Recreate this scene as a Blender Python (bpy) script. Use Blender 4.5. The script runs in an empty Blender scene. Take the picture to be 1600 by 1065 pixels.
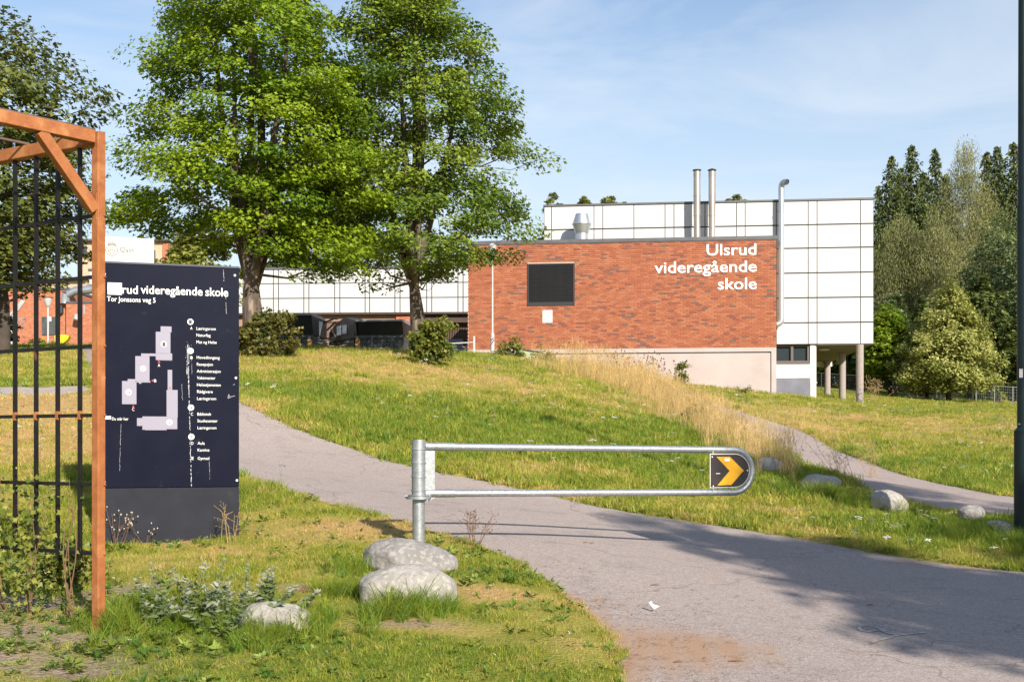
import bpy, math, random
import numpy as np
from mathutils import Vector, Matrix

random.seed(7)
RNG = np.random.default_rng(7)
sc = bpy.context.scene
COL = sc.collection

# ---------------------------------------------------------------- camera, sky, sun, exposure
F, HOR, CZ, K = 1800.0, 690.0, 1.25, 1800.0 / 1556.0
cam_d = bpy.data.cameras.new('camera')
cam = bpy.data.objects.new('camera', cam_d)
COL.objects.link(cam)
cam.location = (0, 0, CZ)
cam.rotation_euler = (math.radians(90), 0, 0)
cam_d.sensor_fit = 'HORIZONTAL'
cam_d.sensor_width = 36.0
cam_d.lens = 36.0 * F / 1600.0
cam_d.shift_y = (HOR - 532.5) / 1600.0
cam_d.clip_start = 0.05
cam_d.clip_end = 2000.0
sc.camera = cam

SUN_S, SUN_T = -0.50, 0.625                     # light travels along (s, 1, -t)
light_dir = Vector((SUN_S, 1.0, -SUN_T)).normalized()
sun_el = math.asin(-light_dir.z)
sun_rot = math.atan2(-light_dir.x, -light_dir.y)
world = bpy.data.worlds.new('World')
sc.world = world
world.use_nodes = True
wn, wl = world.node_tree.nodes, world.node_tree.links
wn.clear()
w_out = wn.new('ShaderNodeOutputWorld')
w_bg = wn.new('ShaderNodeBackground')
w_bg.inputs['Strength'].default_value = 0.094
w_sky = wn.new('ShaderNodeTexSky')
w_sky.sky_type = 'NISHITA'
w_sky.sun_disc = False
w_sky.sun_elevation = sun_el
w_sky.sun_rotation = sun_rot
w_sky.altitude = 150
w_sky.air_density = 1.15
w_sky.dust_density = 0.6
w_sky.ozone_density = 3.0
# thin high cloud: wisps of white mixed into the sky by view direction
w_tc = wn.new('ShaderNodeTexCoord')
w_map = wn.new('ShaderNodeMapping')
w_map.inputs['Scale'].default_value = (1.6, 1.6, 6.0)
w_map.inputs['Rotation'].default_value = (0.25, -0.35, 0.3)
w_n1 = wn.new('ShaderNodeTexNoise')
w_n1.inputs['Scale'].default_value = 1.7
w_n1.inputs['Detail'].default_value = 9
w_n1.inputs['Roughness'].default_value = 0.58
w_n1.inputs['Distortion'].default_value = 0.7
w_r1 = wn.new('ShaderNodeMapRange')
w_r1.inputs['From Min'].default_value = 0.45
w_r1.inputs['From Max'].default_value = 0.80
w_r1.inputs['To Max'].default_value = 0.7
# low cumulus near the horizon
w_map2 = wn.new('ShaderNodeMapping')
w_map2.inputs['Scale'].default_value = (1.0, 1.0, 1.9)
w_n2 = wn.new('ShaderNodeTexNoise')
w_n2.inputs['Scale'].default_value = 5.0
w_n2.inputs['Detail'].default_value = 8
w_r2 = wn.new('ShaderNodeMapRange')
w_r2.inputs['From Min'].default_value = 0.54
w_r2.inputs['From Max'].default_value = 0.64
w_sep = wn.new('ShaderNodeSeparateXYZ')
w_low = wn.new('ShaderNodeMapRange')            # cumulus only low down
w_low.inputs['From Min'].default_value = 0.20
w_low.inputs['From Max'].default_value = 0.13
w_hz = wn.new('ShaderNodeMapRange')             # pale haze towards the horizon all the way round
w_hz.inputs['From Min'].default_value = 0.41
w_hz.inputs['From Max'].default_value = 0.02
w_hz.inputs['To Max'].default_value = 0.95
w_mul = wn.new('ShaderNodeMath'); w_mul.operation = 'MULTIPLY'
w_mx0 = wn.new('ShaderNodeMixRGB'); w_mx0.inputs[2].default_value = (5.0, 5.5, 5.85, 1)
w_mx1 = wn.new('ShaderNodeMixRGB'); w_mx1.inputs[2].default_value = (5.4, 5.7, 6.0, 1)
w_mx2 = wn.new('ShaderNodeMixRGB'); w_mx2.inputs[2].default_value = (5.6, 5.6, 5.9, 1)
wl.new(w_tc.outputs['Generated'], w_map.inputs[0]); wl.new(w_map.outputs[0], w_n1.inputs['Vector'])
wl.new(w_n1.outputs[0], w_r1.inputs[0])
wl.new(w_tc.outputs['Generated'], w_map2.inputs[0]); wl.new(w_map2.outputs[0], w_n2.inputs['Vector'])
wl.new(w_n2.outputs[0], w_r2.inputs[0])
wl.new(w_tc.outputs['Generated'], w_sep.inputs[0]); wl.new(w_sep.outputs[2], w_low.inputs[0]); wl.new(w_sep.outputs[2], w_hz.inputs[0])
wl.new(w_r2.outputs[0], w_mul.inputs[0]); wl.new(w_low.outputs[0], w_mul.inputs[1])
wl.new(w_hz.outputs[0], w_mx0.inputs[0]); wl.new(w_sky.outputs[0], w_mx0.inputs[1])
wl.new(w_r1.outputs[0], w_mx1.inputs[0]); wl.new(w_mx0.outputs[0], w_mx1.inputs[1])
wl.new(w_mul.outputs[0], w_mx2.inputs[0]); wl.new(w_mx1.outputs[0], w_mx2.inputs[1])
wl.new(w_mx2.outputs[0], w_bg.inputs['Color']); wl.new(w_bg.outputs[0], w_out.inputs['Surface'])

sun_d = bpy.data.lights.new('sun', 'SUN')
sun_d.energy = 4.6
sun_d.angle = math.radians(0.53)
sun_d.color = (1.0, 0.92, 0.80)
sun = bpy.data.objects.new('sun', sun_d)
sun.rotation_euler = light_dir.to_track_quat('-Z', 'Y').to_euler()
sun.location = (8, -30, 30)
COL.objects.link(sun)
sc.view_settings.view_transform = 'Standard'
sc.view_settings.look = 'None'
sc.view_settings.exposure = 0.85
sc.view_settings.gamma = 1.0
sc.view_settings.use_curve_mapping = False
sc.cycles.max_bounces = 6
sc.cycles.transparent_max_bounces = 6

# ---------------------------------------------------------------- helpers
def W(px, py, yu):
    """photo pixel at depth yu (units of a 35 mm lens) -> world point"""
    return Vector(((px - 800) / 1556.0 * yu, yu * K, (HOR - py) / 1556.0 * yu + CZ))

def tag(o, label=None, cat=None, group=None, kind=None):
    if label: o['label'] = label
    if cat: o['category'] = cat
    if group: o['group'] = group
    if kind: o['kind'] = kind
    return o

class MB:
    def __init__(s): s.v, s.f, s.m = [], [], []
    def add(s, vs, fs, mi=0):
        b = len(s.v); s.v.extend([tuple(p) for p in vs])
        s.f.extend([tuple(i + b for i in f) for f in fs]); s.m.extend([mi] * len(fs))
    def hexa(s, p, mi=0):           # 8 corner points: bottom 4 ccw, top 4 ccw
        s.add(p, [(3, 2, 1, 0), (4, 5, 6, 7), (0, 1, 5, 4), (1, 2, 6, 5), (2, 3, 7, 6), (3, 0, 4, 7)], mi)
    def box(s, c, sz, mi=0, rz=0.0):
        x, y, z = [d / 2 for d in sz]; cr, sr = math.cos(rz), math.sin(rz); P = []
        for dz in (-z, z):
            for dx, dy in ((-x, -y), (x, -y), (x, y), (-x, y)):
                P.append((c[0] + dx * cr - dy * sr, c[1] + dx * sr + dy * cr, c[2] + dz))
        s.hexa(P, mi)
    def beam(s, a, b, w, h, mi=0, up=Vector((0, 0, 1))):
        a, b = Vector(a), Vector(b); d = (b - a).normalized()
        sd = d.cross(up)
        if sd.length < 1e-4: sd = d.cross(Vector((1, 0, 0)))
        sd.normalize(); u = sd.cross(d).normalized(); P = []
        for e in (a, b):
            for i, j in ((-1, -1), (1, -1), (1, 1), (-1, 1)):
                P.append(e + sd * (i * w / 2) + u * (j * h / 2))
        s.add(P, [(0, 1, 2, 3), (7, 6, 5, 4), (0, 4, 5, 1), (1, 5, 6, 2), (2, 6, 7, 3), (3, 7, 4, 0)], mi)
    def tube(s, pts, radii, n=8, mi=0, caps=True):
        pts = [Vector(p) for p in pts]
        if not hasattr(radii, '__len__'): radii = [radii] * len(pts)
        b = len(s.v); prev = None
        for i, p in enumerate(pts):
            d = (pts[min(i + 1, len(pts) - 1)] - pts[max(i - 1, 0)])
            if d.length < 1e-9: d = Vector((0, 0, 1))
            d.normalize()
            if prev is None:
                a = Vector((1, 0, 0)) if abs(d.x) < 0.9 else Vector((0, 1, 0))
                x = d.cross(a).normalized()
            else:
                x = (prev - d * prev.dot(d))
                x = x.normalized() if x.length > 1e-6 else d.cross(Vector((0.3, 0.5, 0.8))).normalized()
            prev = x; y = d.cross(x)
            for k in range(n):
                t = 2 * math.pi * k / n
                s.v.append(tuple(p + (x * math.cos(t) + y * math.sin(t)) * radii[i]))
        for i in range(len(pts) - 1):
            for k in range(n):
                s.f.append((b + i * n + k, b + i * n + (k + 1) % n, b + (i + 1) * n + (k + 1) % n, b + (i + 1) * n + k)); s.m.append(mi)
        if caps:
            s.f.append(tuple(b + k for k in range(n - 1, -1, -1))); s.m.append(mi)
            e = b + (len(pts) - 1) * n
            s.f.append(tuple(e + k for k in range(n))); s.m.append(mi)
    def mesh(s, name, mats, smooth=False):
        me = bpy.data.meshes.new(name)
        me.from_pydata(s.v, [], s.f)
        for m in (mats if isinstance(mats, (list, tuple)) else [mats]): me.materials.append(m)
        me.polygons.foreach_set('material_index', s.m)
        if smooth: me.polygons.foreach_set('use_smooth', [True] * len(me.polygons))
        me.update()
        return me
    def build(s, name, mats, parent=None, smooth=False, bevel=0.0):
        return put(name, s.mesh(name, mats, smooth), parent, bevel)

def put(name, me, parent=None, bevel=0.0):
    o = bpy.data.objects.new(name, me)
    COL.objects.link(o)
    if parent:
        o.parent = parent
        o.matrix_parent_inverse = parent_world(parent).inverted()
    if bevel > 0:
        m = o.modifiers.new('bevel', 'BEVEL'); m.width = bevel; m.segments = 2; m.limit_method = 'ANGLE'
    return o

def parent_world(o):
    m = Matrix.LocRotScale(o.location, o.rotation_euler, o.scale)
    return (parent_world(o.parent) @ o.matrix_parent_inverse @ m) if o.parent else m

def empty(name, loc=(0, 0, 0), label=None, cat=None, group=None):
    o = bpy.data.objects.new(name, None)
    o.location = loc; o.empty_display_size = 0.2
    COL.objects.link(o)
    return tag(o, label, cat, group)

# ---------------------------------------------------------------- materials
def mat(name, c1, c2=None, scale=6.0, rough=0.6, metal=0.0, bump=0.0, bscale=None, detail=6, coords='Object',
        stretch=(1, 1, 1), spec=0.5, coat=0.0, c3=None, c3_scale=1.0, c3_range=(0.5, 0.7), trans=0.0):
    m = bpy.data.materials.new(name); m.use_nodes = True
    n, l = m.node_tree.nodes, m.node_tree.links
    b = n['Principled BSDF']
    b.inputs['Roughness'].default_value = rough; b.inputs['Metallic'].default_value = metal
    b.inputs['Specular IOR Level'].default_value = spec; b.inputs['Coat Weight'].default_value = coat
    b.inputs['Base Color'].default_value = (*c1, 1)
    if c2 or bump:
        tc = n.new('ShaderNodeTexCoord'); mp = n.new('ShaderNodeMapping')
        mp.inputs['Scale'].default_value = stretch
        l.new(tc.outputs[coords], mp.inputs[0])
    col = None
    if c2:
        no = n.new('ShaderNodeTexNoise'); no.inputs['Scale'].default_value = scale; no.inputs['Detail'].default_value = detail
        l.new(mp.outputs[0], no.inputs['Vector'])
        rp = n.new('ShaderNodeMapRange'); rp.inputs['From Min'].default_value = 0.32; rp.inputs['From Max'].default_value = 0.68
        l.new(no.outputs[0], rp.inputs[0])
        mx = n.new('ShaderNodeMixRGB'); mx.inputs[1].default_value = (*c1, 1); mx.inputs[2].default_value = (*c2, 1)
        l.new(rp.outputs[0], mx.inputs[0]); col = mx.outputs[0]
        if c3:
            n3 = n.new('ShaderNodeTexNoise'); n3.inputs['Scale'].default_value = c3_scale; n3.inputs['Detail'].default_value = 8
            l.new(mp.outputs[0], n3.inputs['Vector'])
            r3 = n.new('ShaderNodeMapRange'); r3.inputs['From Min'].default_value = c3_range[0]; r3.inputs['From Max'].default_value = c3_range[1]
            l.new(n3.outputs[0], r3.inputs[0])
            m3 = n.new('ShaderNodeMixRGB'); m3.inputs[2].default_value = (*c3, 1)
            l.new(r3.outputs[0], m3.inputs[0]); l.new(col, m3.inputs[1]); col = m3.outputs[0]
        l.new(col, b.inputs['Base Color'])
    if bump:
        nb = n.new('ShaderNodeTexNoise'); nb.inputs['Scale'].default_value = bscale or scale * 4; nb.inputs['Detail'].default_value = 8
        l.new(mp.outputs[0], nb.inputs['Vector'])
        bp = n.new('ShaderNodeBump'); bp.inputs['Strength'].default_value = bump; bp.inputs['Distance'].default_value = 0.02
        l.new(nb.outputs[0], bp.inputs['Height']); l.new(bp.outputs[0], b.inputs['Normal'])
    return m

def leaf_mat(name, ca, cb, attr='tint', atype='GEOMETRY', transl=0.35, rough=0.45, cc=None):
    m = bpy.data.materials.new(name); m.use_nodes = True
    n, l = m.node_tree.nodes, m.node_tree.links; n.clear()
    out = n.new('ShaderNodeOutputMaterial')
    at = n.new('ShaderNodeAttribute'); at.attribute_type = atype; at.attribute_name = attr
    cr = n.new('ShaderNodeValToRGB')
    cr.color_ramp.elements[0].color = (*ca, 1); cr.color_ramp.elements[1].color = (*cb, 1)
    if cc:
        e = cr.color_ramp.elements.new(0.5); e.color = (*cc, 1)
    l.new(at.outputs['Fac'], cr.inputs[0])
    col = cr.outputs[0]
    if atype == 'INSTANCER':
        oi = n.new('ShaderNodeObjectInfo'); hs = n.new('ShaderNodeHueSaturation')
        mr = n.new('ShaderNodeMapRange'); mr.inputs['To Min'].default_value = 0.75; mr.inputs['To Max'].default_value = 1.25
        l.new(oi.outputs['Random'], mr.inputs[0]); l.new(mr.outputs[0], hs.inputs['Value']); l.new(col, hs.inputs['Color']); col = hs.outputs[0]
    p = n.new('ShaderNodeBsdfPrincipled'); p.inputs['Roughness'].default_value = rough; p.inputs['Specular IOR Level'].default_value = 0.35
    t = n.new('ShaderNodeBsdfTranslucent'); mx = n.new('ShaderNodeMixShader'); mx.inputs[0].default_value = transl
    l.new(col, p.inputs['Base Color']); l.new(col, t.inputs['Color'])
    l.new(p.outputs[0], mx.inputs[1]); l.new(t.outputs[0], mx.inputs[2]); l.new(mx.outputs[0], out.inputs['Surface'])
    return m

M = {}
M['rust'] = mat('rusty_steel', (0.33, 0.115, 0.032), (0.26, 0.082, 0.024), 22, 0.75, bump=0.15, bscale=90, c3=(0.40, 0.165, 0.055), c3_scale=9, c3_range=(0.52, 0.7))
M['black_steel'] = mat('black_lattice_steel', (0.007, 0.0065, 0.007), (0.014, 0.012, 0.011), 25, 0.5, spec=0.25, c3=(0.20, 0.07, 0.03), c3_scale=7, c3_range=(0.66, 0.74))
M['rod'] = mat('brown_roof_rod', (0.10, 0.06, 0.045), (0.14, 0.09, 0.07), 14, 0.6)
M['navy'] = mat('navy_sign_panel', (0.006, 0.0072, 0.0175), (0.008, 0.0095, 0.021), 5, 0.28, spec=0.12, c3=(0.02, 0.024, 0.036), c3_scale=14, c3_range=(0.66, 0.8))
M['plinth_grey'] = mat('grey_sign_plinth', (0.026, 0.027, 0.035), (0.021, 0.022, 0.029), 6, 0.6, spec=0.1, c3=(0.04, 0.04, 0.047), c3_scale=9, c3_range=(0.62, 0.8))
M['sign_white'] = mat('white_sign_print', (0.80, 0.79, 0.77), None, rough=0.5)
M['header_white'] = mat('white_header', (0.60, 0.565, 0.53), (0.57, 0.53, 0.495), 2, 0.5)
M['taupe'] = mat('taupe_print', (0.04, 0.034, 0.028), None, rough=0.6)
M['lilac'] = mat('lilac_print', (0.255, 0.235, 0.30), None, rough=0.45)
M['dark_print'] = mat('dark_print', (0.03, 0.035, 0.06), None, rough=0.5)
M['red_print'] = mat('red_print', (0.62, 0.03, 0.04), None, rough=0.5)
M['sticker'] = mat('worn_white_sticker', (0.72, 0.70, 0.72), (0.55, 0.53, 0.56), 60, 0.7, c3=(0.80, 0.79, 0.78), c3_scale=25, c3_range=(0.45, 0.6))
M['streak'] = mat('bird_dropping', (0.50, 0.50, 0.50), (0.30, 0.30, 0.32), 60, 0.8)
M['galv'] = mat('galvanised_steel', (0.40, 0.415, 0.425), (0.29, 0.305, 0.32), 28, 0.46, metal=0.7, bump=0.04, bscale=150, c3=(0.50, 0.51, 0.515), c3_scale=70, c3_range=(0.55, 0.65))
M['duct'] = mat('zinc_duct', (0.52, 0.54, 0.57), (0.44, 0.46, 0.49), 3, 0.38, metal=0.75)
M['flue'] = mat('stained_steel_flue', (0.50, 0.44, 0.38), (0.40, 0.32, 0.26), 2.5, 0.40, metal=0.7, stretch=(1, 1, 0.4), c3=(0.28, 0.14, 0.07), c3_scale=1.6, c3_range=(0.6, 0.72))
M['chev_yellow'] = mat('yellow_chevron', (0.72, 0.36, 0.008), (0.66, 0.32, 0.006), 20, 0.45)
M['chev_black'] = mat('black_chevron_board', (0.022, 0.016, 0.014), (0.03, 0.022, 0.02), 18, 0.45)
M['green_pole'] = mat('dark_green_pole', (0.006, 0.014, 0.015), (0.009, 0.019, 0.02), 9, 0.35, spec=0.3)
M['boulder'] = mat('grey_boulder', (0.235, 0.218, 0.207), (0.175, 0.163, 0.155), 7, 0.9, bump=0.7, bscale=28, c3=(0.29, 0.27, 0.25), c3_scale=30, c3_range=(0.5, 0.62))
M['boulder_pale'] = mat('pale_boulder', (0.32, 0.295, 0.268), (0.25, 0.23, 0.208), 7, 0.9, bump=0.7, bscale=30, c3=(0.36, 0.33, 0.295), c3_scale=34, c3_range=(0.5, 0.62))
BR = [mat('brick_orange', (0.345, 0.110, 0.051), (0.303, 0.094, 0.042), 5, 0.85, bump=0.3, bscale=60),
      mat('brick_red', (0.303, 0.089, 0.042), (0.269, 0.075, 0.037), 5, 0.85, bump=0.3, bscale=60),
      mat('brick_salmon', (0.379, 0.136, 0.067), (0.345, 0.118, 0.056), 5, 0.85, bump=0.3, bscale=60),
      mat('brick_brown', (0.216, 0.072, 0.047), (0.173, 0.061, 0.042), 5, 0.85, bump=0.3, bscale=60),
      mat('brick_charcoal', (0.164, 0.094, 0.074), (0.123, 0.078, 0.066), 5, 0.85, bump=0.3, bscale=60)]
M['mortar'] = mat('pale_mortar', (0.508, 0.377, 0.295), (0.443, 0.328, 0.254), 3, 0.9)
M['plinth'] = mat('painted_concrete', (0.43, 0.36, 0.345), (0.39, 0.325, 0.31), 1.3, 0.85, bump=0.15, bscale=40, c3=(0.36, 0.30, 0.27), c3_scale=0.9, c3_range=(0.58, 0.8))
M['concrete_white'] = mat('white_concrete', (0.68, 0.65, 0.63), (0.60, 0.57, 0.56), 1.5, 0.8)
M['column'] = mat('pebbled_column', (0.34, 0.29, 0.265), (0.26, 0.22, 0.20), 18, 0.9, bump=0.5, bscale=60)
M['white_panel'] = mat('white_facade_panel', (0.545, 0.54, 0.53), (0.50, 0.495, 0.485), 0.5, 0.4, c3=(0.48, 0.465, 0.45), c3_scale=1.4, c3_range=(0.58, 0.8))
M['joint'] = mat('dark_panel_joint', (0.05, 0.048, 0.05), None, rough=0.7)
M['flash'] = mat('roof_flashing', (0.10, 0.097, 0.105), (0.075, 0.073, 0.08), 3, 0.5)
M['soffit'] = mat('brown_soffit', (0.13, 0.10, 0.085), (0.10, 0.08, 0.07), 3, 0.8)
M['glass'] = mat('window_glass', (0.03, 0.04, 0.045), None, rough=0.06, spec=0.9)
M['window_frame'] = mat('brown_window_frame', (0.10, 0.075, 0.07), None, rough=0.5)
M['hatch'] = mat('grey_blue_hatch', (0.16, 0.165, 0.205), (0.11, 0.11, 0.14), 1.5, 0.5)
M['louvre'] = mat('black_louvre', (0.006, 0.006, 0.007), (0.009, 0.009, 0.010), 4, 0.5, spec=0.2)
M['louvre_frame'] = mat('dark_louvre_frame', (0.022, 0.020, 0.021), None, rough=0.5)
M['timber'] = mat('brown_timber', (0.17, 0.105, 0.075), (0.12, 0.075, 0.055), 4, 0.8, stretch=(6, 6, 1))
M['cladding'] = mat('pinkish_brown_cladding', (0.32, 0.19, 0.135), (0.26, 0.155, 0.11), 3, 0.8)
M['dark_wall'] = mat('dark_brown_fascia', (0.075, 0.045, 0.037), (0.055, 0.035, 0.03), 3, 0.8)
M['skip'] = mat('grey_green_skip', (0.045, 0.052, 0.055), (0.07, 0.078, 0.08), 3, 0.55, c3=(0.16, 0.15, 0.14), c3_scale=5, c3_range=(0.6, 0.72))
M['skip_side'] = mat('brown_skip_end', (0.16, 0.12, 0.10), (0.12, 0.092, 0.08), 3, 0.6)
M['skip_black'] = mat('black_skip_flap', (0.014, 0.014, 0.015), None, rough=0.6)
M['skip_lid'] = mat('grey_skip_lid', (0.24, 0.24, 0.275), (0.19, 0.19, 0.22), 2, 0.45)
M['mark_yellow'] = mat('yellow_marker', (0.75, 0.50, 0.02), None, rough=0.4)
M['mark_red'] = mat('red_marker', (0.65, 0.05, 0.03), None, rough=0.4)
M['pink_beam'] = mat('faded_red_beam', (0.52, 0.10, 0.09), None, rough=0.6)
M['white_metal'] = mat('white_painted_metal', (0.46, 0.44, 0.44), (0.38, 0.36, 0.36), 5, 0.5)
M['green_box'] = mat('pale_green_box', (0.36, 0.41, 0.23), (0.28, 0.32, 0.19), 8, 0.7, c3=(0.12, 0.12, 0.08), c3_scale=6, c3_range=(0.6, 0.72))
M['bark'] = mat('maple_bark', (0.125, 0.092, 0.07), (0.055, 0.042, 0.034), 9, 0.95, bump=1.0, bscale=24, stretch=(1, 1, 0.3), c3=(0.25, 0.19, 0.145), c3_scale=6, c3_range=(0.54, 0.66))  # bark tones, contrast raised so the mottling imitates dappled light on the trunks
M['bark_dark'] = mat('dark_bark', (0.075, 0.056, 0.045), (0.045, 0.034, 0.028), 5, 0.95, bump=0.7, bscale=18)
M['bark_birch'] = mat('birch_bark', (0.48, 0.45, 0.41), (0.30, 0.27, 0.24), 2.5, 0.8, stretch=(1, 1, 4))
M['yellow_plastic'] = mat('yellow_plastic', (0.78, 0.52, 0.02), None, rough=0.4)
M['far_brick'] = mat('far_brick', (0.40, 0.14, 0.07), (0.31, 0.10, 0.055), 9, 0.9, stretch=(0.5, 0.5, 2.4), c3=(0.46, 0.22, 0.13), c3_scale=12, c3_range=(0.52, 0.66))
M['far_tan'] = mat('far_tan_render', (0.50, 0.36, 0.25), (0.45, 0.32, 0.22), 2, 0.9)
M['paper'] = mat('white_litter', (0.75, 0.74, 0.72), None, rough=0.7)
M['paint'] = mat('white_spray_paint', (0.45, 0.43, 0.43), (0.27, 0.25, 0.25), 30, 0.8)
M['rubble'] = mat('twig_brown', (0.16, 0.09, 0.05), None, rough=0.9)
M['net'] = mat('wire_mesh', (0.30, 0.32, 0.32), None, rough=0.5, metal=0.4)

# ---------------------------------------------------------------- terrain height field
CP = [ # road, far edge then near edge
 (375,625,15.5),(450,665,14.7),(560,705,13.8),(640,730,13),(800,760,12.3),(960,795,11.5),(1100,815,11),(1250,840,10.3),(1400,868,9.4),(1600,895,8.5),
 (375,745,11),(450,765,10.4),(560,795,9.4),(640,818,8.9),(760,850,8.1),(800,870,7.6),(860,910,6.8),(920,960,6.0),(965,1010,5.2),(960,1065,4.55),
 # lower left
 (0,1065,4.7),(0,980,5.2),(154,985,5.27),(0,870,7.6),(163,850,8.27),(372,846,8.27),(0,760,10),(140,700,12),(0,640,14.5),(140,640,14.5),(0,610,17),(140,610,17),
 (60,545,26),(140,545,27),(0,545,27),(600,935,6.0),(654,857,7.9),
 # lawn
 (400,550,24),(650,560,25),(500,590,19.5),(500,640,16.5),(700,600,20),(700,680,14.5),(800,562,30),(800,620,19.5),(800,700,14.3),(900,650,18.5),(900,740,13),
 (1000,650,20),(1000,720,15.5),(1000,770,12.8),(1100,690,17.5),(1100,650,24),(1200,720,15.6),(1200,780,12.5),(1300,760,13.3),(1400,790,12),(1500,820,10.8),(1585,836,10.2),
 (1310,705,20),(1400,740,16.5),(1590,778,13.8),(1250,670,24),(1150,640,29),(1050,600,36),
 (1400,680,26),(1500,700,21.5),(1590,720,18),(1590,680,26),(1400,650,33),(1590,650,33),(1400,633,42),(1590,643,42),(1300,626,40),(1200,640,33),(1200,616,37.5),
 (1100,608,37),(1000,592,37),(870,562,37.5),(740,556,39),(1400,617,60),(1590,634,60),(1400,600,75),(1590,612,80),(600,552,32),(600,552,48),(300,552,48),(0,545,60),(100,545,46)]
cp = [W(*c) for c in CP]
cpx = [(p.x, p.y, p.z - CZ) for p in cp]
cpx += [(-0.2, 0, -1.25), (0, -12, -1.4), (30, -5, -1.5), (-30, -5, -1.1), (30, 12, -1.0), (-25, 15, 0.2), (10, -25, -1.5), (-12, 8, -0.8), (9, 8, -1.1),
        (60, 50, 1.2), (-50, 60, 5), (90, 110, 5), (-90, 130, 9), (0, 130, 7.5), (0, 400, 16), (250, 300, 12), (-250, 300, 14), (250, 0, 0), (-250, 0, 0), (0, -250, 0), (30, 75, 2.5), (20, 100, 5)]
cpx = np.array(cpx)
MQ = 1.5
def _phi(r2): return np.sqrt(r2 + MQ * MQ)
_n = len(cpx)
_A = np.zeros((_n + 3, _n + 3))
_d2 = ((cpx[:, None, :2] - cpx[None, :, :2]) ** 2).sum(-1)
_A[:_n, :_n] = -_phi(_d2) + np.eye(_n) * 0.12
_A[:_n, _n] = 1; _A[:_n, _n + 1:] = cpx[:, :2]
_A[_n:, :_n] = _A[:_n, _n:].T
_w = np.linalg.solve(_A, np.concatenate([cpx[:, 2], np.zeros(3)]))
def H(x, y):
    """ground height (world z), vectorised"""
    x = np.atleast_1d(np.asarray(x, float)); y = np.atleast_1d(np.asarray(y, float)); out = np.empty(x.shape)
    xf, yf, of = x.ravel(), y.ravel(), out.ravel()
    for i in range(0, len(xf), 20000):
        a, b = xf[i:i + 20000], yf[i:i + 20000]
        r2 = (a[:, None] - cpx[None, :, 0]) ** 2 + (b[:, None] - cpx[None, :, 1]) ** 2
        of[i:i + 20000] = -_phi(r2) @ _w[:_n] + _w[_n] + _w[_n + 1] * a + _w[_n + 2] * b
    return of.reshape(x.shape) + CZ
def h1(x, y): return float(H([x], [y])[0])
def G(px, py, y0=3.0, y1=130.0):
    """first ground point on the line of sight through a photo pixel"""
    t = np.concatenate([np.arange(y0, 60, 0.06), np.arange(60, y1, 0.4)])
    x = (px - 800) / F * t; z = (HOR - py) / F * t + CZ
    k = np.argmax(H(x, t) >= z)
    return Vector((x[k], t[k], float(H([x[k]], [t[k]])[0])))

def in_poly(x, y, poly):
    x = np.asarray(x); y = np.asarray(y); c = np.zeros(x.shape, bool); n = len(poly)
    for i in range(n):
        x0, y0 = poly[i]; x1, y1 = poly[(i + 1) % n]
        if y0 == y1: continue
        m = ((y0 > y) != (y1 > y)) & (x < (x1 - x0) * (y - y0) / (y1 - y0) + x0)
        c ^= m
    return c

def vnoise(x, y, s, seed=0):
    """cheap smooth value noise"""
    r = np.random.default_rng(seed); T = r.random((64, 64))
    u, v = np.asarray(x) / s + 1000.3, np.asarray(y) / s + 1000.7
    i, j = np.floor(u).astype(int), np.floor(v).astype(int); a, b = u - i, v - j
    a, b = a * a * (3 - 2 * a), b * b * (3 - 2 * b)
    g = lambda p, q: T[p % 64, q % 64]
    return (g(i, j) * (1 - a) + g(i + 1, j) * a) * (1 - b) + (g(i, j + 1) * (1 - a) + g(i + 1, j + 1) * a) * b

def resample(pts, n):
    P = np.array([(p[0], p[1]) for p in pts], float)
    for _ in range(2):   # Chaikin smoothing
        Q = [P[0]]
        for i in range(len(P) - 1):
            Q += [0.75 * P[i] + 0.25 * P[i + 1], 0.25 * P[i] + 0.75 * P[i + 1]]
        Q.append(P[-1]); P = np.array(Q)
    d = np.concatenate([[0], np.cumsum(np.hypot(*np.diff(P, axis=0).T))])
    t = np.linspace(0, d[-1], n)
    return np.stack([np.interp(t, d, P[:, 0]), np.interp(t, d, P[:, 1])], 1)

XY = lambda c: (W(*c).x, W(*c).y)
road_far = [XY((100,500,36)), XY((215,552,24)), XY((290,590,18.2))] + [XY(c) for c in CP[0:10]] + [(9, 7.5), (16, 3)]
road_near = [XY((85,500,36)), XY((125,548,27)), XY((142,600,18.5)), XY((230,680,14.2)), XY((310,722,12))] + [XY(c) for c in CP[10:20]] + [(0.35, 2.6), (0.1, -3), (2, -14)]
foot_up = [XY((1042,597,37)), XY((1050,600,36)), XY((1150,640,29)), XY((1250,670,24)), XY((1310,703,20)), XY((1400,738,16.5)), XY((1500,762,14.8)), XY((1590,776,13.8)), (13, 12.5)]
foot_low = [XY((1012,602,36)), XY((1018,607,34.5)), XY((1098,655,26.5)), XY((1165,692,20.8)), XY((1240,732,16.6)), XY((1325,769,13.9)), XY((1440,797,12.1)), XY((1560,813,11.4)), (10.2, 9.7)]
side_far = [(-14, 20.6), XY((0, 602, 17.6)), XY((70, 604, 17.6)), XY((140, 604, 17.8))]
side_near = [(-14, 18.6), XY((0, 614, 16.4)), XY((70, 616, 16.4)), XY((142, 618, 16.4))]
rf, rn = resample(road_far, 130), resample(road_near, 130)
fu, fl = resample(foot_up, 90), resample(foot_low, 90)
sf, sn = resample(side_far, 30), resample(side_near, 30)
def poly_of(a, b): return [tuple(p) for p in a] + [tuple(p) for p in b[::-1]]
ROADS = [poly_of(rf, rn), poly_of(fu, fl), poly_of(sf, sn)]
def on_road(x, y):
    r = np.zeros(np.asarray(x).shape, bool)
    for p in ROADS: r |= in_poly(x, y, p)
    return r
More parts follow.
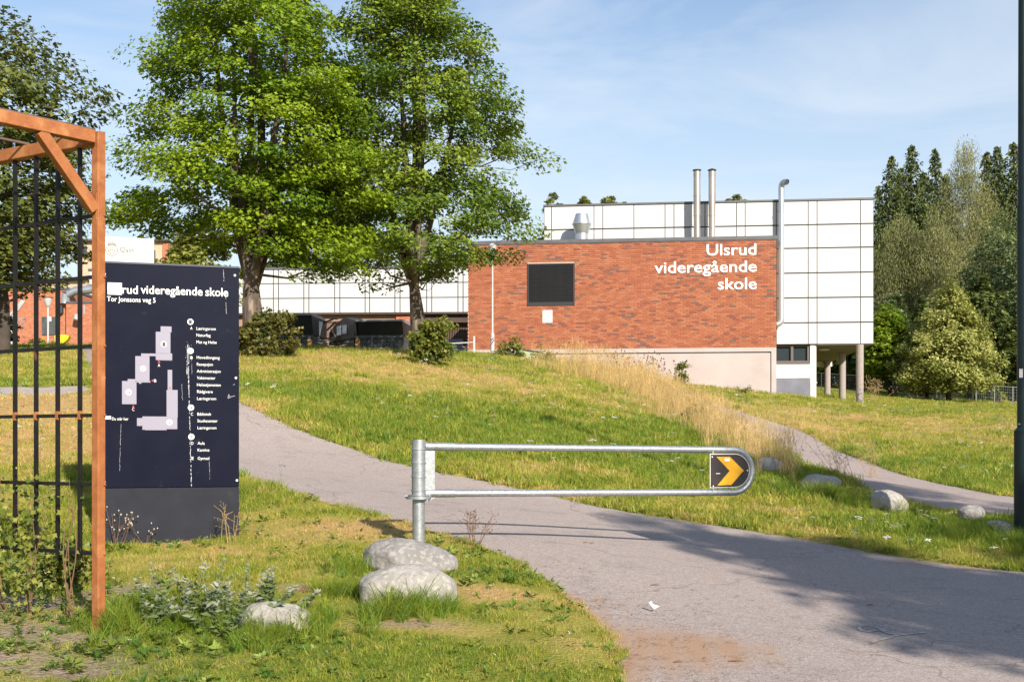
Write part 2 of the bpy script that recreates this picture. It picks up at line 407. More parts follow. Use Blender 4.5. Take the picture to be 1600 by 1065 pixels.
def edge_dist(x, y, lines):
    d = np.full(np.asarray(x).shape, 1e9)
    for L in lines:
        for p in L: d = np.minimum(d, np.hypot(x - p[0], y - p[1]))
    return d

# dry / lush patches of the lawn: (centre px, py, radius x, radius y, amount)
PATCH = [(480,830,1.6,0.7,0.75),(430,575,6,2.2,0.16),(700,582,5,2.5,0.14),(60,632,4,1.2,0.9),(60,690,3,1.5,0.35),(640,985,0.35,0.16,0.8),(760,1000,0.5,0.2,0.45),
         (470,925,0.22,0.13,1.0),(750,935,0.2,0.15,0.7),(250,890,0.9,0.5,0.35),(1450,668,9,5,0.45),(1150,800,2.0,0.5,0.45),(1300,830,1.8,0.4,0.4),(980,745,2.2,0.8,0.3),
         (600,650,4,2.2,-0.25),(850,690,3,2.2,-0.28),(1000,690,2.5,2,-0.3),(1250,650,4,4,-0.1),(1450,730,3,2.5,-0.5),(1050,740,1.2,1.2,-0.5),(600,1000,0.4,0.4,-0.4),
         (1450,820,1.6,0.5,-0.55),(1560,850,1.2,0.6,-0.6),(330,1000,0.5,0.4,-0.5),(620,930,0.35,0.2,-0.6)]
PATCH = [(G(p[0], p[1]), p[2], p[3], p[4]) for p in PATCH]
def dryness(x, y):
    d = 0.33 + 0.50 * (vnoise(x, y, 1.7, 3) - 0.5) + 0.60 * (vnoise(x, y, 0.55, 5) - 0.5) + 0.45 * (vnoise(x, y, 0.2, 6) - 0.5) + 0.30 * (vnoise(x, y, 6.0, 9) - 0.5)
    for c, rx, ry, a in PATCH:
        d = d + a * np.exp(-(((x - c.x) / rx) ** 2 + ((y - c.y) / (ry * 1.3)) ** 2))
    return np.clip(d, 0, 1)
DIRT = [(G(*p[:2]), p[2], p[3]) for p in [(60,945,0.65,0.34),(30,990,0.4,0.2),(100,1000,0.3,0.12),(200,925,0.38,0.2),(470,925,0.2,0.1),(250,915,0.2,0.1),(640,985,0.22,0.09),(20,1045,0.6,0.26),(110,1055,0.3,0.12),(120,955,0.3,0.14)]]
def dirtness(x, y):
    d = np.zeros(np.asarray(x).shape)
    for c, rx, ry in DIRT: d = np.maximum(d, np.exp(-(((x - c.x) / rx) ** 2 + ((y - c.y) / ry) ** 2)))
    return np.clip(d * (0.7 + 0.8 * vnoise(x, y, 0.25, 12)), 0, 1)

# ground material: colour from stored dryness / dirt plus fine noise
def ground_mat():
    m = bpy.data.materials.new('meadow_ground'); m.use_nodes = True
    n, l = m.node_tree.nodes, m.node_tree.links; b = n['Principled BSDF']; b.inputs['Roughness'].default_value = 0.95
    b.inputs['Specular IOR Level'].default_value = 0.1
    tc = n.new('ShaderNodeTexCoord')
    a1 = n.new('ShaderNodeAttribute'); a1.attribute_name = 'dry'
    a2 = n.new('ShaderNodeAttribute'); a2.attribute_name = 'dirt'
    no = n.new('ShaderNodeTexNoise'); no.inputs['Scale'].default_value = 32; no.inputs['Detail'].default_value = 12; no.inputs['Roughness'].default_value = 0.8
    l.new(tc.outputs['Object'], no.inputs['Vector'])
    ad = n.new('ShaderNodeMath'); ad.operation = 'MULTIPLY_ADD'; ad.inputs[1].default_value = 1.5; 
    sb = n.new('ShaderNodeMath'); sb.operation = 'SUBTRACT'; sb.inputs[1].default_value = 0.75
    l.new(no.outputs[0], ad.inputs[0]); l.new(a1.outputs['Fac'], sb.inputs[0]); l.new(sb.outputs[0], ad.inputs[2])
    cr = n.new('ShaderNodeValToRGB'); e = cr.color_ramp.elements
    e[0].position = 0.0; e[0].color = (0.10, 0.14, 0.018, 1); e[1].position = 0.95; e[1].color = (0.40, 0.265, 0.11, 1)
    x = e.new(0.45); x.color = (0.25, 0.235, 0.045, 1)
    l.new(ad.outputs[0], cr.inputs[0])
    n2 = n.new('ShaderNodeTexNoise'); n2.inputs['Scale'].default_value = 45; n2.inputs['Detail'].default_value = 8
    l.new(tc.outputs['Object'], n2.inputs['Vector'])
    c2 = n.new('ShaderNodeValToRGB'); c2.color_ramp.elements[0].color = (0.13, 0.09, 0.065, 1); c2.color_ramp.elements[1].color = (0.36, 0.28, 0.22, 1)
    c2.color_ramp.elements[0].position = 0.3; c2.color_ramp.elements[1].position = 0.7
    l.new(n2.outputs[0], c2.inputs[0])
    mx = n.new('ShaderNodeMixRGB'); l.new(a2.outputs['Fac'], mx.inputs[0]); l.new(cr.outputs[0], mx.inputs[1]); l.new(c2.outputs[0], mx.inputs[2])
    l.new(mx.outputs[0], b.inputs['Base Color'])
    bp = n.new('ShaderNodeBump'); bp.inputs['Strength'].default_value = 0.8; bp.inputs['Distance'].default_value = 0.03
    l.new(n2.outputs[0], bp.inputs['Height']); l.new(bp.outputs[0], b.inputs['Normal'])
    return m
M['ground'] = ground_mat()

def grid_lines(segs):
    out = []
    for a, b, s in segs: out += list(np.arange(a, b - 1e-6, s))
    return np.array(out + [segs[-1][1]])
gx = grid_lines([(-400, -60, 20), (-60, -20, 2), (-20, -9, 0.6), (-9, 9, 0.16), (9, 22, 0.5), (22, 60, 2), (60, 400, 20)])
gy = grid_lines([(-300, -20, 20), (-20, 0, 2), (0, 3, 0.6), (3, 15, 0.16), (15, 30, 0.3), (30, 55, 0.6), (55, 110, 2.5), (110, 700, 30)])
GX, GY = np.meshgrid(gx, gy)
GZ = H(GX, GY)
onr = on_road(GX, GY)
bmp = 0.05 * (vnoise(GX, GY, 0.45, 21) - 0.5) + 0.05 * (vnoise(GX, GY, 1.1, 22) - 0.5)
GZ = np.where(onr, GZ - 0.07, GZ + bmp + 0.012)
nyy, nxx = GX.shape
gv = np.stack([GX.ravel(), GY.ravel(), GZ.ravel()], 1)
ii = (np.arange(nyy - 1)[:, None] * nxx + np.arange(nxx - 1)[None, :]).ravel()
gf = np.stack([ii, ii + 1, ii + nxx + 1, ii + nxx], 1)
def np_mesh(name, v, f, mats, smooth=True, attrs=None):
    me = bpy.data.meshes.new(name); k = f.shape[1]
    me.vertices.add(len(v)); me.vertices.foreach_set('co', np.ascontiguousarray(v, np.float32).ravel())
    me.loops.add(f.size); me.loops.foreach_set('vertex_index', np.ascontiguousarray(f, np.int32).ravel())
    me.polygons.add(len(f)); me.polygons.foreach_set('loop_start', np.arange(0, f.size, k, dtype=np.int32))
    if smooth: me.polygons.foreach_set('use_smooth', np.ones(len(f), bool))
    for m in (mats if isinstance(mats, (list, tuple)) else [mats]): me.materials.append(m)
    me.update(calc_edges=True)
    for an, av in (attrs or {}).items():
        at = me.attributes.new(an, 'FLOAT', 'POINT'); at.data.foreach_set('value', np.ascontiguousarray(av, np.float32))
    return me
ground_me = np_mesh('ground', gv, gf, M['ground'], attrs={'dry': dryness(gv[:, 0], gv[:, 1]), 'dirt': dirtness(gv[:, 0], gv[:, 1])})
tag(put('ground', ground_me), 'sloping grass bank rising from the asphalt path to the school', 'ground', kind='structure')

def asphalt(name, base, c2, speck, sand=0.0):
    m = bpy.data.materials.new(name); m.use_nodes = True
    n, l = m.node_tree.nodes, m.node_tree.links; b = n['Principled BSDF']; b.inputs['Roughness'].default_value = 0.9
    b.inputs['Specular IOR Level'].default_value = 0.25
    tc = n.new('ShaderNodeTexCoord')
    big = n.new('ShaderNodeTexNoise'); big.inputs['Scale'].default_value = 0.7; big.inputs['Detail'].default_value = 8
    fine = n.new('ShaderNodeTexNoise'); fine.inputs['Scale'].default_value = 120; fine.inputs['Detail'].default_value = 3
    vo = n.new('ShaderNodeTexVoronoi'); vo.inputs['Scale'].default_value = 75
    for t in (big, fine, vo): l.new(tc.outputs['Object'], t.inputs['Vector'])
    mx = n.new('ShaderNodeMixRGB'); mx.inputs[1].default_value = (*base, 1); mx.inputs[2].default_value = (*c2, 1); l.new(big.outputs[0], mx.inputs[0])
    mr = n.new('ShaderNodeMapRange'); mr.inputs['From Min'].default_value = 0.3; mr.inputs['From Max'].default_value = 0.7; mr.inputs['To Min'].default_value = 0.62; mr.inputs['To Max'].default_value = 1.38
    l.new(fine.outputs[0], mr.inputs[0])
    hs = n.new('ShaderNodeHueSaturation'); l.new(mr.outputs[0], hs.inputs['Value']); l.new(mx.outputs[0], hs.inputs['Color'])
    vr = n.new('ShaderNodeMapRange'); vr.inputs['From Min'].default_value = 0.55; vr.inputs['From Max'].default_value = 0.9; vr.inputs['To Max'].default_value = speck
    sepc = n.new('ShaderNodeSeparateColor'); l.new(vo.outputs['Color'], sepc.inputs[0]); l.new(sepc.outputs[0], vr.inputs[0])
    m2 = n.new('ShaderNodeMixRGB'); m2.inputs[2].default_value = (0.42, 0.36, 0.33, 1); l.new(vr.outputs[0], m2.inputs[0]); l.new(hs.outputs[0], m2.inputs[1])
    cw = n.new('ShaderNodeTexNoise'); cw.inputs['Scale'].default_value = 1.6; cw.inputs['Detail'].default_value = 6; l.new(tc.outputs['Object'], cw.inputs['Vector'])
    cm = n.new('ShaderNodeMixRGB'); cm.blend_type = 'LINEAR_LIGHT'; cm.inputs[0].default_value = 0.35; l.new(tc.outputs['Object'], cm.inputs[1]); l.new(cw.outputs['Color'], cm.inputs[2])
    cv = n.new('ShaderNodeTexVoronoi'); cv.feature = 'DISTANCE_TO_EDGE'; cv.inputs['Scale'].default_value = 0.42; l.new(cm.outputs[0], cv.inputs['Vector'])
    cr_ = n.new('ShaderNodeMapRange'); cr_.inputs['From Min'].default_value = 0.0; cr_.inputs['From Max'].default_value = 0.0045; cr_.inputs['To Min'].default_value = 0.55; cr_.inputs['To Max'].default_value = 0.0; l.new(cv.outputs['Distance'], cr_.inputs[0])
    st_ = n.new('ShaderNodeTexNoise'); st_.inputs['Scale'].default_value = 2.3; st_.inputs['Detail'].default_value = 9; st_.inputs['Roughness'].default_value = 0.7; l.new(tc.outputs['Object'], st_.inputs['Vector'])
    sr_ = n.new('ShaderNodeMapRange'); sr_.inputs['From Min'].default_value = 0.54; sr_.inputs['From Max'].default_value = 0.72; sr_.inputs['To Max'].default_value = 0.32; l.new(st_.outputs[0], sr_.inputs[0])
    mxm = n.new('ShaderNodeMath'); mxm.operation = 'MAXIMUM'; l.new(cr_.outputs[0], mxm.inputs[0]); l.new(sr_.outputs[0], mxm.inputs[1])
    m2b = n.new('ShaderNodeMixRGB'); m2b.inputs[2].default_value = (0.10, 0.082, 0.076, 1); l.new(mxm.outputs[0], m2b.inputs[0]); l.new(m2.outputs[0], m2b.inputs[1]); m2 = m2b
    # needles and sand swept to the edge (stored per vertex)
    at = n.new('ShaderNodeAttribute'); at.attribute_name = 'sand'
    sn_ = n.new('ShaderNodeTexNoise'); sn_.inputs['Scale'].default_value = 26; sn_.inputs['Detail'].default_value = 10; sn_.inputs['Roughness'].default_value = 0.8
    mp = n.new('ShaderNodeMapping'); mp.inputs['Scale'].default_value = (0.5, 1.5, 1); l.new(tc.outputs['Object'], mp.inputs[0]); l.new(mp.outputs[0], sn_.inputs['Vector'])
    sm = n.new('ShaderNodeMath'); sm.operation = 'ADD'; l.new(sn_.outputs[0], sm.inputs[0]); l.new(at.outputs['Fac'], sm.inputs[1])
    sr = n.new('ShaderNodeMapRange'); sr.inputs['From Min'].default_value = 0.86; sr.inputs['From Max'].default_value = 1.25; sr.inputs['To Max'].default_value = 0.8; l.new(sm.outputs[0], sr.inputs[0])
    m3 = n.new('ShaderNodeMixRGB'); m3.inputs[2].default_value = (0.34, 0.205, 0.12, 1); l.new(sr.outputs[0], m3.inputs[0]); l.new(m2.outputs[0], m3.inputs[1])
    l.new(m3.outputs[0], b.inputs['Base Color'])
    bp = n.new('ShaderNodeBump'); bp.inputs['Strength'].default_value = 0.35; bp.inputs['Distance'].default_value = 0.01
    l.new(fine.outputs[0], bp.inputs['Height']); l.new(bp.outputs[0], b.inputs['Normal'])
    return m
M['asphalt'] = asphalt('worn_asphalt', (0.272, 0.222, 0.200), (0.322, 0.265, 0.240), 0.65)
M['asphalt_foot'] = asphalt('footpath_asphalt', (0.27, 0.215, 0.195), (0.32, 0.255, 0.23), 0.6)
M['gravel'] = asphalt('grey_gravel', (0.30, 0.26, 0.23), (0.36, 0.31, 0.28), 0.8)
def strip(name, a, b, m, label, cat, nc=28, sandf=None):
    n = len(a); t = np.linspace(0, 1, nc)
    jit = 0.05 * (vnoise(a[:, 0], a[:, 1], 0.35, 31) - 0.5)
    P = a[:, None, :] * (1 - t)[None, :, None] + b[:, None, :] * t[None, :, None]
    x, y = P[..., 0].ravel(), P[..., 1].ravel()
    v = np.stack([x, y, H(x, y) - 0.012], 1)
    i = (np.arange(n - 1)[:, None] * nc + np.arange(nc - 1)[None, :]).ravel()
    f = np.stack([i, i + nc, i + nc + 1, i + 1], 1)
    sand = sandf(x, y, np.tile(t, n)) if sandf else np.zeros(len(x))
    return tag(put(name, np_mesh(name, v, f, m, attrs={'sand': sand})), label, cat, kind='structure')
_sc = [(G(1015, 990), 0.85, 0.55), (G(930, 935), 0.35, 0.35), (G(990, 1045), 0.75, 0.35), (G(850, 880), 0.3, 0.2), (G(1120, 900), 0.3, 0.2), (G(1480, 880), 0.9, 0.12), (G(1100, 1010), 0.5, 0.25)]
def sand_main(x, y, t):
    s = (0.55 + .2 * np.clip((7 - y) / 2, 0, 1)) * np.clip(1 - (1 - t) / (0.035 + .05 * np.clip((9 - y) / 3, 0, 1)), 0, 1) + 0.40 * np.clip(1 - t / 0.06, 0, 1)
    for c, rx, ry in _sc: s = s + 0.56 * np.exp(-(((x - c.x) / rx) ** 2 + ((y - c.y) / ry) ** 2))
    return s
strip('road', rf, rn, M['asphalt'], 'worn grey asphalt path sweeping past the barrier and up behind the sign', 'path', 60, sand_main)
strip('footpath', fu, fl, M['asphalt_foot'], 'narrow asphalt footpath climbing the bank beside the tall dry grass', 'path', 16, lambda x, y, t: 0.35 * np.clip(abs(t - 0.5) * 2 - 0.6, 0, 1))
strip('side_path', sf, sn, M['gravel'], 'thin gravel path crossing the lawn behind the lattice', 'path', 8)

# ---------------------------------------------------------------- facade frames
class Plane:
    """vertical plane through a point; u runs along it to the right, n faces the camera"""
    def __init__(s, p, d):
        s.p = Vector((p[0], p[1])); s.u = Vector(d).normalized(); s.n = Vector((s.u.y, -s.u.x))
    def uz(s, px, py):
        a = (px - 800) / F
        # p + u*t = (a*Y, Y)
        den = s.u.x - a * s.u.y
        t = (a * s.p.y - s.p.x) / den
        Y = s.p.y + s.u.y * t
        return t, (HOR - py) / F * Y + CZ
    def at(s, u, z, d=0.0):
        q = s.p + s.u * u + s.n * d
        return Vector((q.x, q.y, z))
    def box(s, mb, u0, u1, z0, z1, d0, d1, mi=0):
        mb.hexa([s.at(u0, z0, d1), s.at(u1, z0, d1), s.at(u1, z0, d0), s.at(u0, z0, d0),
                 s.at(u0, z1, d1), s.at(u1, z1, d1), s.at(u1, z1, d0), s.at(u0, z1, d0)], mi)
    def rect(s, mb, a, b, d0, d1, mi=0):
        (u0, z0), (u1, z1) = a, b
        s.box(mb, min(u0, u1), max(u0, u1), min(z0, z1), max(z0, z1), d0, d1, mi)
    def frame(s):
        return Matrix(((s.u.x, 0, s.n.x), (s.u.y, 0, s.n.y), (0, 1, 0))).to_4x4()   # text x -> u, y -> up, z -> towards viewer

def text_mesh(body, m, bold=0.0, extrude=0.0, align='LEFT'):
    cu = bpy.data.curves.new('lettering', 'FONT'); cu.body = body; cu.size = 1.0; cu.offset = bold; cu.extrude = extrude; cu.align_x = align
    cu.resolution_u = 3
    o = bpy.data.objects.new('lettering', cu); COL.objects.link(o)
    dg = bpy.context.evaluated_depsgraph_get(); dg.update()
    me = bpy.data.meshes.new_from_object(o.evaluated_get(dg))
    bpy.data.objects.remove(o); bpy.data.curves.remove(cu)
    me.materials.clear(); me.materials.append(m)
    return me
def fit_text(name, body, m, plane, u0, u1, zb, zt, d, parent, bold=0.0, thick=0.004, ref=None):
    """text scaled so that its ink spans u0..u1 and its capital height spans zb..zt (baseline to cap)"""
    me = text_mesh(body, m, bold, 0.5)
    co = np.empty(len(me.vertices) * 3, np.float32); me.vertices.foreach_get('co', co); co = co.reshape(-1, 3)
    x0, x1 = co[:, 0].min(), co[:, 0].max()
    cap = 0.729
    sx = (u1 - u0) / (x1 - x0) if u1 else (zt - zb) / cap
    sy = (zt - zb) / cap
    co[:, 0] = (co[:, 0] - x0) * sx; co[:, 1] *= sy; co[:, 2] = (co[:, 2] + 0.5) * thick
    R = np.array(plane.frame().to_3x3()); o = np.array(plane.at(u0, zb, d))
    co = co @ R.T + o
    me.vertices.foreach_set('co', co.astype(np.float32).ravel()); me.update()
    return put(name, me, parent)

# ---------------------------------------------------------------- rusty pergola with lattice
Pp = W(154, 985, 5.27)
d1 = Vector((-0.36, -0.37 * K, 0)).normalized()      # front beam, towards the viewer
d2 = Vector((-0.66, 0.33 * K, 0)).normalized()       # lattice side, away from the viewer
zt = (690 - 207) / 1556 * 5.27 + CZ
perg = empty('pergola', Pp, 'rusty steel pergola with black lattice and an angled corner brace', 'pergola')
S_ = 0.050
L1, L2 = 3.0, 2.4
rz = math.atan2(d2.y, d2.x)
def post_at(p, name='post'):
    mb = MB(); z0 = h1(p.x, p.y) - 0.25
    mb.box((p.x, p.y, (z0 + zt) / 2), (S_, S_, zt - z0), rz=rz)
    return mb.build(name, M['rust'], perg, bevel=0.004)
corner_post = post_at(Pp)
for q in (Pp + d1 * L1, Pp + d2 * L2, Pp + d1 * L1 + d2 * L2): post_at(q)
zb = zt - 0.033
def beam(a, b, w=0.06, h=0.066, name='beam'):
    mb = MB(); mb.beam(a, b, w, h); return mb.build(name, M['rust'], perg, bevel=0.004)
Pt = Vector((Pp.x, Pp.y, zb))
beam(Pt + d1 * 0.034, Pt + d1 * (L1 - .034)); beam(Pt + d2 * 0.036, Pt + d2 * (L2 - .036))
beam(Pt + d1 * L1 + d2 * .036, Pt + d1 * L1 + d2 * (L2 - .036)); beam(Pt + d2 * L2 + d1 * .036, Pt + d2 * L2 + d1 * (L1 - .036))
# dark cover strip on the front beam
mb = MB(); mb.beam(Pt + Vector((0, 0, .0365)) + d1 * 0.03, Pt + Vector((0, 0, .0365)) + d1 * (L1 - .03), 0.05, 0.007); mb.build('cover_strip', M['rod'], perg)
# brace from the post up to the front beam
mb = MB(); a = Vector((Pp.x, Pp.y, (690 - 330) / 1556 * 5.27 + CZ)) + d1 * 0.025; b = Pt + d1 * 0.325 + Vector((0, 0, -0.03))
mb.beam(a, b, 0.05, 0.058); mb.build('brace', M['rust'], perg, bevel=0.003)
mb = MB(); mb.beam(a + Vector((0.018, -0.005, -0.05)), a + Vector((0.018, -0.005, 0.09)), 0.012, 0.012); mb.build('weld_plate', M['rust'], perg)
# roof rods parallel to the front beam
rodme = None
for k in range(7):
    o_ = 0.24 + k * 0.32
    mb = MB(); q = Pt + d2 * o_ + Vector((0, 0, 0.042)); mb.tube([q + d1 * -0.0, q + d1 * (L1)], 0.009, 6); mb.build('roof_rod', M['rod'], perg, smooth=True)
# lattice: vertical and horizontal bars
ztop = zb - 0.03; zlow = (690 - 866) / 1556 * 5.27 + CZ
nv = int(L2 / 0.178)
for k in range(nv):
    q = Pp + d2 * (0.145 + 0.178 * k)
    mb = MB(); mb.box((q.x, q.y, (ztop + zlow) / 2 - 0.01), (0.018, 0.018, ztop - zlow + 0.02), rz=rz); mb.build('lattice_bar', M['black_steel'], perg)
for k in range(5):
    z = (690 - (431.8 + 108.3 * k)) / 1556 * 5.27 + CZ
    a = Vector((Pp.x, Pp.y, z)) + d2 * 0.03 + d1 * -0.0
    mb = MB(); mb.beam(a, a + d2 * (L2 - .06), 0.014, 0.019); mb.build('lattice_rail', M['black_steel'], perg)
for j in range(nv):
    q = Pp + d2 * (0.145 + 0.178 * j); zr_ = (690 - (431.8 + 108.3 * 2)) / 1556 * 5.27 + CZ
    mb = MB(); mb.box((q.x, q.y, zr_ + .002), (0.0195, 0.0195, 0.045), rz=rz); mb.build('rusty_weld', M['rust'], perg)
z = (690 - 336) / 1556 * 5.27 + CZ
a = Vector((Pp.x, Pp.y, z)) + d2 * 0.03
mb = MB(); mb.beam(a, a + d2 * (L2 - .06), 0.014, 0.019); mb.build('lattice_rail', M['black_steel'], perg)
for k in range(6):
    z = (690 - (431.8 + 108.3 * k)) / 1556 * 5.27 + CZ if k < 5 else (690 - 336) / 1556 * 5.27 + CZ
    q = Vector((Pp.x + 0.030, Pp.y, z)); mb = MB(); mb.tube([q, q + Vector((0.008, 0, 0))], 0.008, 8); mb.build('bolt', M['rust'], perg)

# ---------------------------------------------------------------- information sign
sa, sb = W(158, 690, 8.14), W(373.5, 690, 8.40)
SP = Plane((sa.x, sa.y), (sb.x - sa.x, sb.y - sa.y))
SW = SP.uz(373.5, 690)[0]
ztl = SP.uz(163, 411)[1]
sign = empty('information_sign', (sa.x, sa.y, h1(sa.x, sa.y)), 'tall navy school map sign with white municipal header on a grey plinth', 'sign')
zseam = SP.uz(270, 761)[1]; zbot = SP.uz(270, 847)[1]
mb = MB(); SP.box(mb, 0, SW, zseam + .002, ztl, -0.14, 0); mb.build('map_panel', M['navy'], sign, bevel=0.003)
mb = MB(); SP.box(mb, -0.004, SW + .004, ztl + .001, ztl + .016, -0.145, 0.006); mb.build('top_edge', M['dark_print'], sign)
mb = MB(); SP.box(mb, 0, SW, zbot, zseam - .003, -0.15, -0.006); mb.build('plinth', M['plinth_grey'], sign, bevel=0.003)
mb = MB(); SP.box(mb, 0.08, SW - .08, zbot - 0.3, zbot - .001, -0.13, -0.03); mb.build('foot', M['dark_print'], sign)
hu = SP.uz(240.5, 390)[0]
mb = MB(); SP.box(mb, 0.0, hu, ztl + .017, SP.uz(200, 371)[1], -0.14, -0.004); mb.build('header', M['header_white'], sign, bevel=0.002)
def st(body, x0, x1, yb, yc, m=M['sign_white'], bold=0.0, d=0.0008):
    u0, zb_ = SP.uz(x0, yb); u1, _ = SP.uz(x1, yb); _, zc_ = SP.uz((x0 + x1) / 2, yc)
    _, zb2 = SP.uz((x0 + x1) / 2, yb)
    return fit_text('lettering', body, m, SP, u0, u1, zb2, zc_, d, sign, bold, 0.0015)
st('Oslo', 187.8, 209, 394.3, 385.3, M['taupe'], 0.0, d=-0.0035)
st('rud', 191.2, 215.4, 458.6, 445.2, bold=0.012)
st('videregående', 219.8, 316.5, 460.0, 446.5, bold=0.012)
st('skole', 321, 356.5, 462.6, 449.0, bold=0.012)
st('Tor Jonssons veg 5', 167.3, 243, 471.6, 463.6, bold=0.006)
def disc(mb, u, z, r, d0, d1, n=20, mi=0):
    c = SP.at(u, z, 0)
    top = [SP.at(u + r * math.cos(2 * math.pi * k / n), z + r * math.sin(2 * math.pi * k / n), d1) for k in range(n)]
    bot = [SP.at(u + r * math.cos(2 * math.pi * k / n), z + r * math.sin(2 * math.pi * k / n), d0) for k in range(n)]
    mb.add(bot + top, [tuple(range(n, 2 * n))] + [(k, (k + 1) % n, n + (k + 1) % n, n + k) for k in range(n)], mi)
def ring(mb, u, z, r, w, d0, d1, n=28):
    a = [SP.at(u + (r + w) * math.cos(2 * math.pi * k / n), z + (r + w) * math.sin(2 * math.pi * k / n), d1) for k in range(n)]
    b = [SP.at(u + (r - w) * math.cos(2 * math.pi * k / n), z + (r - w) * math.sin(2 * math.pi * k / n), d1) for k in range(n)]
    mb.add(a + b, [(k, (k + 1) % n, n + (k + 1) % n, n + k) for k in range(n)])
# municipal emblem: ring, crown and a seated figure in thin lines
mb = MB(); eu, ez = SP.uz(174.6, 390.6); pxm = SW / 215.5
ring(mb, eu, ez, 8.9 * pxm, 0.5 * pxm, 0, -0.003); 
for i in range(5):
    cu_, cz_ = eu + (-5.6 + 2.8 * i) * pxm, ez + (11.4 - 0.25 * (i - 2) ** 2) * pxm
    ring(mb, cu_, cz_, 1.25 * pxm, 0.32 * pxm, 0, -0.003, 10)
def sline(mb, pts, w, d=-0.003):
    P = [SP.uz(*p) for p in pts]
    for (u0, z0), (u1, z1) in zip(P[:-1], P[1:]):
        L = math.hypot(u1 - u0, z1 - z0) or 1; nx, nz = -(z1 - z0) / L * w, (u1 - u0) / L * w
        mb.add([SP.at(u0 - nx, z0 - nz, d), SP.at(u1 - nx, z1 - nz, d), SP.at(u1 + nx, z1 + nz, d), SP.at(u0 + nx, z0 + nz, d)], [(0, 1, 2, 3)])
lw = 0.35 * pxm
sline(mb, [(168.5, 382), (180.8, 382.4)], lw); 
ring(mb, SP.uz(174.6, 386)[0], SP.uz(174.6, 386)[1], 1.9 * pxm, 0.35 * pxm, 0, -0.003, 14)
sline(mb, [(172.4, 396.5), (173.2, 389.5), (176, 389.5), (176.8, 396.5), (172.4, 396.5)], lw)
sline(mb, [(167.6, 391), (170, 392.3), (173, 390)], lw); sline(mb, [(176.2, 390), (179, 392), (181.5, 389.6)], lw)
sline(mb, [(170, 392.3), (169.5, 394.5), (172, 395.5)], lw); sline(mb, [(179, 392), (180, 394.5), (177, 395.6)], lw)
ring(mb, SP.uz(168.7, 389.8)[0], SP.uz(168.7, 389.8)[1], 1.4 * pxm, 0.3 * pxm, 0, -0.003, 12)
mb.build('emblem', M['taupe'], sign)
# worn sticker over the start of the name
mb = MB(); a, b = SP.uz(168, 460), SP.uz(190.5, 442); SP.rect(mb, a, b, 0, 0.0026); mb.build('sticker', M['sticker'], sign)
# building outlines of the map
def srect(mb, x0, y0, x1, y1, d1=0.0008): SP.rect(mb, SP.uz(x0, y1), SP.uz(x1, y0), 0, d1)
mb = MB()
for r in [(251, 510, 268, 518.6), (243.4, 518.6, 266.3, 552), (243.4, 552, 269, 562), (245, 562, 269, 562.6),
          (233.4, 552.2, 243.4, 556), (220.5, 552.2, 233.4, 556.4), (211.4, 556.4, 233.6, 595), (211.4, 595, 235, 597), (217, 597, 221, 599),
          (199.5, 592, 211.4, 595), (190.7, 595.2, 213.2, 631), (262, 577.6, 269, 609), (260.3, 609, 277.6, 651.8), (222.5, 650.4, 260.3, 671), (260.3, 651.8, 277, 670),
          (214, 652.8, 222.5, 665), (227, 671, 260.3, 671.6)]:
    srect(mb, *r)
mb.build('map_block', M['lilac'], sign)
for i, (x, y, s_) in enumerate([(256, 537.5, '1'), (223.5, 575.5, '2'), (201, 612.5, '3'), (264.7, 659.5, '4')]):
    mb = MB(); u, z = SP.uz(x, y); disc(mb, u, z, 4.6 * pxm, 0, 0.0016); o = mb.build('number_disc', M['sign_white'], sign)
    st(s_, x - 2.3, x + 2.3, y + 3.3, y - 3.3, M['dark_print'], 0.0, d=0.0019)
for i, (x, y, s_) in enumerate([(297.5, 502.6, '1'), (297.8, 548, '2'), (298.4, 636.5, '3'), (299, 682, '4')]):
    mb = MB(); u, z = SP.uz(x, y); disc(mb, u, z, 4.9 * pxm, 0, 0.0022); o = mb.build('number_disc', M['sign_white'], sign)
    st(s_, x - 2.3, x + 2.3, y + 3.3, y - 3.3, M['dark_print'], 0.0, d=0.0026)
def tri(mb, pts, d=0.0012):
    mb.add([SP.at(*SP.uz(*p), d) for p in pts], [(0, 1, 2)])
mb = MB(); tri(mb, [(246.5, 566.5), (250.3, 566.5), (248.4, 563)]); tri(mb, [(240, 596), (240, 592.4), (236.3, 594.2)]); tri(mb, [(206.4, 635.8), (210, 635.8), (208.2, 632.4)]); tri(mb, [(263.7, 604.6), (267.5, 604.6), (265.6, 608.4)])
o = mb.build('map_arrow', M['red_print'], sign); o['kind'] = 'stuff'
for s_, x, y in [('A', 248.4, 570.2), ('B', 242.6, 594.4), ('C', 208.2, 639), ('A', 299, 512.4), ('B', 299.4, 558.3), ('C', 300, 646.4), ('D', 300.4, 692), ('E', 301, 715.4)]:
    st(s_, x - 1.7, x + 1.7, y + 2.4, y - 2.4, bold=0.0)
for s_, x0, x1, y in [('Læringsrom', 307, 337, 513.4), ('Naturfag', 307, 329, 523.6), ('Mat og Helse', 307, 338.6, 534.4),
                      ('Hovedinngang', 307.4, 343.2, 558.4), ('Resepsjon', 307.6, 332.6, 569), ('Administrasjon', 307.6, 344.6, 579.8), ('Vaktmester', 307.8, 336.5, 590.2),
                      ('Helsetjenesten', 307.8, 344.8, 601), ('Rådgivere', 308, 332.4, 611.6), ('Læringsrom', 308, 337.6, 622.4),
                      ('Bibliotek', 308.4, 330, 646.6), ('Studiesenter', 308.4, 340, 657.2), ('Læringsrom', 308.6, 338, 668),
                      ('Aula', 308.8, 319.8, 692), ('Kantine', 308.8, 327.2, 702.6), ('Gymsal', 309, 327, 715.6), ('Du står her', 175, 200.6, 654)]:
    st(s_, x0, x1, y + 2.2, y - 2.6, bold=0.0)
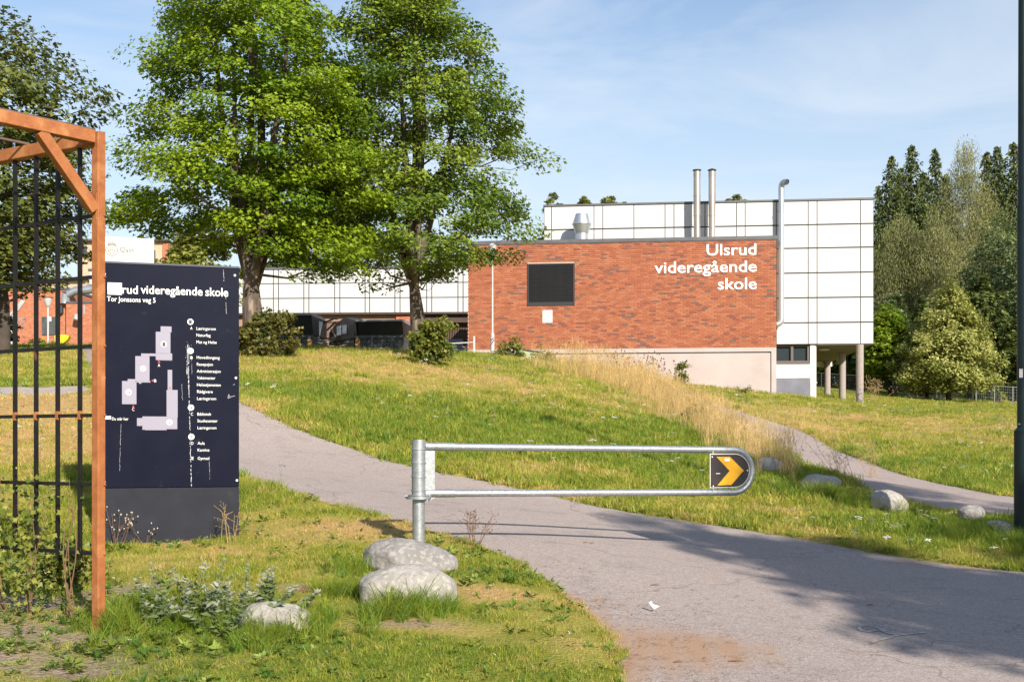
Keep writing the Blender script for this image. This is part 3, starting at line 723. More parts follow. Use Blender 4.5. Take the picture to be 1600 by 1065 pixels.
mb = MB(); srect(mb, 163.5, 649.6, 173.4, 654.6); mb.build('place_marker', M['sign_white'], sign)
for x, y in [(367, 430.2), (368.6, 590.2), (370.2, 750), (163.5, 428), (163, 590), (163, 752)]:
    mb = MB(); u, z = SP.uz(x, y); disc(mb, u, z, 1.9 * pxm, 0, 0.005, 10); mb.build('screw', M['sign_white'], sign)
# bird droppings and scratches: thin crusts on the panel
rr = random.Random(4)
mb = MB()
def drip(x0, y0, x1, y1, w, n=22):
    px_, py_ = x0, y0
    for k in range(1, n + 1):
        t = k / n; nx_, ny_ = x0 + (x1 - x0) * t + rr.uniform(-.5, .5), y0 + (y1 - y0) * t
        if rr.random() < 0.85: sline(mb, [(px_, py_), (nx_, ny_)], w * rr.uniform(.4, 1.2) * pxm, 0.0014)
        px_, py_ = nx_, ny_
drip(293.5, 538, 292, 585, .6, 30); drip(296, 540, 294, 590, .5, 30); drip(294, 575, 296, 640, .8, 40); drip(296, 640, 299, 760, .55, 60)
drip(327, 720, 328, 748, .25); drip(352, 455, 354, 490, .3); drip(349, 421, 350, 440, .35); drip(189, 662, 187, 735, .2); drip(284, 600, 285, 625, .25); drip(299, 556, 300, 585, .25)
for k in range(60):
    a = rr.uniform(0, 6.28); r_ = abs(rr.gauss(0, 1)); x, y = 293.5 + 2.2 * r_ * math.cos(a), 548 + 8 * r_ * math.sin(a)
    srect(mb, x, y, x + .6, y + .8, 0.0014)
o = mb.build('droppings', M['streak'], sign); o['kind'] = 'stuff'
mb = MB(); sline(mb, [(356, 622), (357.5, 615.5), (358.6, 620), (363, 619), (367, 618)], .5 * pxm, 0.0012); sline(mb, [(356, 622), (360, 621)], .4 * pxm, 0.0012); sline(mb, [(364, 601), (367, 600)], .4 * pxm, 0.0012); o = mb.build('graffiti_scrawl', M['lilac'], sign); o['kind'] = 'stuff'

# ---------------------------------------------------------------- swing barrier
ba, bb = W(654, 690, 7.9), W(1175, 690, 8.9)
BP = Plane((ba.x, ba.y), (bb.x - ba.x, bb.y - ba.y))
bar = empty('swing_barrier', (ba.x, ba.y, h1(ba.x, ba.y)), 'galvanised swing barrier with a yellow chevron board at its rounded end', 'barrier')
zY = lambda py, yu: (690 - py) / 1556 * yu + CZ
mb = MB(); zg = h1(ba.x, ba.y)
mb.tube([(ba.x, ba.y, zg - 0.3), (ba.x, ba.y, zY(776, 7.9))], 0.049, 20); mb.build('post', M['galv'], bar, smooth=False)
for p in bar.children[-1].data.polygons: p.use_smooth = len(p.vertices) == 4
def cyl(name, z0, z1, r, m=M['galv']):
    mb = MB(); mb.tube([(ba.x, ba.y, z0), (ba.x, ba.y, z1)], r, 24); o = mb.build(name, m, bar, bevel=0.0)
    for p in o.data.polygons: p.use_smooth = len(p.vertices) == 4
    return o
cyl('sleeve', zY(772.5, 7.9), zY(689, 7.9), 0.0545)
cyl('cap', zY(689, 7.9) + .0005, zY(686.6, 7.9), 0.056)
for y in (701, 722.3, 744.3, 765.8): cyl('collar', zY(y + 1, 7.9), zY(y - 1, 7.9), 0.0605)
cyl('flange', zY(779, 7.9), zY(774.5, 7.9), 0.10)
o = cyl('flange_plate', zY(775.5, 7.9) + .008, zY(772.6, 7.9), 0.082)
mb = MB(); q = Vector((ba.x, ba.y, zY(775, 7.9))); mb.tube([q + Vector((-.11, 0, 0)), q + Vector((-.085, 0, 0))], .012, 8); mb.build('bolt', M['galv'], bar)
mb = MB(); mb.tube([q + Vector((.07, -.05, -.01)), q + Vector((.07, -.05, -.035))], .012, 8); mb.build('bolt', M['galv'], bar)
mb = MB(); BP.box(mb, 0.05, BP.uz(679.5, 700)[0], zY(766, 7.9), zY(703, 7.9), -0.006, 0.006); mb.build('gusset_plate', M['galv'], bar, bevel=0.002)
# arm: one bent tube
uE, uC = BP.uz(1174.5, 735)[0], None
zu0, zl0 = zY(697, 7.9), zY(770.5, 7.9); zu1, zl1 = zY(702.5, 8.87), zY(768.5, 8.87)
rad = (zu1 - zl1) / 2; uC = uE - rad; zm = (zu1 + zl1) / 2
arc = [BP.at(uC + rad * math.sin(t), zm + rad * math.cos(t)) for t in np.linspace(0, math.pi, 19)]
pts = [BP.at(0.05, zu0)] + [BP.at(0.05 + (uC - .05) * t, zu0 + (zu1 - zu0) * t) for t in np.linspace(.1, .95, 8)] + arc + [BP.at(0.05 + (uC - .05) * t, zl0 + (zl1 - zl0) * t) for t in np.linspace(.95, .1, 8)] + [BP.at(0.05, zl0)]
mb = MB(); mb.tube(pts, 0.0285, 16, caps=False); mb.build('arm', M['galv'], bar, smooth=True)
for z_, y_ in ((zu0, 0), (zl0, 0)):
    mb = MB(); mb.tube([BP.at(0.05, z_), BP.at(0.30, z_ + (zu1 - zu0) * .08 if z_ == zu0 else z_ + (zl1 - zl0) * .08)], 0.0325, 16); o = mb.build('arm_socket', M['galv'], bar)
    for p in o.data.polygons: p.use_smooth = len(p.vertices) == 4
mb = MB(); a = BP.at(0.06, zl0 - .035, 0.02); mb.hexa([BP.at(.03, zl0 - .06, .01), BP.at(.09, zl0 - .06, .01), BP.at(.09, zl0 - .06, -.01), BP.at(.03, zl0 - .06, -.01), BP.at(.03, zl0 - .02, .01), BP.at(.16, zl0 - .02, .01), BP.at(.16, zl0 - .02, -.01), BP.at(.03, zl0 - .02, -.01)]); mb.build('lug', M['galv'], bar)
# chevron board: straight left edge, rounded right end
u0, zt_ = BP.uz(1107.3, 709.5); zb_ = BP.uz(1110, 760.5)[1]; u1 = BP.uz(1167.5, 735)[0]; rh = (zt_ - zb_) / 2; zc_ = (zt_ + zb_) / 2; uc = u1 - rh * 1.03
def dshape(g):
    P = [(u0 - g, zb_ - g), ] + [(uc + (rh * 1.03 + g) * math.sin(t), zc_ - (rh + g) * math.cos(t)) for t in np.linspace(0, math.pi, 17)] + [(u0 - g, zt_ + g)]
    return P
def extrude_poly(mb, P, d0, d1):
    n = len(P); mb.add([BP.at(u, z, d0) for u, z in P] + [BP.at(u, z, d1) for u, z in P],
                       [tuple(range(n, 2 * n)), tuple(range(n - 1, -1, -1))] + [(k, (k + 1) % n, n + (k + 1) % n, n + k) for k in range(n)])
mb = MB(); extrude_poly(mb, dshape(0.006), 0.022, 0.030); back = mb.build('chevron_backing', M['header_white'], bar)
mb = MB(); extrude_poly(mb, dshape(-0.001), 0.0302, 0.0325); mb.build('chevron_board', M['chev_black'], bar)
mb = MB(); extrude_poly(mb, [BP.uz(*p) for p in [(1118, 757.6), (1136.8, 735), (1116.2, 713.2), (1137.3, 713.0), (1158.7, 734.6), (1139.5, 756.8)]][::-1], 0.0326, 0.034); mb.build('chevron', M['chev_yellow'], bar)
mb = MB(); P = [BP.uz(*p) for p in [(1128.8, 719.8), (1136.8, 719.8), (1136.8, 715.8), (1128.8, 715.8)]]; extrude_poly(mb, P, 0.0341, 0.0348); mb.build('sticker', M['sign_white'], bar)
mb = MB(); P = [BP.uz(*p) for p in [(1116, 739.8), (1122, 739.62), (1122, 738.8), (1116, 738.4)]]; extrude_poly(mb, P, 0.0326, 0.0333); mb.build('sticker', M['sticker'], bar)
for p in [(1109.5, 713.2), (1111.3, 758.7), (1164.6, 734.3)]:
    u, z = BP.uz(*p); mb = MB(); mb.tube([BP.at(u, z, .0326), BP.at(u, z, .036)], .006, 8); mb.build('rivet', M['sign_white'], bar)
for p, q in (((1112, 709), (1112, 704)), ((1112, 761), (1112, 767))):
    a, b = BP.uz(*p), BP.uz(*q); mb = MB(); mb.beam(BP.at(*a, .02), BP.at(*b, .02), .02, .008); mb.build('clip', M['galv'], bar)

# ---------------------------------------------------------------- lamp post at the right edge
lp = W(1598.5, 835, 10.2); lp.z = h1(lp.x, lp.y)
lamp = empty('lamp_post', lp, 'dark green stepped lamp post rising out of frame beside the footpath', 'lamp post')
zc1 = (690 - 673) / 1556 * 10.2 + CZ
mb = MB(); mb.tube([lp + Vector((0, 0, -.3)), Vector((lp.x, lp.y, zc1))], 0.088, 24); o = mb.build('base_tube', M['green_pole'], lamp, smooth=True)
zp2 = (690 - 322) / 1556 * 10.2 + CZ
mb = MB(); mb.tube([Vector((lp.x, lp.y, zc1)), Vector((lp.x, lp.y, zp2))], [0.058, 0.058], 24); mb.build('pole', M['green_pole'], lamp, smooth=True)
mb = MB(); mb.tube([Vector((lp.x, lp.y, zp2)), Vector((lp.x, lp.y, lp.z + 7))], [0.05, 0.042], 24); mb.build('upper_pole', M['green_pole'], lamp, smooth=True)
mb = MB(); mb.tube([Vector((lp.x, lp.y, zc1 - .03)), Vector((lp.x, lp.y, zc1)), Vector((lp.x, lp.y, zc1 + .035))], [0.0885, 0.09, 0.06], 24); mb.build('collar', M['green_pole'], lamp, smooth=True)
mb = MB(); mb.tube([Vector((lp.x, lp.y, zp2 - .02)), Vector((lp.x, lp.y, zp2 + .03))], [0.0595, 0.052], 24); mb.build('collar', M['green_pole'], lamp, smooth=True)
mb = MB(); mb.tube([Vector((lp.x, lp.y, lp.z + 6.9)), Vector((lp.x, lp.y, lp.z + 7.1)), Vector((lp.x + .1, lp.y - .5, lp.z + 7.3))], 0.03, 12); mb.box((lp.x + .12, lp.y - .7, lp.z + 7.28), (.22, .55, .09)); mb.build('lantern', M['green_pole'], lamp)
mb = MB(); q = Vector((lp.x - .040, lp.y - .044, zY(590, 10.2))); mb.beam(q, q + Vector((0, 0, .09)), .035, .002, up=Vector((-.67, -.74, 0))); mb.build('sticker', M['sticker'], lamp)
for k in (-0.35, 0.1):
    q = Vector((lp.x - math.cos(k) * .05, lp.y - .03, zc1 + .07)); mb = MB(); mb.tube([q, q + Vector((-.012, -.008, 0))], .007, 6); mb.build('bolt', M['galv'], lamp)

# ---------------------------------------------------------------- boulders
from mathutils import noise as mnoise
def boulder(px, py, yu, w, d, h, rot, seed, label, m, tilt=0.0, sink=0.25):
    me = bpy.data.meshes.new('boulder')
    import bmesh
    bm = bmesh.new(); bmesh.ops.create_icosphere(bm, subdivisions=5, radius=1.0)
    for v in bm.verts:
        p = v.co.copy()
        s = 1 + 0.22 * mnoise.noise(p * 0.9 + Vector((seed, 0, 0))) + 0.08 * mnoise.noise(p * 2.3 + Vector((0, seed, 0))) + 0.025 * mnoise.noise(p * 7 + Vector((seed, seed, 0))) + 0.008 * mnoise.noise(p * 22)
        q = p * s
        q.z = math.copysign(abs(q.z) ** 0.8, q.z)
        v.co = Vector((q.x * w / 2, q.y * d / 2, q.z * h / 2 - tilt * q.x * w / 2))
    bm.to_mesh(me); bm.free()
    for p in me.polygons: p.use_smooth = True
    me.materials.append(m)
    g = G(px, py); g.y += d * .38; z = h1(g.x, g.y)
    o = bpy.data.objects.new('boulder', me); o.location = (g.x, g.y, z + h / 2 - sink); o.rotation_euler = (0, 0, rot); COL.objects.link(o)
    return tag(o, label, 'boulder', 'boulders along the path edge')
boulder(641, 897, 7.35, .61, .42, .33, -0.1, 1.3, 'grey boulder sloping down to the right at the barrier post foot', M['boulder'], tilt=0.20, sink=.11)
boulder(637, 958, 6.1, .55, .40, .34, 0.05, 4.1, 'pale rounded boulder in front of the barrier boulder, half hidden by grass', M['boulder_pale'], tilt=0.05, sink=.09)
boulder(420, 992, 5.15, .40, .28, .20, 0.0, 7.7, 'low flat boulder sunk in grass beside the silvery leafed weeds', M['boulder_pale'], sink=.06)
boulder(1204, 737, 14.2, .40, .36, .30, 0.2, 2.2, 'small rounded boulder just past the chevron board', M['boulder_pale'], sink=.10)
boulder(1285, 761, 13.2, .52, .40, .27, 0.0, 9.1, 'low wide boulder half buried in the dry grass beside the footpath', M['boulder_pale'], sink=.12)
boulder(1394, 798, 11.6, .46, .36, .27, -0.15, 5.5, 'pale domed boulder standing clear on the grass strip near the lamp post', M['boulder_pale'], tilt=.12, sink=.06)
boulder(1524, 812, 11.2, .32, .26, .20, 0.3, 3.9, 'greyish boulder sunk in tall grass between the footpath and lamp post', M['boulder'], sink=.05)
boulder(1566, 840, 9.9, .32, .25, .20, 0.1, 6.3, 'dark small boulder touching the lamp post foot', M['boulder'], sink=.04)

# ---------------------------------------------------------------- school: brick block
fdir = Vector((1.0, -0.094 * K)).normalized()
br_r = W(1213, 690, 38.5)
BK = Plane((br_r.x, br_r.y), fdir)                    # u = 0 at the right-hand corner, negative to the left
uL = BK.uz(731, 450)[0]
z_top = BK.uz(1213, 368)[1]; z_bb = BK.uz(1213, 542.3)[1]
school = empty('brick_school_block', (br_r.x, br_r.y, h1(br_r.x, br_r.y)), 'red brick school block with white lettering, black louvre and pale concrete base', 'building')
DEP = 9.0
COURSE, BL, BH, JT = 0.075, 0.238, 0.063, 0.012
nrow = int(round((z_top - 0.13 - z_bb) / COURSE)); COURSE = (z_top - 0.13 - z_bb) / nrow
lv = (BK.uz(824, 478), BK.uz(898, 411))               # louvre opening
lu0, lu1, lz0, lz1 = lv[0][0], lv[1][0], lv[0][1], lv[1][1]
mb = MB()
BK.box(mb, uL, 0, z_bb, z_top - 0.13, -DEP, -0.016)
mb.build('wall_core', M['mortar'], school)
# individual bricks, laid in stretcher bond; the 300 that show largest are parts, the rest one mass
rb = random.Random(11)
bricks = []
for r in range(nrow):
    z = z_bb + r * COURSE + JT / 2
    off = (BL / 2) * (r % 2) + rb.uniform(-.01, .01)
    u = -0.0; first = True
    x1 = 0.0
    while x1 > uL + 0.02:
        L = (BL / 2 if (first and r % 2) else BL); first = False
        x0 = max(x1 - L, uL)
        b0, b1 = x0 + JT, x1
        bands = [(b0, b1)]
        if z + BH > lz0 and z < lz1:
            bands = []
            if b1 <= lu0: bands = [(b0, b1)]
            elif b0 >= lu1: bands = [(b0, b1)]
            else:
                if b0 < lu0 - .03: bands.append((b0, lu0))
                if b1 > lu1 + .03: bands.append((lu1, b1))
        for q in bands:
            if q[1] - q[0] > 0.03: bricks.append((q[0], q[1], z, r))
        x1 = x0
def brick_kind(u, z):
    n = vnoise(np.array([u * .55]), np.array([z * 9.0]), 0.5, 41)[0] * .6 + .4 * vnoise(np.array([u]), np.array([z * 1.3]), 1.6, 42)[0]
    t = rb.random() - (n - 0.5) * 0.36
    return 0 if t > .60 else 1 if t > .36 else 2 if t > .12 else 3 if t > .045 else 4
UB = MB(); UB.v = []
shared = {}
bricks.sort(key=lambda b: -b[0])
def is_big(b): return (b[1] - b[0]) > BL - JT - .02
big = [b for b in bricks if is_big(b) and b[0] > -4.2 and b[2] > z_bb + 0.2]
big = set(id(b) for b in big[:300])
ang = math.atan2(fdir.y, fdir.x)
for b in bricks:
    k = brick_kind(b[0], b[2]); pr = rb.uniform(-0.002, 0.003)
    if id(b) in big:
        if k not in shared:
            s_ = MB(); s_.box((0, 0, 0), (BL - JT, 0.02, BH)); shared[k] = s_.mesh('brick', BR[k])
        o = bpy.data.objects.new('brick', shared[k]); COL.objects.link(o)
        o.location = BK.at((b[0] + b[1]) / 2, b[2] + BH / 2, -0.009 + pr); o.rotation_euler = (0, 0, ang)
        o.parent = school; o.matrix_parent_inverse = parent_world(school).inverted()
    else:
        BK.box(UB, b[0], b[1], b[2], b[2] + BH, -0.0185, pr, k)
o = UB.build('brickwork', BR, school); o['kind'] = 'stuff'
# roof flashing
mb = MB(); BK.box(mb, uL - .04, .04, z_top - 0.132, z_top, -DEP, 0.035); mb.build('roof_flashing', M['flash'], school)
mb = MB(); BK.box(mb, uL - .02, .02, z_top - 0.16, z_top - .1325, -0.004, 0.022); mb.build('drip_edge', M['flash'], school)
# concrete base: upper band and a recessed panel below a shadow gap
zpb = BK.uz(900, 551.5)[1]
mb = MB(); BK.box(mb, uL, 0, zpb, z_bb - 0.003, -DEP, 0.012); mb.build('base_band', M['plinth'], school)
mb = MB(); BK.box(mb, uL + .05, -0.3, zpb - .05, zpb - .001, -DEP, -0.03); mb.build('shadow_gap', M['joint'], school)
mb = MB(); BK.box(mb, uL, -0.225, zpb - 3.0, zpb - 0.051, -DEP, 0.008); mb.build('base_wall', M['plinth'], school)
mb = MB(); BK.box(mb, -0.19, 0, zpb - 3.0, zpb - .001, -DEP, 0.012); mb.build('corner_pier', M['plinth'], school)
mb = MB(); a = BK.uz(925.5, 551); mb.beam(BK.at(a[0], a[1] - .02, .03), BK.at(a[0], a[1] + .1, .03), .05, .05); mb.build('pipe_stub', M['joint'], school)
# louvre with slats
mb = MB()
fw = 0.06
BK.box(mb, lu0, lu0 + fw, lz0, lz1, -.08, .03); BK.box(mb, lu1 - fw, lu1, lz0, lz1, -.08, .03)
BK.box(mb, lu0 + fw, lu1 - fw, lz1 - .05, lz1, -.08, .03); BK.box(mb, lu0 + fw, lu1 - fw, lz0, lz0 + .14, -.08, .024)
mb.build('louvre_frame', M['louvre_frame'], school)
mb = MB(); BK.box(mb, lu0 + .02, lu1 - .02, lz0 + .02, lz1 - .02, -.016, -.012); mb.build('louvre_back', M['joint'], school)
ns = 18; zs0, zs1 = lz0 + .145, lz1 - .055; sl = None
for k in range(ns):
    z = zs0 + (zs1 - zs0) * (k + .5) / ns; h_ = (zs1 - zs0) / ns
    if sl is None:
        s_ = MB(); L = lu1 - lu0 - 2 * fw - .004
        s_.hexa([Vector(p) for p in [(-L/2, -.020, -h_*.46), (L/2, -.020, -h_*.46), (L/2, .002, -h_*.40), (-L/2, .002, -h_*.40), (-L/2, -.001, h_*.30), (L/2, -.001, h_*.30), (L/2, .010, h_*.36), (-L/2, .010, h_*.36)]])
        sl = s_.mesh('slat', M['louvre'])
    o = bpy.data.objects.new('slat', sl); COL.objects.link(o); o.location = BK.at((lu0 + lu1) / 2, z, 0.006); o.rotation_euler = (0, 0, ang)
    o.parent = school; o.matrix_parent_inverse = parent_world(school).inverted()
# lettering on the wall
for body, x0, x1, yb, yc in (('Ulsrud', 1104, 1181.5, 398.5, 380.2), ('videregående', 1022.5, 1182.2, 425.5, 407.2), ('skole', 1121.5, 1182.2, 451.8, 433.5)):
    u0, z0 = BK.uz(x0, yb); u1, _ = BK.uz(x1, yb); zc_ = BK.uz((x0 + x1) / 2, yc)[1]; z0 = BK.uz((x0 + x1) / 2, yb)[1]
    fit_text('wall_lettering', body, M['sign_white'], BK, u0, u1, z0, zc_, 0.006, school, 0.010, 0.022)
# no-smoking style notice
mb = MB(); a, b = BK.uz(848, 504), BK.uz(863, 484.5); BK.rect(mb, a, b, 0.004, 0.012)
notice = mb.build('notice', M['sign_white'], school)
mb = MB(); cu_, cz_ = BK.uz(855.5, 490)
n = 20
for k in range(n):
    t0, t1 = 2 * math.pi * k / n, 2 * math.pi * (k + 1) / n
    mb.add([BK.at(cu_ + r * math.cos(t), cz_ + r * math.sin(t), .0135) for r, t in ((.075, t0), (.075, t1), (.095, t1), (.095, t0))], [(0, 1, 2, 3)])
mb.beam(BK.at(cu_ - .06, cz_ + .06, .0135), BK.at(cu_ + .06, cz_ - .06, .0135), .016, .002)
mb.build('notice_symbol', M['red_print'], notice)
mb = MB()
for k in range(5): mb.beam(BK.at(cu_ - .13, cz_ - .15 - .035 * k, .0128), BK.at(cu_ + (.10 if k % 2 else .02), cz_ - .15 - .035 * k, .0128), .012, .001)
mb.build('notice_text', M['taupe'], notice)
mb = MB()
BK.box(mb, cu_ - .015, cu_ + .05, cz_ - .03, cz_ - .01, .0128, .0136); mb.build('notice_pictogram', M['dark_print'], notice)

def tag_part(o): return o
# roof hood (double cone) on the brick roof
hz0 = BK.uz(909, 368)[1]
hp = W(909, 690, 39.62); hood = empty('roof_vent_hood', (hp.x, hp.y, z_top), 'double cone zinc vent hood standing on the brick block roof', 'vent')
zz = lambda py, yu: (690 - py) / 1556 * yu + CZ
mb = MB(); mb.tube([(hp.x, hp.y, z_top - .02), (hp.x, hp.y, zz(364, 39.62)), (hp.x, hp.y, zz(363.8, 39.62))], [.25, .25, .2], 28); mb.build('base_tube', M['duct'], hood, smooth=False)
mb = MB(); mb.tube([(hp.x, hp.y, zz(365, 39.62)), (hp.x, hp.y, zz(350.5, 39.62))], [.26, .375], 28); mb.build('lower_cone', M['duct'], hood)
mb = MB(); mb.tube([(hp.x, hp.y, zz(350.3, 39.62)), (hp.x, hp.y, zz(334.5, 39.62))], [.38, .25], 28); mb.build('upper_cone', M['duct'], hood)
mb = MB(); mb.tube([(hp.x, hp.y, zz(351, 39.62)), (hp.x, hp.y, zz(349.8, 39.62))], [.388, .388], 28); mb.build('seam_ring', M['duct'], hood)
for c in hood.children:
    for p in c.data.polygons: p.use_smooth = len(p.vertices) == 4
# two steel flues
for i, (x, lab) in enumerate(((1089, 'left of two rust stained steel flues with a flat cap'), (1112.5, 'right of two rust stained steel flues with a pointed cap'))):
    q = W(x, 690, 39.5); r = .135
    fl_ = empty('flue', (q.x, q.y, z_top), lab, 'chimney', 'steel flues on the roof')
    zt_ = zz(268.5, 39.5)
    for a_, b_, nm in ((z_top - .05, zz(337, 39.5), 'lower_tube'), (zz(337, 39.5), zt_, 'upper_tube')):
        mb = MB(); mb.tube([(q.x, q.y, a_), (q.x, q.y, b_)], r if nm == 'upper_tube' else r * .93, 24); o = mb.build(nm, M['flue'], fl_)
        for p in o.data.polygons: p.use_smooth = len(p.vertices) == 4
    for y in (337, 306, 275, 272):
        mb = MB(); mb.tube([(q.x, q.y, zz(y + .6, 39.5)), (q.x, q.y, zz(y - .6, 39.5))], r * 1.06, 24); mb.build('clamp_ring', M['flue'], fl_)
    mb = MB(); mb.tube([(q.x, q.y, zt_ - .02), (q.x, q.y, zt_ + .06)], r * .75, 16); mb.build('neck', M['flue'], fl_)
    mb = MB(); mb.tube([(q.x, q.y, zt_ + .05), (q.x, q.y, zt_ + .075), (q.x, q.y, zt_ + (.10 if i == 0 else .14))], [r * 1.28, r * 1.28, .02], 24); mb.build('cap', M['joint'], fl_)

# ---------------------------------------------------------------- white panelled block behind
SETB = 1.35
WP = Plane((br_r.x - BK.n.x * SETB, br_r.y - BK.n.y * SETB), fdir)
white = empty('white_school_block', tuple(WP.at(1.5, h1(*WP.at(1.5, 0).xy))), 'white panelled school block on pebbled columns behind the brick block', 'building')
wuL, wuR = WP.uz(850, 400)[0], WP.uz(1365, 400)[0]
wz1 = WP.uz(1290, 313.2)[1]; wz0 = WP.uz(1290, 537.8)[1]
D2 = 10.0
mb = MB(); WP.box(mb, wuL, wuR, wz0 + .01, wz1, -D2, -0.03); mb.build('wall_core', M['joint'], white)
mb = MB(); WP.box(mb, wuL - .03, wuR + .03, wz1 + .001, wz1 + .075, -D2, 0.02); mb.build('roof_flashing', M['flash'], white)
rows = [WP.uz(1290, y)[1] for y in (313.2, 350.7, 387.2, 426, 464.8, 503.8, 537.8)]
cols = [850, 861.6, 928, 941.8, 990.4, 1039, 1053, 1101.5, 1150.6, 1164.2, 1213, 1262.7, 1276.6, 1344.6, 1365]
cu = [WP.uz(x, 400)[0] for x in cols]
for i in range(6):
    for j in range(len(cu) - 1):
        if i >= 2 and cols[j] < 1150: continue
        ja, jb = 0.016, 0.028
        mb = MB(); WP.box(mb, cu[j] + ja, cu[j + 1] - ja, rows[i + 1] + jb, rows[i] - jb, -0.027, rb.uniform(-.002, .002)); mb.build('panel', M['white_panel'], white, bevel=0.006)
# soffit, recessed lower storey, columns, window, hatch
uA = WP.uz(1276, 600)[0]; uH = WP.uz(1266.5, 600)[0]
zgr = h1(*WP.at(1.5, 0).xy) - 1.5
mb = MB(); WP.box(mb, uA + .001, wuR, wz0 - .02, wz0 + .008, -D2, -.03); mb.build('soffit', M['soffit'], white)
mb = MB(); WP.box(mb, uA + .001, wuR, wz0 - .25, wz0 - .021, -D2, -D2 + .25); mb.build('back_beam', M['concrete_white'], white)
mb = MB(); WP.box(mb, -4.0, uH - .001, zgr, WP.uz(1240, 566.5)[1], -D2, -.12); mb.build('lower_wall', M['concrete_white'], white)
mb = MB(); WP.box(mb, uH, uA, zgr, wz0 - .001, -D2 + 2, -.10); mb.build('corner_pier', M['concrete_white'], white)
wa, wb = WP.uz(1213, 566), WP.uz(1264, 540.5)
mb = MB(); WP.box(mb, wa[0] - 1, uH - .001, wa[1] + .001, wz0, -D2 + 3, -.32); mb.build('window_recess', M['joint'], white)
mb = MB(); u0, u1, z0, z1 = wa[0] - .3, uH - .002, wa[1] + .002, wz0 - .001
WP.box(mb, u0, u1, z0, z0 + .07, -.3, -.14); WP.box(mb, u0, u1, z1 - .06, z1, -.3, -.14); um = WP.uz(1238.5, 550)[0]
WP.box(mb, um - .05, um + .05, z0 + .071, z1 - .061, -.3, -.15); WP.box(mb, u1 - .10, u1, z0 + .071, z1 - .061, -.3, -.15); WP.box(mb, u0, u0 + .3, z0 + .071, z1 - .061, -.3, -.15)
wf = mb.build('window_frame', M['window_frame'], white)
mb = MB(); WP.box(mb, u0 - .1, u1, z0 - .05, z0 - .0, -.16, -.08); mb.build('window_sill', M['window_frame'], white)
for a, b in ((u0 + .3, um - .05), (um + .05, u1 - .1)):
    mb = MB(); WP.box(mb, a + .002, b - .002, z0 + .072, z1 - .062, -.26, -.25); mb.build('pane', M['glass'], wf)
a, b = WP.uz(1213.5, 640), WP.uz(1267, 590)
mb = MB(); WP.box(mb, a[0], b[0], a[1] - .3, b[1], -.119, -.085); mb.build('hatch', M['hatch'], white)
mb = MB(); WP.box(mb, a[0] - .05, b[0] + .03, b[1] + .001, b[1] + .05, -.119, -.07); mb.build('hatch_frame', M['concrete_white'], white)
for i, (x, yu) in enumerate(((1343.5, 39.3), (1316.2, 43.2), (1292.8, 47.5))):
    q = W(x, 690, yu); r = .145 * (1 + .0 * i)
    g = h1(q.x, q.y)
    mb = MB(); mb.tube([(q.x, q.y, g - .6), (q.x, q.y, wz0 - .021)], r, 22); o = mb.build('column', M['column'], white)
    for p in o.data.polygons: p.use_smooth = len(p.vertices) == 4
q = WP.at(uA + .55, wz0 - .05, -1.6); mb = MB(); mb.tube([q, q + Vector((0, 0, -.06))], [.22, .2], 18); mb.build('ceiling_lamp', M['white_metal'], white)
# zinc pipe up the brick corner
pp = WP.at(WP.uz(1219.5, 400)[0], 0, 0.27)
pipe = empty('zinc_pipe', (pp.x, pp.y, z_bb), 'tall zinc duct pipe with a gooseneck top on the brick corner', 'pipe')
zt_ = zz(291.5, 39.3); zb_ = zz(500, 39.3); r = .115
mb = MB(); mb.tube([(pp.x, pp.y, zb_ + .04), (pp.x, pp.y, zt_)], r, 20); mb.build('tube', M['duct'], pipe, smooth=True)
mb = MB(); pts = [Vector((pp.x, pp.y, zt_)) + Vector((0.10 * (1 - math.cos(t)), -.17 * (1 - math.cos(t)), .17 * math.sin(t))) for t in np.linspace(0, 2.2, 9)]
mb.tube(pts, r, 20, caps=False); mb.build('gooseneck', M['duct'], pipe, smooth=True)
mb = MB(); mb.tube([pts[-2], pts[-2] + (pts[-1] - pts[-2]) * .6], r * .9, 20); mb.build('grille', M['joint'], pipe)
mb = MB(); pts = [Vector((pp.x, pp.y, zb_ + .04)) + BK.u.to_3d() * (-.2 * (1 - math.cos(t))) + Vector((0, 0, -.2 * math.sin(t))) for t in np.linspace(0, 1.5, 8)]
mb.tube(pts, r, 20); mb.build('elbow', M['duct'], pipe, smooth=True)
for y in (389, 427, 465, 330, 490):
    z = zz(y, 39.3); mb = MB(); mb.tube([(pp.x, pp.y, z), (pp.x, pp.y, z + .03)], r * 1.05, 20); mb.build('clamp_ring', M['duct'], pipe)
    mb = MB(); mb.beam((pp.x, pp.y, z + .015), Vector((pp.x, pp.y, z + .015)) + BK.u.to_3d() * -.15, .03, .03); mb.build('bracket', M['joint'], pipe)

# ---------------------------------------------------------------- low white wing at the left
YW = 50.0
wr = W(735, 690, YW); LW = Plane((wr.x, wr.y), (1.0, -0.05))
wing = empty('low_white_wing', (wr.x - 8, wr.y, h1(wr.x - 8, wr.y)), 'long low white panelled wing with a brown timber strip beneath', 'building')
lU = [LW.uz(x, 450)[0] for x in (139, 190.6, 198.6, 238, 246, 285.4, 293.4, 332.8, 340.8, 379.7, 387.7, 427, 435, 474.7, 482.6, 523, 531, 570.4, 577.5, 617, 625, 666.7, 674.6, 715.5, 723.5, 745)]
lz1, lz0 = LW.uz(729, 419)[1], LW.uz(729, 487.8)[1]
lr = [LW.uz(729, y)[1] for y in (419, 441, 464.3, 487.8)]
mb = MB(); LW.box(mb, lU[0], lU[-1], lz0 + .01, lz1, -9, -.03); mb.build('wall_core', M['joint'], wing)
mb = MB(); LW.box(mb, lU[0] - .05, lU[-1], lz1 + .001, lz1 + .12, -9, .03); mb.build('roof_flashing', M['flash'], wing)
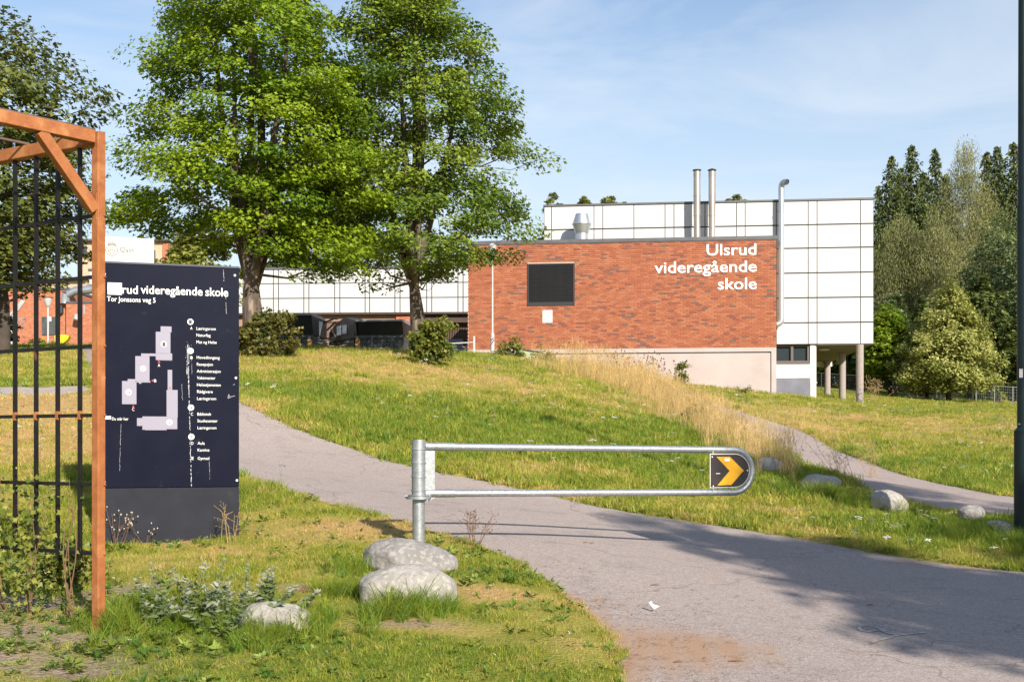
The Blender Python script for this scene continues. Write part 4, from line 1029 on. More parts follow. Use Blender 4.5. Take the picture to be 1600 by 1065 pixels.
for i in range(3):
    for j in range(len(lU) - 1):
        mb = MB(); LW.box(mb, lU[j] + .026, lU[j + 1] - .026, lr[i + 1] + .026, lr[i] - .026, -.027, rb.uniform(-.002, .002)); mb.build('panel', M['white_panel'], wing)
mb = MB(); LW.box(mb, lU[0] - .02, lU[-1], lz0 - .08, lz0 - .005, -9, .05); mb.build('drip_edge', M['dark_wall'], wing)
gz = h1(*LW.at(-4, 0).xy) - 2.5
mb = MB(); LW.box(mb, lU[0] + .2, LW.uz(618, 490)[0], gz, lz0 - .081, -8, -.25); mb.build('lower_cladding', M['cladding'], wing)
for k in range(26):
    u = LW.uz(492, 500)[0] + k * 0.145
    mb = MB(); LW.box(mb, u, u + .1, gz, LW.uz(500, 504)[1], -.249, -.22); mb.build('board', M['timber'], wing)
mb = MB(); LW.box(mb, LW.uz(492, 500)[0] - .1, LW.uz(618, 500)[0], LW.uz(500, 504)[1] + .002, LW.uz(500, 501)[1], -.249, -.2); mb.build('cladding_rail', M['dark_wall'], wing)
mb = MB(); LW.box(mb, LW.uz(618.2, 490)[0], LW.uz(640, 490)[0], gz, lz0 - .081, -8, -.12); mb.build('brick_pier', M['far_brick'], wing)
mb = MB(); LW.box(mb, LW.uz(639.62, 490)[0], lU[-1], LW.uz(700, 503)[1], lz0 - .081, -8, -.2); mb.build('dark_fascia', M['dark_wall'], wing)
mb = MB(); LW.box(mb, LW.uz(639.62, 490)[0], lU[-1], gz, LW.uz(700, 503)[1] - .002, -8, -3); mb.build('recess_wall', M['joint'], wing)
mb = MB()
for k in range(34):
    u = LW.uz(655, 510)[0] + k * .083
    LW.box(mb, u, u + .035, gz, LW.uz(700, 503)[1] - .003, -.6, -.55)
o = mb.build('timber_screen', M['timber'], wing); o['kind'] = 'stuff'
mb = MB(); LW.box(mb, LW.uz(700, 500)[0], LW.uz(724, 500)[0], gz, LW.uz(710, 532)[1], .2, .9); mb.build('grey_bench_box', M['hatch'], wing)
# zinc hood on the wing's roof
q = LW.at(LW.uz(661, 410)[0], lz1, -2.5)
hood2 = empty('roof_cowl', tuple(q), 'zinc roof cowl seen through the branches above the low white wing', 'vent')
mb = MB(); mb.tube([q, q + Vector((0, 0, 1.05))], [.33, .33], 20); mb.build('base_tube', M['duct'], hood2, smooth=False)
mb = MB(); mb.tube([q + Vector((0, 0, .5)), q + Vector((0, 0, 1.2)), q + Vector((0, 0, 1.45))], [.45, .52, .3], 20); mb.build('upper_cone', M['duct'], hood2)

# ---------------------------------------------------------------- waste skips in front of the wing
def skip(xl, xr, ytop, yu, label, lid_y):
    a, b = W(xl, 690, yu), W(xr, 690, yu)
    P = Plane((a.x, a.y), (b.x - a.x, -0.10 * (b.x - a.x)))
    t = empty('waste_skip', tuple(a.xy) + (h1(a.x, a.y),), label, 'skip', 'waste skips behind the trees')
    L = b.x - a.x; g = h1(a.x, a.y) - .4
    zA = (690 - 526) / 1556 * yu + CZ; zt_ = (690 - ytop) / 1556 * yu + CZ; zl = (690 - lid_y) / 1556 * yu + CZ
    mb = MB(); P.box(mb, .06, L, g, zA, -1.8, 0); mb.build('body', M['skip'], t)
    mb = MB()
    for k in range(6): P.box(mb, .3 + k * (L - .5) / 5, .36 + k * (L - .5) / 5, g, zA - .05, .001, .05)
    P.box(mb, .05, L, zA - .05, zA + .04, .002, .06); mb.build('ribs', M['skip'], t)
    mb = MB()          # sloping black loading flap
    mb.hexa([P.at(.1, zA + .041, 0.05), P.at(L, zA + .041, 0.05), P.at(L, zA + .041, -1.7), P.at(.1, zA + .041, -1.7),
             P.at(.1, zl, .25), P.at(L, zl, .25), P.at(L, zl, -1.7), P.at(.1, zl, -1.7)]); mb.build('flap', M['skip_black'], t)
    mb = MB()          # pitched grey lid
    mb.hexa([P.at(.05, zl + .002, 0.30), P.at(L, zl + .002, 0.30), P.at(L, zl + .002, -1.8), P.at(.05, zl + .002, -1.8),
             P.at(.05, zl + .06, .30), P.at(L, zl + .06, .30), P.at(L, zt_, -1.0), P.at(.05, zt_, -1.0)]); mb.build('lid', M['skip_lid'], t)
    # end wall: six-sided brown plate
    E = [(.05, g), (.05, zA), (.28, zl + .05), (-.7, zt_ + .03), (-1.5, zl + .1), (-1.85, zA), (-1.8, g)]
    mb = MB(); n = len(E); v = [P.at(-.0, z, d) for d, z in E] + [P.at(.05, z, d) for d, z in E]
    mb.add(v, [tuple(range(n)), tuple(range(2 * n - 1, n - 1, -1))] + [((k + 1) % n, k, n + k, n + (k + 1) % n) for k in range(n)]); mb.build('end_plate', M['skip_side'], t)
    return t, P, g, zA, zl, zt_
t, P, g, zA, zl, zt_ = skip(556, 632, 497.5, 33, 'grey skip with brown end plate and two notices, right of the left maple', 504)
# long brown end house of that skip with its notices
a = W(515, 690, 34.2); b = W(557, 690, 33.0)
E2 = Plane((a.x, a.y), (b.x - a.x, b.y - a.y)); L = (b - a).length
mb = MB(); zy = lambda y: (690 - y) / 1556 * 33.6 + CZ
Q = [(0, g), (0, zy(517)), (.27 * L, zy(503)), (.62 * L, zy(496.5)), (L, zy(504.5)), (L * .93, zy(528)), (L * .95, g)]
n = len(Q); v = [E2.at(u, z, 0.02) for u, z in Q] + [E2.at(u, z, -.5) for u, z in Q]
mb.add(v, [tuple(range(n - 1, -1, -1)), tuple(range(n, 2 * n))] + [(k, (k + 1) % n, n + (k + 1) % n, n + k) for k in range(n)]); mb.build('end_hood', M['skip_side'], t)
for x0, x1, y0, y1 in ((527.5, 533.5, 509, 524), (536, 543, 507, 522)):
    mb = MB(); E2.rect(mb, E2.uz(x0, y1), E2.uz(x1, y0), .021, .035); mb.build('notice', M['sticker'], t)
mb = MB(); E2.rect(mb, E2.uz(543.2, 522), E2.uz(545, 505.5), .021, .04); mb.build('notice_edge', M['joint'], t)
mb = MB(); p0 = E2.at(*E2.uz(524, 500), .05); 
for q0, q1 in (((500, 508), (524, 498)), ((524, 498), (530, 498.5)), ((513, 516), (527, 503)), ((505, 527), (514, 529)), ((514, 529), (536, 526)), ((520, 515), (538, 546))):
    mb.beam(E2.at(*E2.uz(*q0), .06), E2.at(*E2.uz(*q1), .06), .05, .05)
mb.build('lever_frame', M['skip_side'], t)
mb = MB(); mb.beam(E2.at(*E2.uz(516, 533), .06), E2.at(*E2.uz(558, 526), .06), .07, .07); mb.build('end_rail', M['skip_side'], t)
skip(400, 492, 490, 33.5, 'dark skip with black flap, half hidden by the left maple shrub', 495)
for x, lab in ((484, 'yellow and red marker board beside the left skip'), (558.5, 'yellow and red marker board on the corner of the right skip')):
    a = W(x, 543, 32.4); mk = empty('hazard_marker', (a.x, a.y, h1(a.x, a.y)), lab, 'marker', 'hazard markers on the skips')
    z0 = h1(a.x, a.y) - .1; z1 = (690 - 531) / 1556 * 32.4 + CZ
    mb = MB(); mb.box((a.x, a.y, (z0 + z1) / 2), (.03, .03, z1 - z0)); mb.build('stem', M['galv'], mk)
    mb = MB(); mb.box((a.x + .01, a.y - .03, z1 - .13), (.14, .02, .30)); mb.build('board', M['mark_yellow'], mk)
    mb = MB(); 
    for k in range(2): mb.beam((a.x - .06, a.y - .042, z1 - .24 + k * .13), (a.x + .08, a.y - .042, z1 - .13 + k * .13), .004, .045)
    mb.build('stripe', M['mark_red'], mk)
    mb = MB(); mb.box((a.x, a.y - .02, z1 + .06), (.05, .03, .08)); mb.build('cap', M['white_metal'], mk)
a, b = W(487, 541.5, 32.6), W(517, 541, 32.6); mb = MB(); mb.beam(a, b, .12, .07); z0 = h1(a.x, a.y)
for q in (a, b): mb.beam(Vector((q.x, q.y, z0 - .1)), Vector((q.x, q.y, q.z)), .08, .08)
tag(mb.build('red_beam', M['pink_beam']), 'faded red beam lying low between the two skips', 'beam')
a = W(498, 690, 34); mb = MB(); z0 = h1(a.x, a.y)
mb.tube([(a.x - .12, a.y, z0 - .1), (a.x - .1, a.y, z0 + .5), (a.x + .05, a.y, z0 + 1.0)], [.13, .14, .10], 10)
tag(mb.build('rolled_sheet', M['sticker'], smooth=True), 'pale rolled sheet standing upright between the skips', 'roll')

# ---------------------------------------------------------------- slender street lamp, railing, green box by the brick wall
q = W(769.5, 690, 36.5); q.z = h1(q.x, q.y)
sl_ = empty('street_lamp', q, 'slim white street lamp standing before the brick wall left end', 'street lamp')
zk = (690 - 523) / 1556 * 36.5 + CZ
mb = MB(); mb.tube([q + Vector((0, 0, -.3)), Vector((q.x, q.y, zk))], [.075, .075], 14); mb.build('base_tube', M['white_metal'], sl_, smooth=True)
mb = MB(); mb.tube([Vector((q.x, q.y, zk - .01)), Vector((q.x, q.y, zk + .1)), Vector((q.x, q.y, zz(398, 36.5)))], [.075, .034, .03], 14); mb.build('pole', M['white_metal'], sl_, smooth=True)
mb = MB(); e = Vector((q.x, q.y, zz(398, 36.5))); mb.tube([e, e + Vector((0, 0, .1)), e + Vector((0, 0, .35)), e + Vector((0, 0, .42))], [.04, .12, .15, .04], 16); mb.build('lamp_head', M['white_metal'], sl_, smooth=True)
mb = MB(); mb.beam((q.x - .03, q.y - .09, zz(537, 36.5)), (q.x + .06, q.y - .09, zz(531, 36.5)), .01, .03); mb.beam((q.x - .04, q.y - .09, zz(531, 36.5)), (q.x + .06, q.y - .09, zz(528, 36.5)), .01, .025); mb.build('scrawl', M['joint'], sl_)
q = W(741, 690, 35.8); q.z = h1(q.x, q.y)
ra = empty('railing', q, 'white end post and rail of a low railing by the brick corner', 'railing')
mb = MB(); ztp = (690 - 525) / 1556 * 35.8 + CZ; mb.box((q.x, q.y, (q.z - .2 + ztp) / 2), (.07, .07, ztp - q.z + .2)); mb.build('post', M['white_metal'], ra)
q2 = W(690, 690, 35.8); zr = (690 - 536) / 1556 * 35.8 + CZ
mb = MB(); mb.tube([(q.x - .036, q.y, zr + .03), (q2.x, q2.y, zr - .03)], .025, 10); mb.build('rail', M['white_metal'], ra)
mb = MB(); mb.box((q2.x, q2.y, (q.z - .2 + zr) / 2), (.06, .06, zr - q.z + .2)); mb.build('post', M['white_metal'], ra)
q = W(826, 690, 35.6); gz_ = h1(q.x, q.y)
gb = empty('garden_box', (q.x, q.y, gz_), 'pale green tilted box overgrown by weeds at the wall foot', 'box')
def tilt(mb, c, sz, ang_y):
    ca, sa_ = math.cos(ang_y), math.sin(ang_y); P_ = []
    for dz in (-1, 1):
        for dx, dy in ((-1, -1), (1, -1), (1, 1), (-1, 1)):
            x, y, z = dx * sz[0] / 2, dy * sz[1] / 2, dz * sz[2] / 2
            P_.append((c[0] + x * ca + z * sa_, c[1] + y, c[2] - x * sa_ + z * ca))
    mb.hexa(P_)
zc0 = (690 - 557) / 1556 * 35.6 + CZ
mb = MB(); tilt(mb, (q.x, q.y, zc0), (.95, .6, .36), .16); mb.build('body', M['green_box'], gb, bevel=.01)
mb = MB(); tilt(mb, (q.x - .03, q.y, zc0 + .21), (1.05, .68, .05), .16); mb.build('lid', M['joint'], gb)

# ---------------------------------------------------------------- left distance: gym, upper house, hoop, lamp, slides
YG = 46.0
a = W(15, 690, YG + 1.0); GY_ = Plane((a.x, a.y), (1, -0.02))
gym = empty('brick_gym', (a.x + 1.5, a.y, h1(a.x + 1.5, a.y)), 'orange brick gym with a dark doorway seen through the lattice', 'building')
u2 = GY_.uz(108, 480)[0]; zt1 = GY_.uz(60, 453)[1]; zt2 = GY_.uz(130, 475)[1]; gzz = h1(a.x + 1.5, a.y) - 2
mb = MB(); GY_.box(mb, -.5, u2, gzz, zt1, -8, 0); mb.build('wall', M['far_brick'], gym)
mb = MB(); GY_.box(mb, -.55, u2 + .05, zt1 + .001, zt1 + .1, -8, .05); mb.build('roof_edge', M['flash'], gym)
mb = MB(); GY_.box(mb, u2 + .001, GY_.uz(150, 480)[0], gzz, zt2, -8, .35); mb.build('side_wall', M['far_brick'], gym)
mb = MB(); GY_.box(mb, u2 + .001, GY_.uz(150, 480)[0], zt2 + .001, zt2 + .08, -8, .40); mb.build('roof_edge', M['flash'], gym)
mb = MB(); GY_.rect(mb, GY_.uz(66, 523), GY_.uz(93, 495), .002, .05); mb.build('doorway', M['skip'], gym)
mb = MB(); GY_.rect(mb, GY_.uz(76, 502), GY_.uz(81, 495), .051, .07); mb.build('door_notice', M['sticker'], gym)
mb = MB(); q = GY_.at(*GY_.uz(96.5, 484), .1); mb.box(q, (.18, .25, .35)); mb.build('wall_lamp', M['joint'], gym)
mb = MB(); q = GY_.at(*GY_.uz(134, 496), .6); mb.tube([q, q + Vector((-.1, -.1, -.05)), q + Vector((-.15, -.15, -.2))], [.1, .2, .14], 12); mb.build('wall_lamp', M['white_metal'], gym)
du0 = GY_.uz(106, 457)[0]; q0 = GY_.at(du0 - .1, GY_.uz(106, 458)[1], .1); q1 = GY_.at(GY_.uz(150, 452)[0], GY_.uz(150, 452)[1], .1)
mb = MB(); mb.tube([q0 + Vector((.0, 0, -.5)), q0 + Vector((.05, 0, -.1)), q0 + Vector((.5, 0, .1)), q1], .20, 14); mb.build('roof_duct', M['duct'], gym, smooth=True)
mb = MB(); mb.tube([q0 + Vector((1.0, 0, -.6)), q0 + Vector((1.0, 0, -1.0))], .28, 14); mb.build('vent', M['duct'], gym, smooth=True)
mb = MB(); q = W(75, 690, YG - 2); z0 = h1(q.x, q.y); q.z = z0
lm = empty('globe_lamp', q, 'small white globe lamp on a pole before the brick gym', 'street lamp')
mb.tube([q + Vector((0, 0, -.2)), Vector((q.x, q.y, (690 - 478) / 1556 * (YG - 2) + CZ))], .04, 8); mb.build('pole', M['white_metal'], lm)
mb = MB(); zc0 = (690 - 475) / 1556 * (YG - 2) + CZ; mb.tube([(q.x, q.y, zc0 - .1), (q.x, q.y, zc0 + .1), (q.x, q.y, zc0 + .25), (q.x, q.y, zc0 + .3)], [.08, .17, .17, .24], 14); mb.build('lamp_head', M['white_metal'], lm, smooth=True)
q = W(18, 690, YG - 6); q.z = h1(q.x, q.y); yb_ = YG - 6
hoop = empty('basketball_hoop', q, 'grey basketball hoop with leaning arm before the brick gym', 'hoop')
zq = lambda y: (690 - y) / 1556 * yb_ + CZ
mb = MB(); mb.tube([q + Vector((0, 0, -.2)), Vector((q.x, q.y, zq(495))), W(30, 476, yb_)], .07, 8); mb.build('arm', M['galv'], hoop)
c = W(26, 490, yb_); mb = MB(); mb.tube([c + Vector((-.25, -.1, -.1)), c + Vector((.3, -.1, .55)), c + Vector((.36, -.1, .5)), c + Vector((-.15, -.1, -.15))], .05, 6); mb.build('backboard_edge', M['white_metal'], hoop)
mb = MB(); c = W(30, 498, yb_); 
for k in range(12):
    t0, t1 = 2 * math.pi * k / 12, 2 * math.pi * (k + 1) / 12
    mb.tube([c + Vector((.25 * math.cos(t0), .25 * math.sin(t0), 0)), c + Vector((.25 * math.cos(t1), .25 * math.sin(t1), 0))], .015, 5, caps=False)
    mb.tube([c + Vector((.25 * math.cos(t0), .25 * math.sin(t0), 0)), c + Vector((.16 * math.cos(t1), .16 * math.sin(t1), -.4))], .007, 4, caps=False)
o = mb.build('rim_and_net', M['net'], hoop); o['kind'] = 'stuff'
mb = MB(); mb.box(W(27, 512, yb_), (.45, .2, .05)); mb.build('foot_plate', M['joint'], hoop)
for x, y0, y1, w, lab in ((64, 527, 540, .13, 'narrow yellow slide tip standing in weeds before the gym'), (98, 523, 535, .30, 'wide yellow plastic scoop standing before the gym doorway')):
    c = W(x, (y0 + y1) / 2, YG - 7); h_ = (y1 - y0) / 1556 * (YG - 7)
    g0 = h1(c.x, c.y)
    mb = MB(); n = 12
    P_ = [(-w * .9, -h_ / 2), (-w * .5, -h_ * .62), (w * .2, -h_ * .55), (w * .75, -h_ * .1), (w * .95, h_ * .35), (w * .5, h_ * .5), (-w * .6, h_ * .52), (-w * .95, h_ * .4)]
    if w < .2: P_ = [(-w * 1.1, -h_ / 2), (w * .6, -h_ / 2), (w * .8, h_ * .5), (w * .3, h_ * .3)]
    n = len(P_); v = [(c.x + a_, c.y - .1, c.z + b_) for a_, b_ in P_] + [(c.x + a_ * .8, c.y + .3, c.z + b_ * .8) for a_, b_ in P_]
    mb.add(v, [tuple(range(n)), tuple(range(2 * n - 1, n - 1, -1))] + [((k + 1) % n, k, n + k, n + (k + 1) % n) for k in range(n)])
    mb.box((c.x, c.y + .1, (g0 + c.z - h_ / 2) / 2 - .05), (.08, .08, max(.1, c.z - h_ / 2 - g0 + .2)))
    tag(mb.build('yellow_scoop', M['yellow_plastic']), lab, 'play equipment')
# upper house behind the sign header
YH = 75.0
a = W(125, 690, YH); UH = Plane((a.x, a.y), (1, 0.0))
house = empty('tan_house', (a.x + 3, a.y, h1(a.x + 3, a.y)), 'tan rendered house with brick corner and dark flat roof behind the sign', 'house')
uz_ = UH.uz
mb = MB(); UH.box(mb, 0, uz_(254.5, 400)[0], h1(a.x + 3, a.y) - 2, uz_(200, 377.5)[1], -9, 0); mb.build('wall', M['far_tan'], house)
mb = MB(); UH.box(mb, uz_(254.6, 400)[0], uz_(263, 400)[0], h1(a.x + 3, a.y) - 2, uz_(200, 377.5)[1], -9, .1); mb.build('brick_corner', M['far_brick'], house)
mb = MB(); UH.box(mb, -.3, uz_(264, 400)[0], uz_(200, 377.4)[1], uz_(200, 374.5)[1], -9.3, .4); mb.build('roof', M['flash'], house)
for x0, x1, y0, y1 in ((240.5, 243, 391, 412), (128, 136, 384, 396), (150, 158, 384, 396)):
    mb = MB(); UH.rect(mb, uz_(x0, y1), uz_(x1, y0), .001, .05); w_ = mb.build('window', M['window_frame'], house)
    mb = MB(); UH.rect(mb, uz_(x0 + .4, y1 - .5), uz_(x1 - .4, y0 + .5), .051, .06); mb.build('pane', M['glass'], w_)
a = W(88, 690, 70); L2_ = Plane((a.x, a.y), (1, 0))
row = empty('pale_house', (a.x + 2, a.y, h1(a.x + 2, a.y)), 'pale house with grey roof peeking above the gym roof', 'house')
mb = MB(); L2_.box(mb, -3, L2_.uz(135, 430)[0], h1(a.x + 2, a.y) - 2, L2_.uz(100, 437)[1], -7, 0); mb.build('wall', M['far_tan'], row)
mb = MB(); z0, z1 = L2_.uz(100, 436.8)[1], L2_.uz(100, 424)[1]; u1 = L2_.uz(138, 430)[0]
mb.hexa([L2_.at(-3.2, z0, .5), L2_.at(u1, z0, .5), L2_.at(u1, z0, -7.5), L2_.at(-3.2, z0, -7.5), L2_.at(-3.2, z1, -3.2), L2_.at(u1 - 2, z1, -3.2), L2_.at(u1 - 2, z1, -3.8), L2_.at(-3.2, z1, -3.8)]); mb.build('roof', M['flash'], row)
mb = MB(); L2_.rect(mb, L2_.uz(101, 447), L2_.uz(106, 440), .001, .05); w_ = mb.build('window', M['window_frame'], row)
mb = MB(); L2_.rect(mb, L2_.uz(101.5, 446.5), L2_.uz(105.5, 440.5), .051, .06); mb.build('pane', M['glass'], w_)

# ---------------------------------------------------------------- trees
def leaf_template(kind):
    if kind == 'maple':      # lobed leaf folded along its middle
        P = np.array([(0, -.5, 0), (.54, .04, .12), (.20, .14, .05), (0, .60, 0), (-.20, .14, .05), (-.54, .04, .12)])
        Fc = np.array([(0, 1, 2), (0, 2, 3), (0, 3, 4), (0, 4, 5)])
    elif kind == 'oval':
        P = np.array([(0, -.5, 0), (.27, -.05, .08), (0, .5, 0), (-.27, -.05, .08)])
        Fc = np.array([(0, 1, 2), (0, 2, 3)])
    elif kind == 'spray':    # pendulous or coniferous twig of small leaves
        P = np.array([(0, -.5, 0), (.11, -.15, .02), (.05, .5, 0), (-.09, .1, .02)])
        Fc = np.array([(0, 1, 2), (0, 2, 3)])
    return P, Fc
def leaves_mesh(name, pos, nrm, size, tint, kind, m, updir=None, rng=None):
    """many leaf-sized faces: one template per position, facing nrm"""
    rng = rng or RNG
    P, Fc = leaf_template(kind); N = len(pos); k = len(P)
    n = nrm / np.linalg.norm(nrm, axis=1, keepdims=True)
    r = rng.normal(size=(N, 3)) if updir is None else updir
    t = r - (r * n).sum(1, keepdims=True) * n; t /= np.linalg.norm(t, axis=1, keepdims=True) + 1e-9
    b = np.cross(n, t)
    V = pos[:, None, :] + size[:, None, None] * (P[None, :, 0:1] * b[:, None, :] + P[None, :, 1:2] * t[:, None, :] + P[None, :, 2:3] * n[:, None, :])
    f = (np.arange(N)[:, None, None] * k + Fc[None]).reshape(-1, 3)
    return np_mesh(name, V.reshape(-1, 3), f, m, smooth=False, attrs={'tint': np.repeat(np.clip(tint, 0, 1), k)})

def profile_r(prof, z):
    zs = [p[0] for p in prof]; rs = [p[1] for p in prof]
    return np.interp(z, zs, rs)

def broad_tree(base, prof, ncl, nlf, lsize, rad, trunk_r, m_leaf, m_bark, seed, kind='maple', flat=0.45, lean=(0, 0), fork=None, forks=4,
               tint_c=0.5, tint_s=0.25, limb=True, droop=0.0, inner=0.25, trunk_top=0.8, zsquash=1.0, extra=(), lump=0.28, axis_shift=0.0, flare=True):
    """crown profile prof = [(height above base, radius)]; returns trunk mesh builder and crown mesh (local to base)"""
    rng = np.random.default_rng(seed); rnd = random.Random(seed)
    z0, z1 = prof[0][0], prof[-1][0]; Ht = z1
    trunk = MB()
    axis = lambda z: np.array([lean[0] * z / Ht + 0.12 * math.sin(z * 0.9 + seed), lean[1] * z / Ht + 0.10 * math.cos(z * 0.8 + seed) - 0.10 * math.cos(seed), z])
    zf = fork if fork else Ht * trunk_top
    zs = np.linspace(-0.3, Ht * trunk_top, 14)
    pts = [axis(max(z, 0)) * [1, 1, 0] + [0, 0, z] for z in zs]
    rr_ = [trunk_r * ((1.25 if flare else 1.1) if z <= 0 else 1.12 if z < zs[2] else 1.0) * max(0.10, 1 - 0.85 * max(0, z) / (Ht * trunk_top)) * (1.0 if z < zf else 0.72) for z in zs]
    trunk.tube(pts, rr_, 12)
    nodes = [(np.array(p), r) for p, r in zip(pts, rr_) if p[2] > z0 * 0.55]
    # main limbs rising from the fork
    if fork:
        for k in range(forks):
            a = 2 * math.pi * (k + rnd.uniform(-.25, .25)) / forks + seed; zt_ = rnd.uniform(0.5, 0.85) * (z1 - fork) + fork
            rt = profile_r(prof, zt_) * rnd.uniform(.35, .65); st_ = axis(fork * rnd.uniform(.85, 1.15)); P_ = []; R_ = []
            for t in np.linspace(0, 1, 8):
                q = st_ * (1 - t) + np.array([*axis(zt_)[:2], zt_]) * t + np.array([math.cos(a), math.sin(a), 0]) * rt * (t ** 0.75) + rng.normal(size=3) * .05 * t
                P_.append(q); R_.append(trunk_r * 0.5 * (1 - 0.85 * t) + 0.012)
            trunk.tube(P_, R_, 8); nodes += list(zip(P_[1:], R_[1:]))
    # cluster centres spread through the crown, denser towards its outside
    C = []
    tries = 0
    while len(C) < ncl and tries < ncl * 60:
        tries += 1
        z = rng.uniform(z0, z1); rm = profile_r(prof, z)
        if rng.random() > (rm / max(p[1] for p in prof)) ** 1.2 + .05: continue
        a = rng.uniform(0, 2 * math.pi); f = inner + (1 - inner) * rng.random() ** 0.45
        lum = 1 + lump * math.sin(3 * a + seed + z * 1.3) * math.cos(z * 1.9 + seed * 2 + a)
        c = np.array([*axis(z)[:2], z]) + np.array([math.cos(a), math.sin(a), 0]) * max(rm * f * lum - rad * .35, 0)
        if all(np.sum(((c - d) * [1, 1, 1.5]) ** 2) > (rad * 0.62) ** 2 for d in C): C.append(c)
    C += [np.array(e, float) for e in extra]
    pos, nr, sz, tn, up = [], [], [], [], []
    nd = np.array([n[0] for n in nodes]); nr_ = np.array([n[1] for n in nodes])
    for c in C:
        if limb:
            d = np.linalg.norm((nd - c) * [1, 1, 1], axis=1) + np.where(nd[:, 2] > c[2] - .15, 3.0, 0) ; j = int(np.argmin(d)); s_ = nd[j]; R0 = min(nr_[j] * .55, .02 + .012 * d[j])
            mid = s_ * .5 + c * .5 + np.array([0, 0, -.10 * np.linalg.norm(c - s_)]) + rng.normal(size=3) * .08
            trunk.tube([s_, mid, c], [R0, R0 * .65, .006], 5, caps=False)
            nd = np.vstack([nd, mid[None]]); nr_ = np.append(nr_, R0 * .6)
        n = int(nlf * rng.uniform(.6, 1.35)); q = rng.normal(size=(n, 3)); q /= np.linalg.norm(q, axis=1, keepdims=True) + 1e-9
        q *= (rng.random((n, 1)) ** 0.42); rc = rad * rng.uniform(.7, 1.3)
        q = q * [rc, rc, rc * flat]
        q[:, 2] -= droop * (q[:, 0] ** 2 + q[:, 1] ** 2) / rc
        out = c - np.array([*axis(c[2])[:2], c[2] - .8]); out /= np.linalg.norm(out) + 1e-9
        nm = np.array([0, 0, .75]) + out * .55 + rng.normal(size=(n, 3)) * .42
        pos.append(c + q); nr.append(nm); sz.append(lsize * rng.uniform(.6, 1.3, n))
        tn.append(np.clip(tint_c + rng.normal() * tint_s * .6 + rng.normal(size=n) * tint_s * .6, 0, 1))
        if kind == 'spray': up.append(np.tile([[0, 0, 1.0]], (n, 1)) + rng.normal(size=(n, 3)) * .25 + out * .3)
    pos, nr, sz, tn = np.concatenate(pos), np.concatenate(nr), np.concatenate(sz), np.concatenate(tn)
    if kind == 'spray': nr = rng.normal(size=nr.shape) * [1, 1, .25]
    crown = leaves_mesh('crown', pos, nr, sz, tn, kind, m_leaf, np.concatenate(up) if up else None, rng)
    return trunk.mesh('trunk', m_bark, True), crown

def spruce(Ht, R, seed, m_leaf, m_bark, nbr=430, hb=0.05):
    """conifer: branches leave the trunk at every height, sag and turn up at the tip, each hung with needle sprays"""
    rng = np.random.default_rng(seed); trunk = MB()
    trunk.tube([(0, 0, -.4), (0, 0, Ht * .5), (0, 0, Ht)], [Ht * .014, Ht * .008, .01], 8)
    pos, nr, sz, tn, up = [], [], [], [], []
    for i in range(nbr):
        t = (i + rng.random()) / nbr
        z = Ht * (hb + (1 - hb) * t); a = i * 2.39996 + rng.uniform(-.5, .5)
        sect = 1 + .22 * math.sin(2 * a + seed) + .12 * math.sin(5 * a + z)
        L = (R * (1 - t) ** 0.72 * rng.uniform(.6, 1.15) * sect + .22)
        if rng.random() < .08: continue
        n = max(14, int(L * 20)); s = rng.uniform(.08, 1, n); d = np.array([math.cos(a), math.sin(a)]); side = np.array([-d[1], d[0]])
        off = rng.normal(size=n) * .30 * (1.12 - s) * min(L, 1.8)
        sag = rng.uniform(.25, .6)
        p = np.stack([d[0] * s * L + side[0] * off, d[1] * s * L + side[1] * off, z - sag * L * s + .30 * L * s ** 3 - abs(off) * .5 - rng.random(n) ** 2 * .35], 1)
        pos.append(p); sz.append(rng.uniform(.28, .62, n) * (0.6 + .4 * (1 - t)))
        nr.append(rng.normal(size=(n, 3)) * .55 + np.array([d[0] * .5, d[1] * .5, 0.6]))
        up.append(np.tile(np.array([[d[0] * .8, d[1] * .8, -.7]]), (n, 1)) + rng.normal(size=(n, 3)) * .45)
        tn.append(np.clip(.30 + rng.normal() * .12 + rng.normal(size=n) * .16 + .3 * (s > .75), 0, 1))
    crown = leaves_mesh('crown', np.concatenate(pos), np.concatenate(nr), np.concatenate(sz), np.concatenate(tn), 'spray2', m_leaf, np.concatenate(up), rng)
    return trunk.mesh('trunk', m_bark, True), crown
_lt = leaf_template
def leaf_template(kind):
    if kind == 'spray2':
        P = np.array([(0, -.5, 0), (.20, -.25, -.03), (.12, .25, 0), (0, .55, 0), (-.14, .2, .02), (-.2, -.2, -.04)])
        return P, np.array([(0, 1, 2), (0, 2, 3), (0, 3, 4), (0, 4, 5)])
    return _lt(kind)

def place_tree(name, loc, trunk_me, crown_me, label, group=None, scale=1.0, rot=0.0, cat='tree'):
    t = empty(name, loc, label, cat, group); t.scale = (scale,) * 3; t.rotation_euler = (0, 0, rot)
    for nm, me in (('trunk', trunk_me), ('crown', crown_me)):
        o = bpy.data.objects.new(nm, me); COL.objects.link(o); o.parent = t
    return t
def gl(px, py, yu):
    g = W(px, py, yu); g.z = h1(g.x, g.y); return g

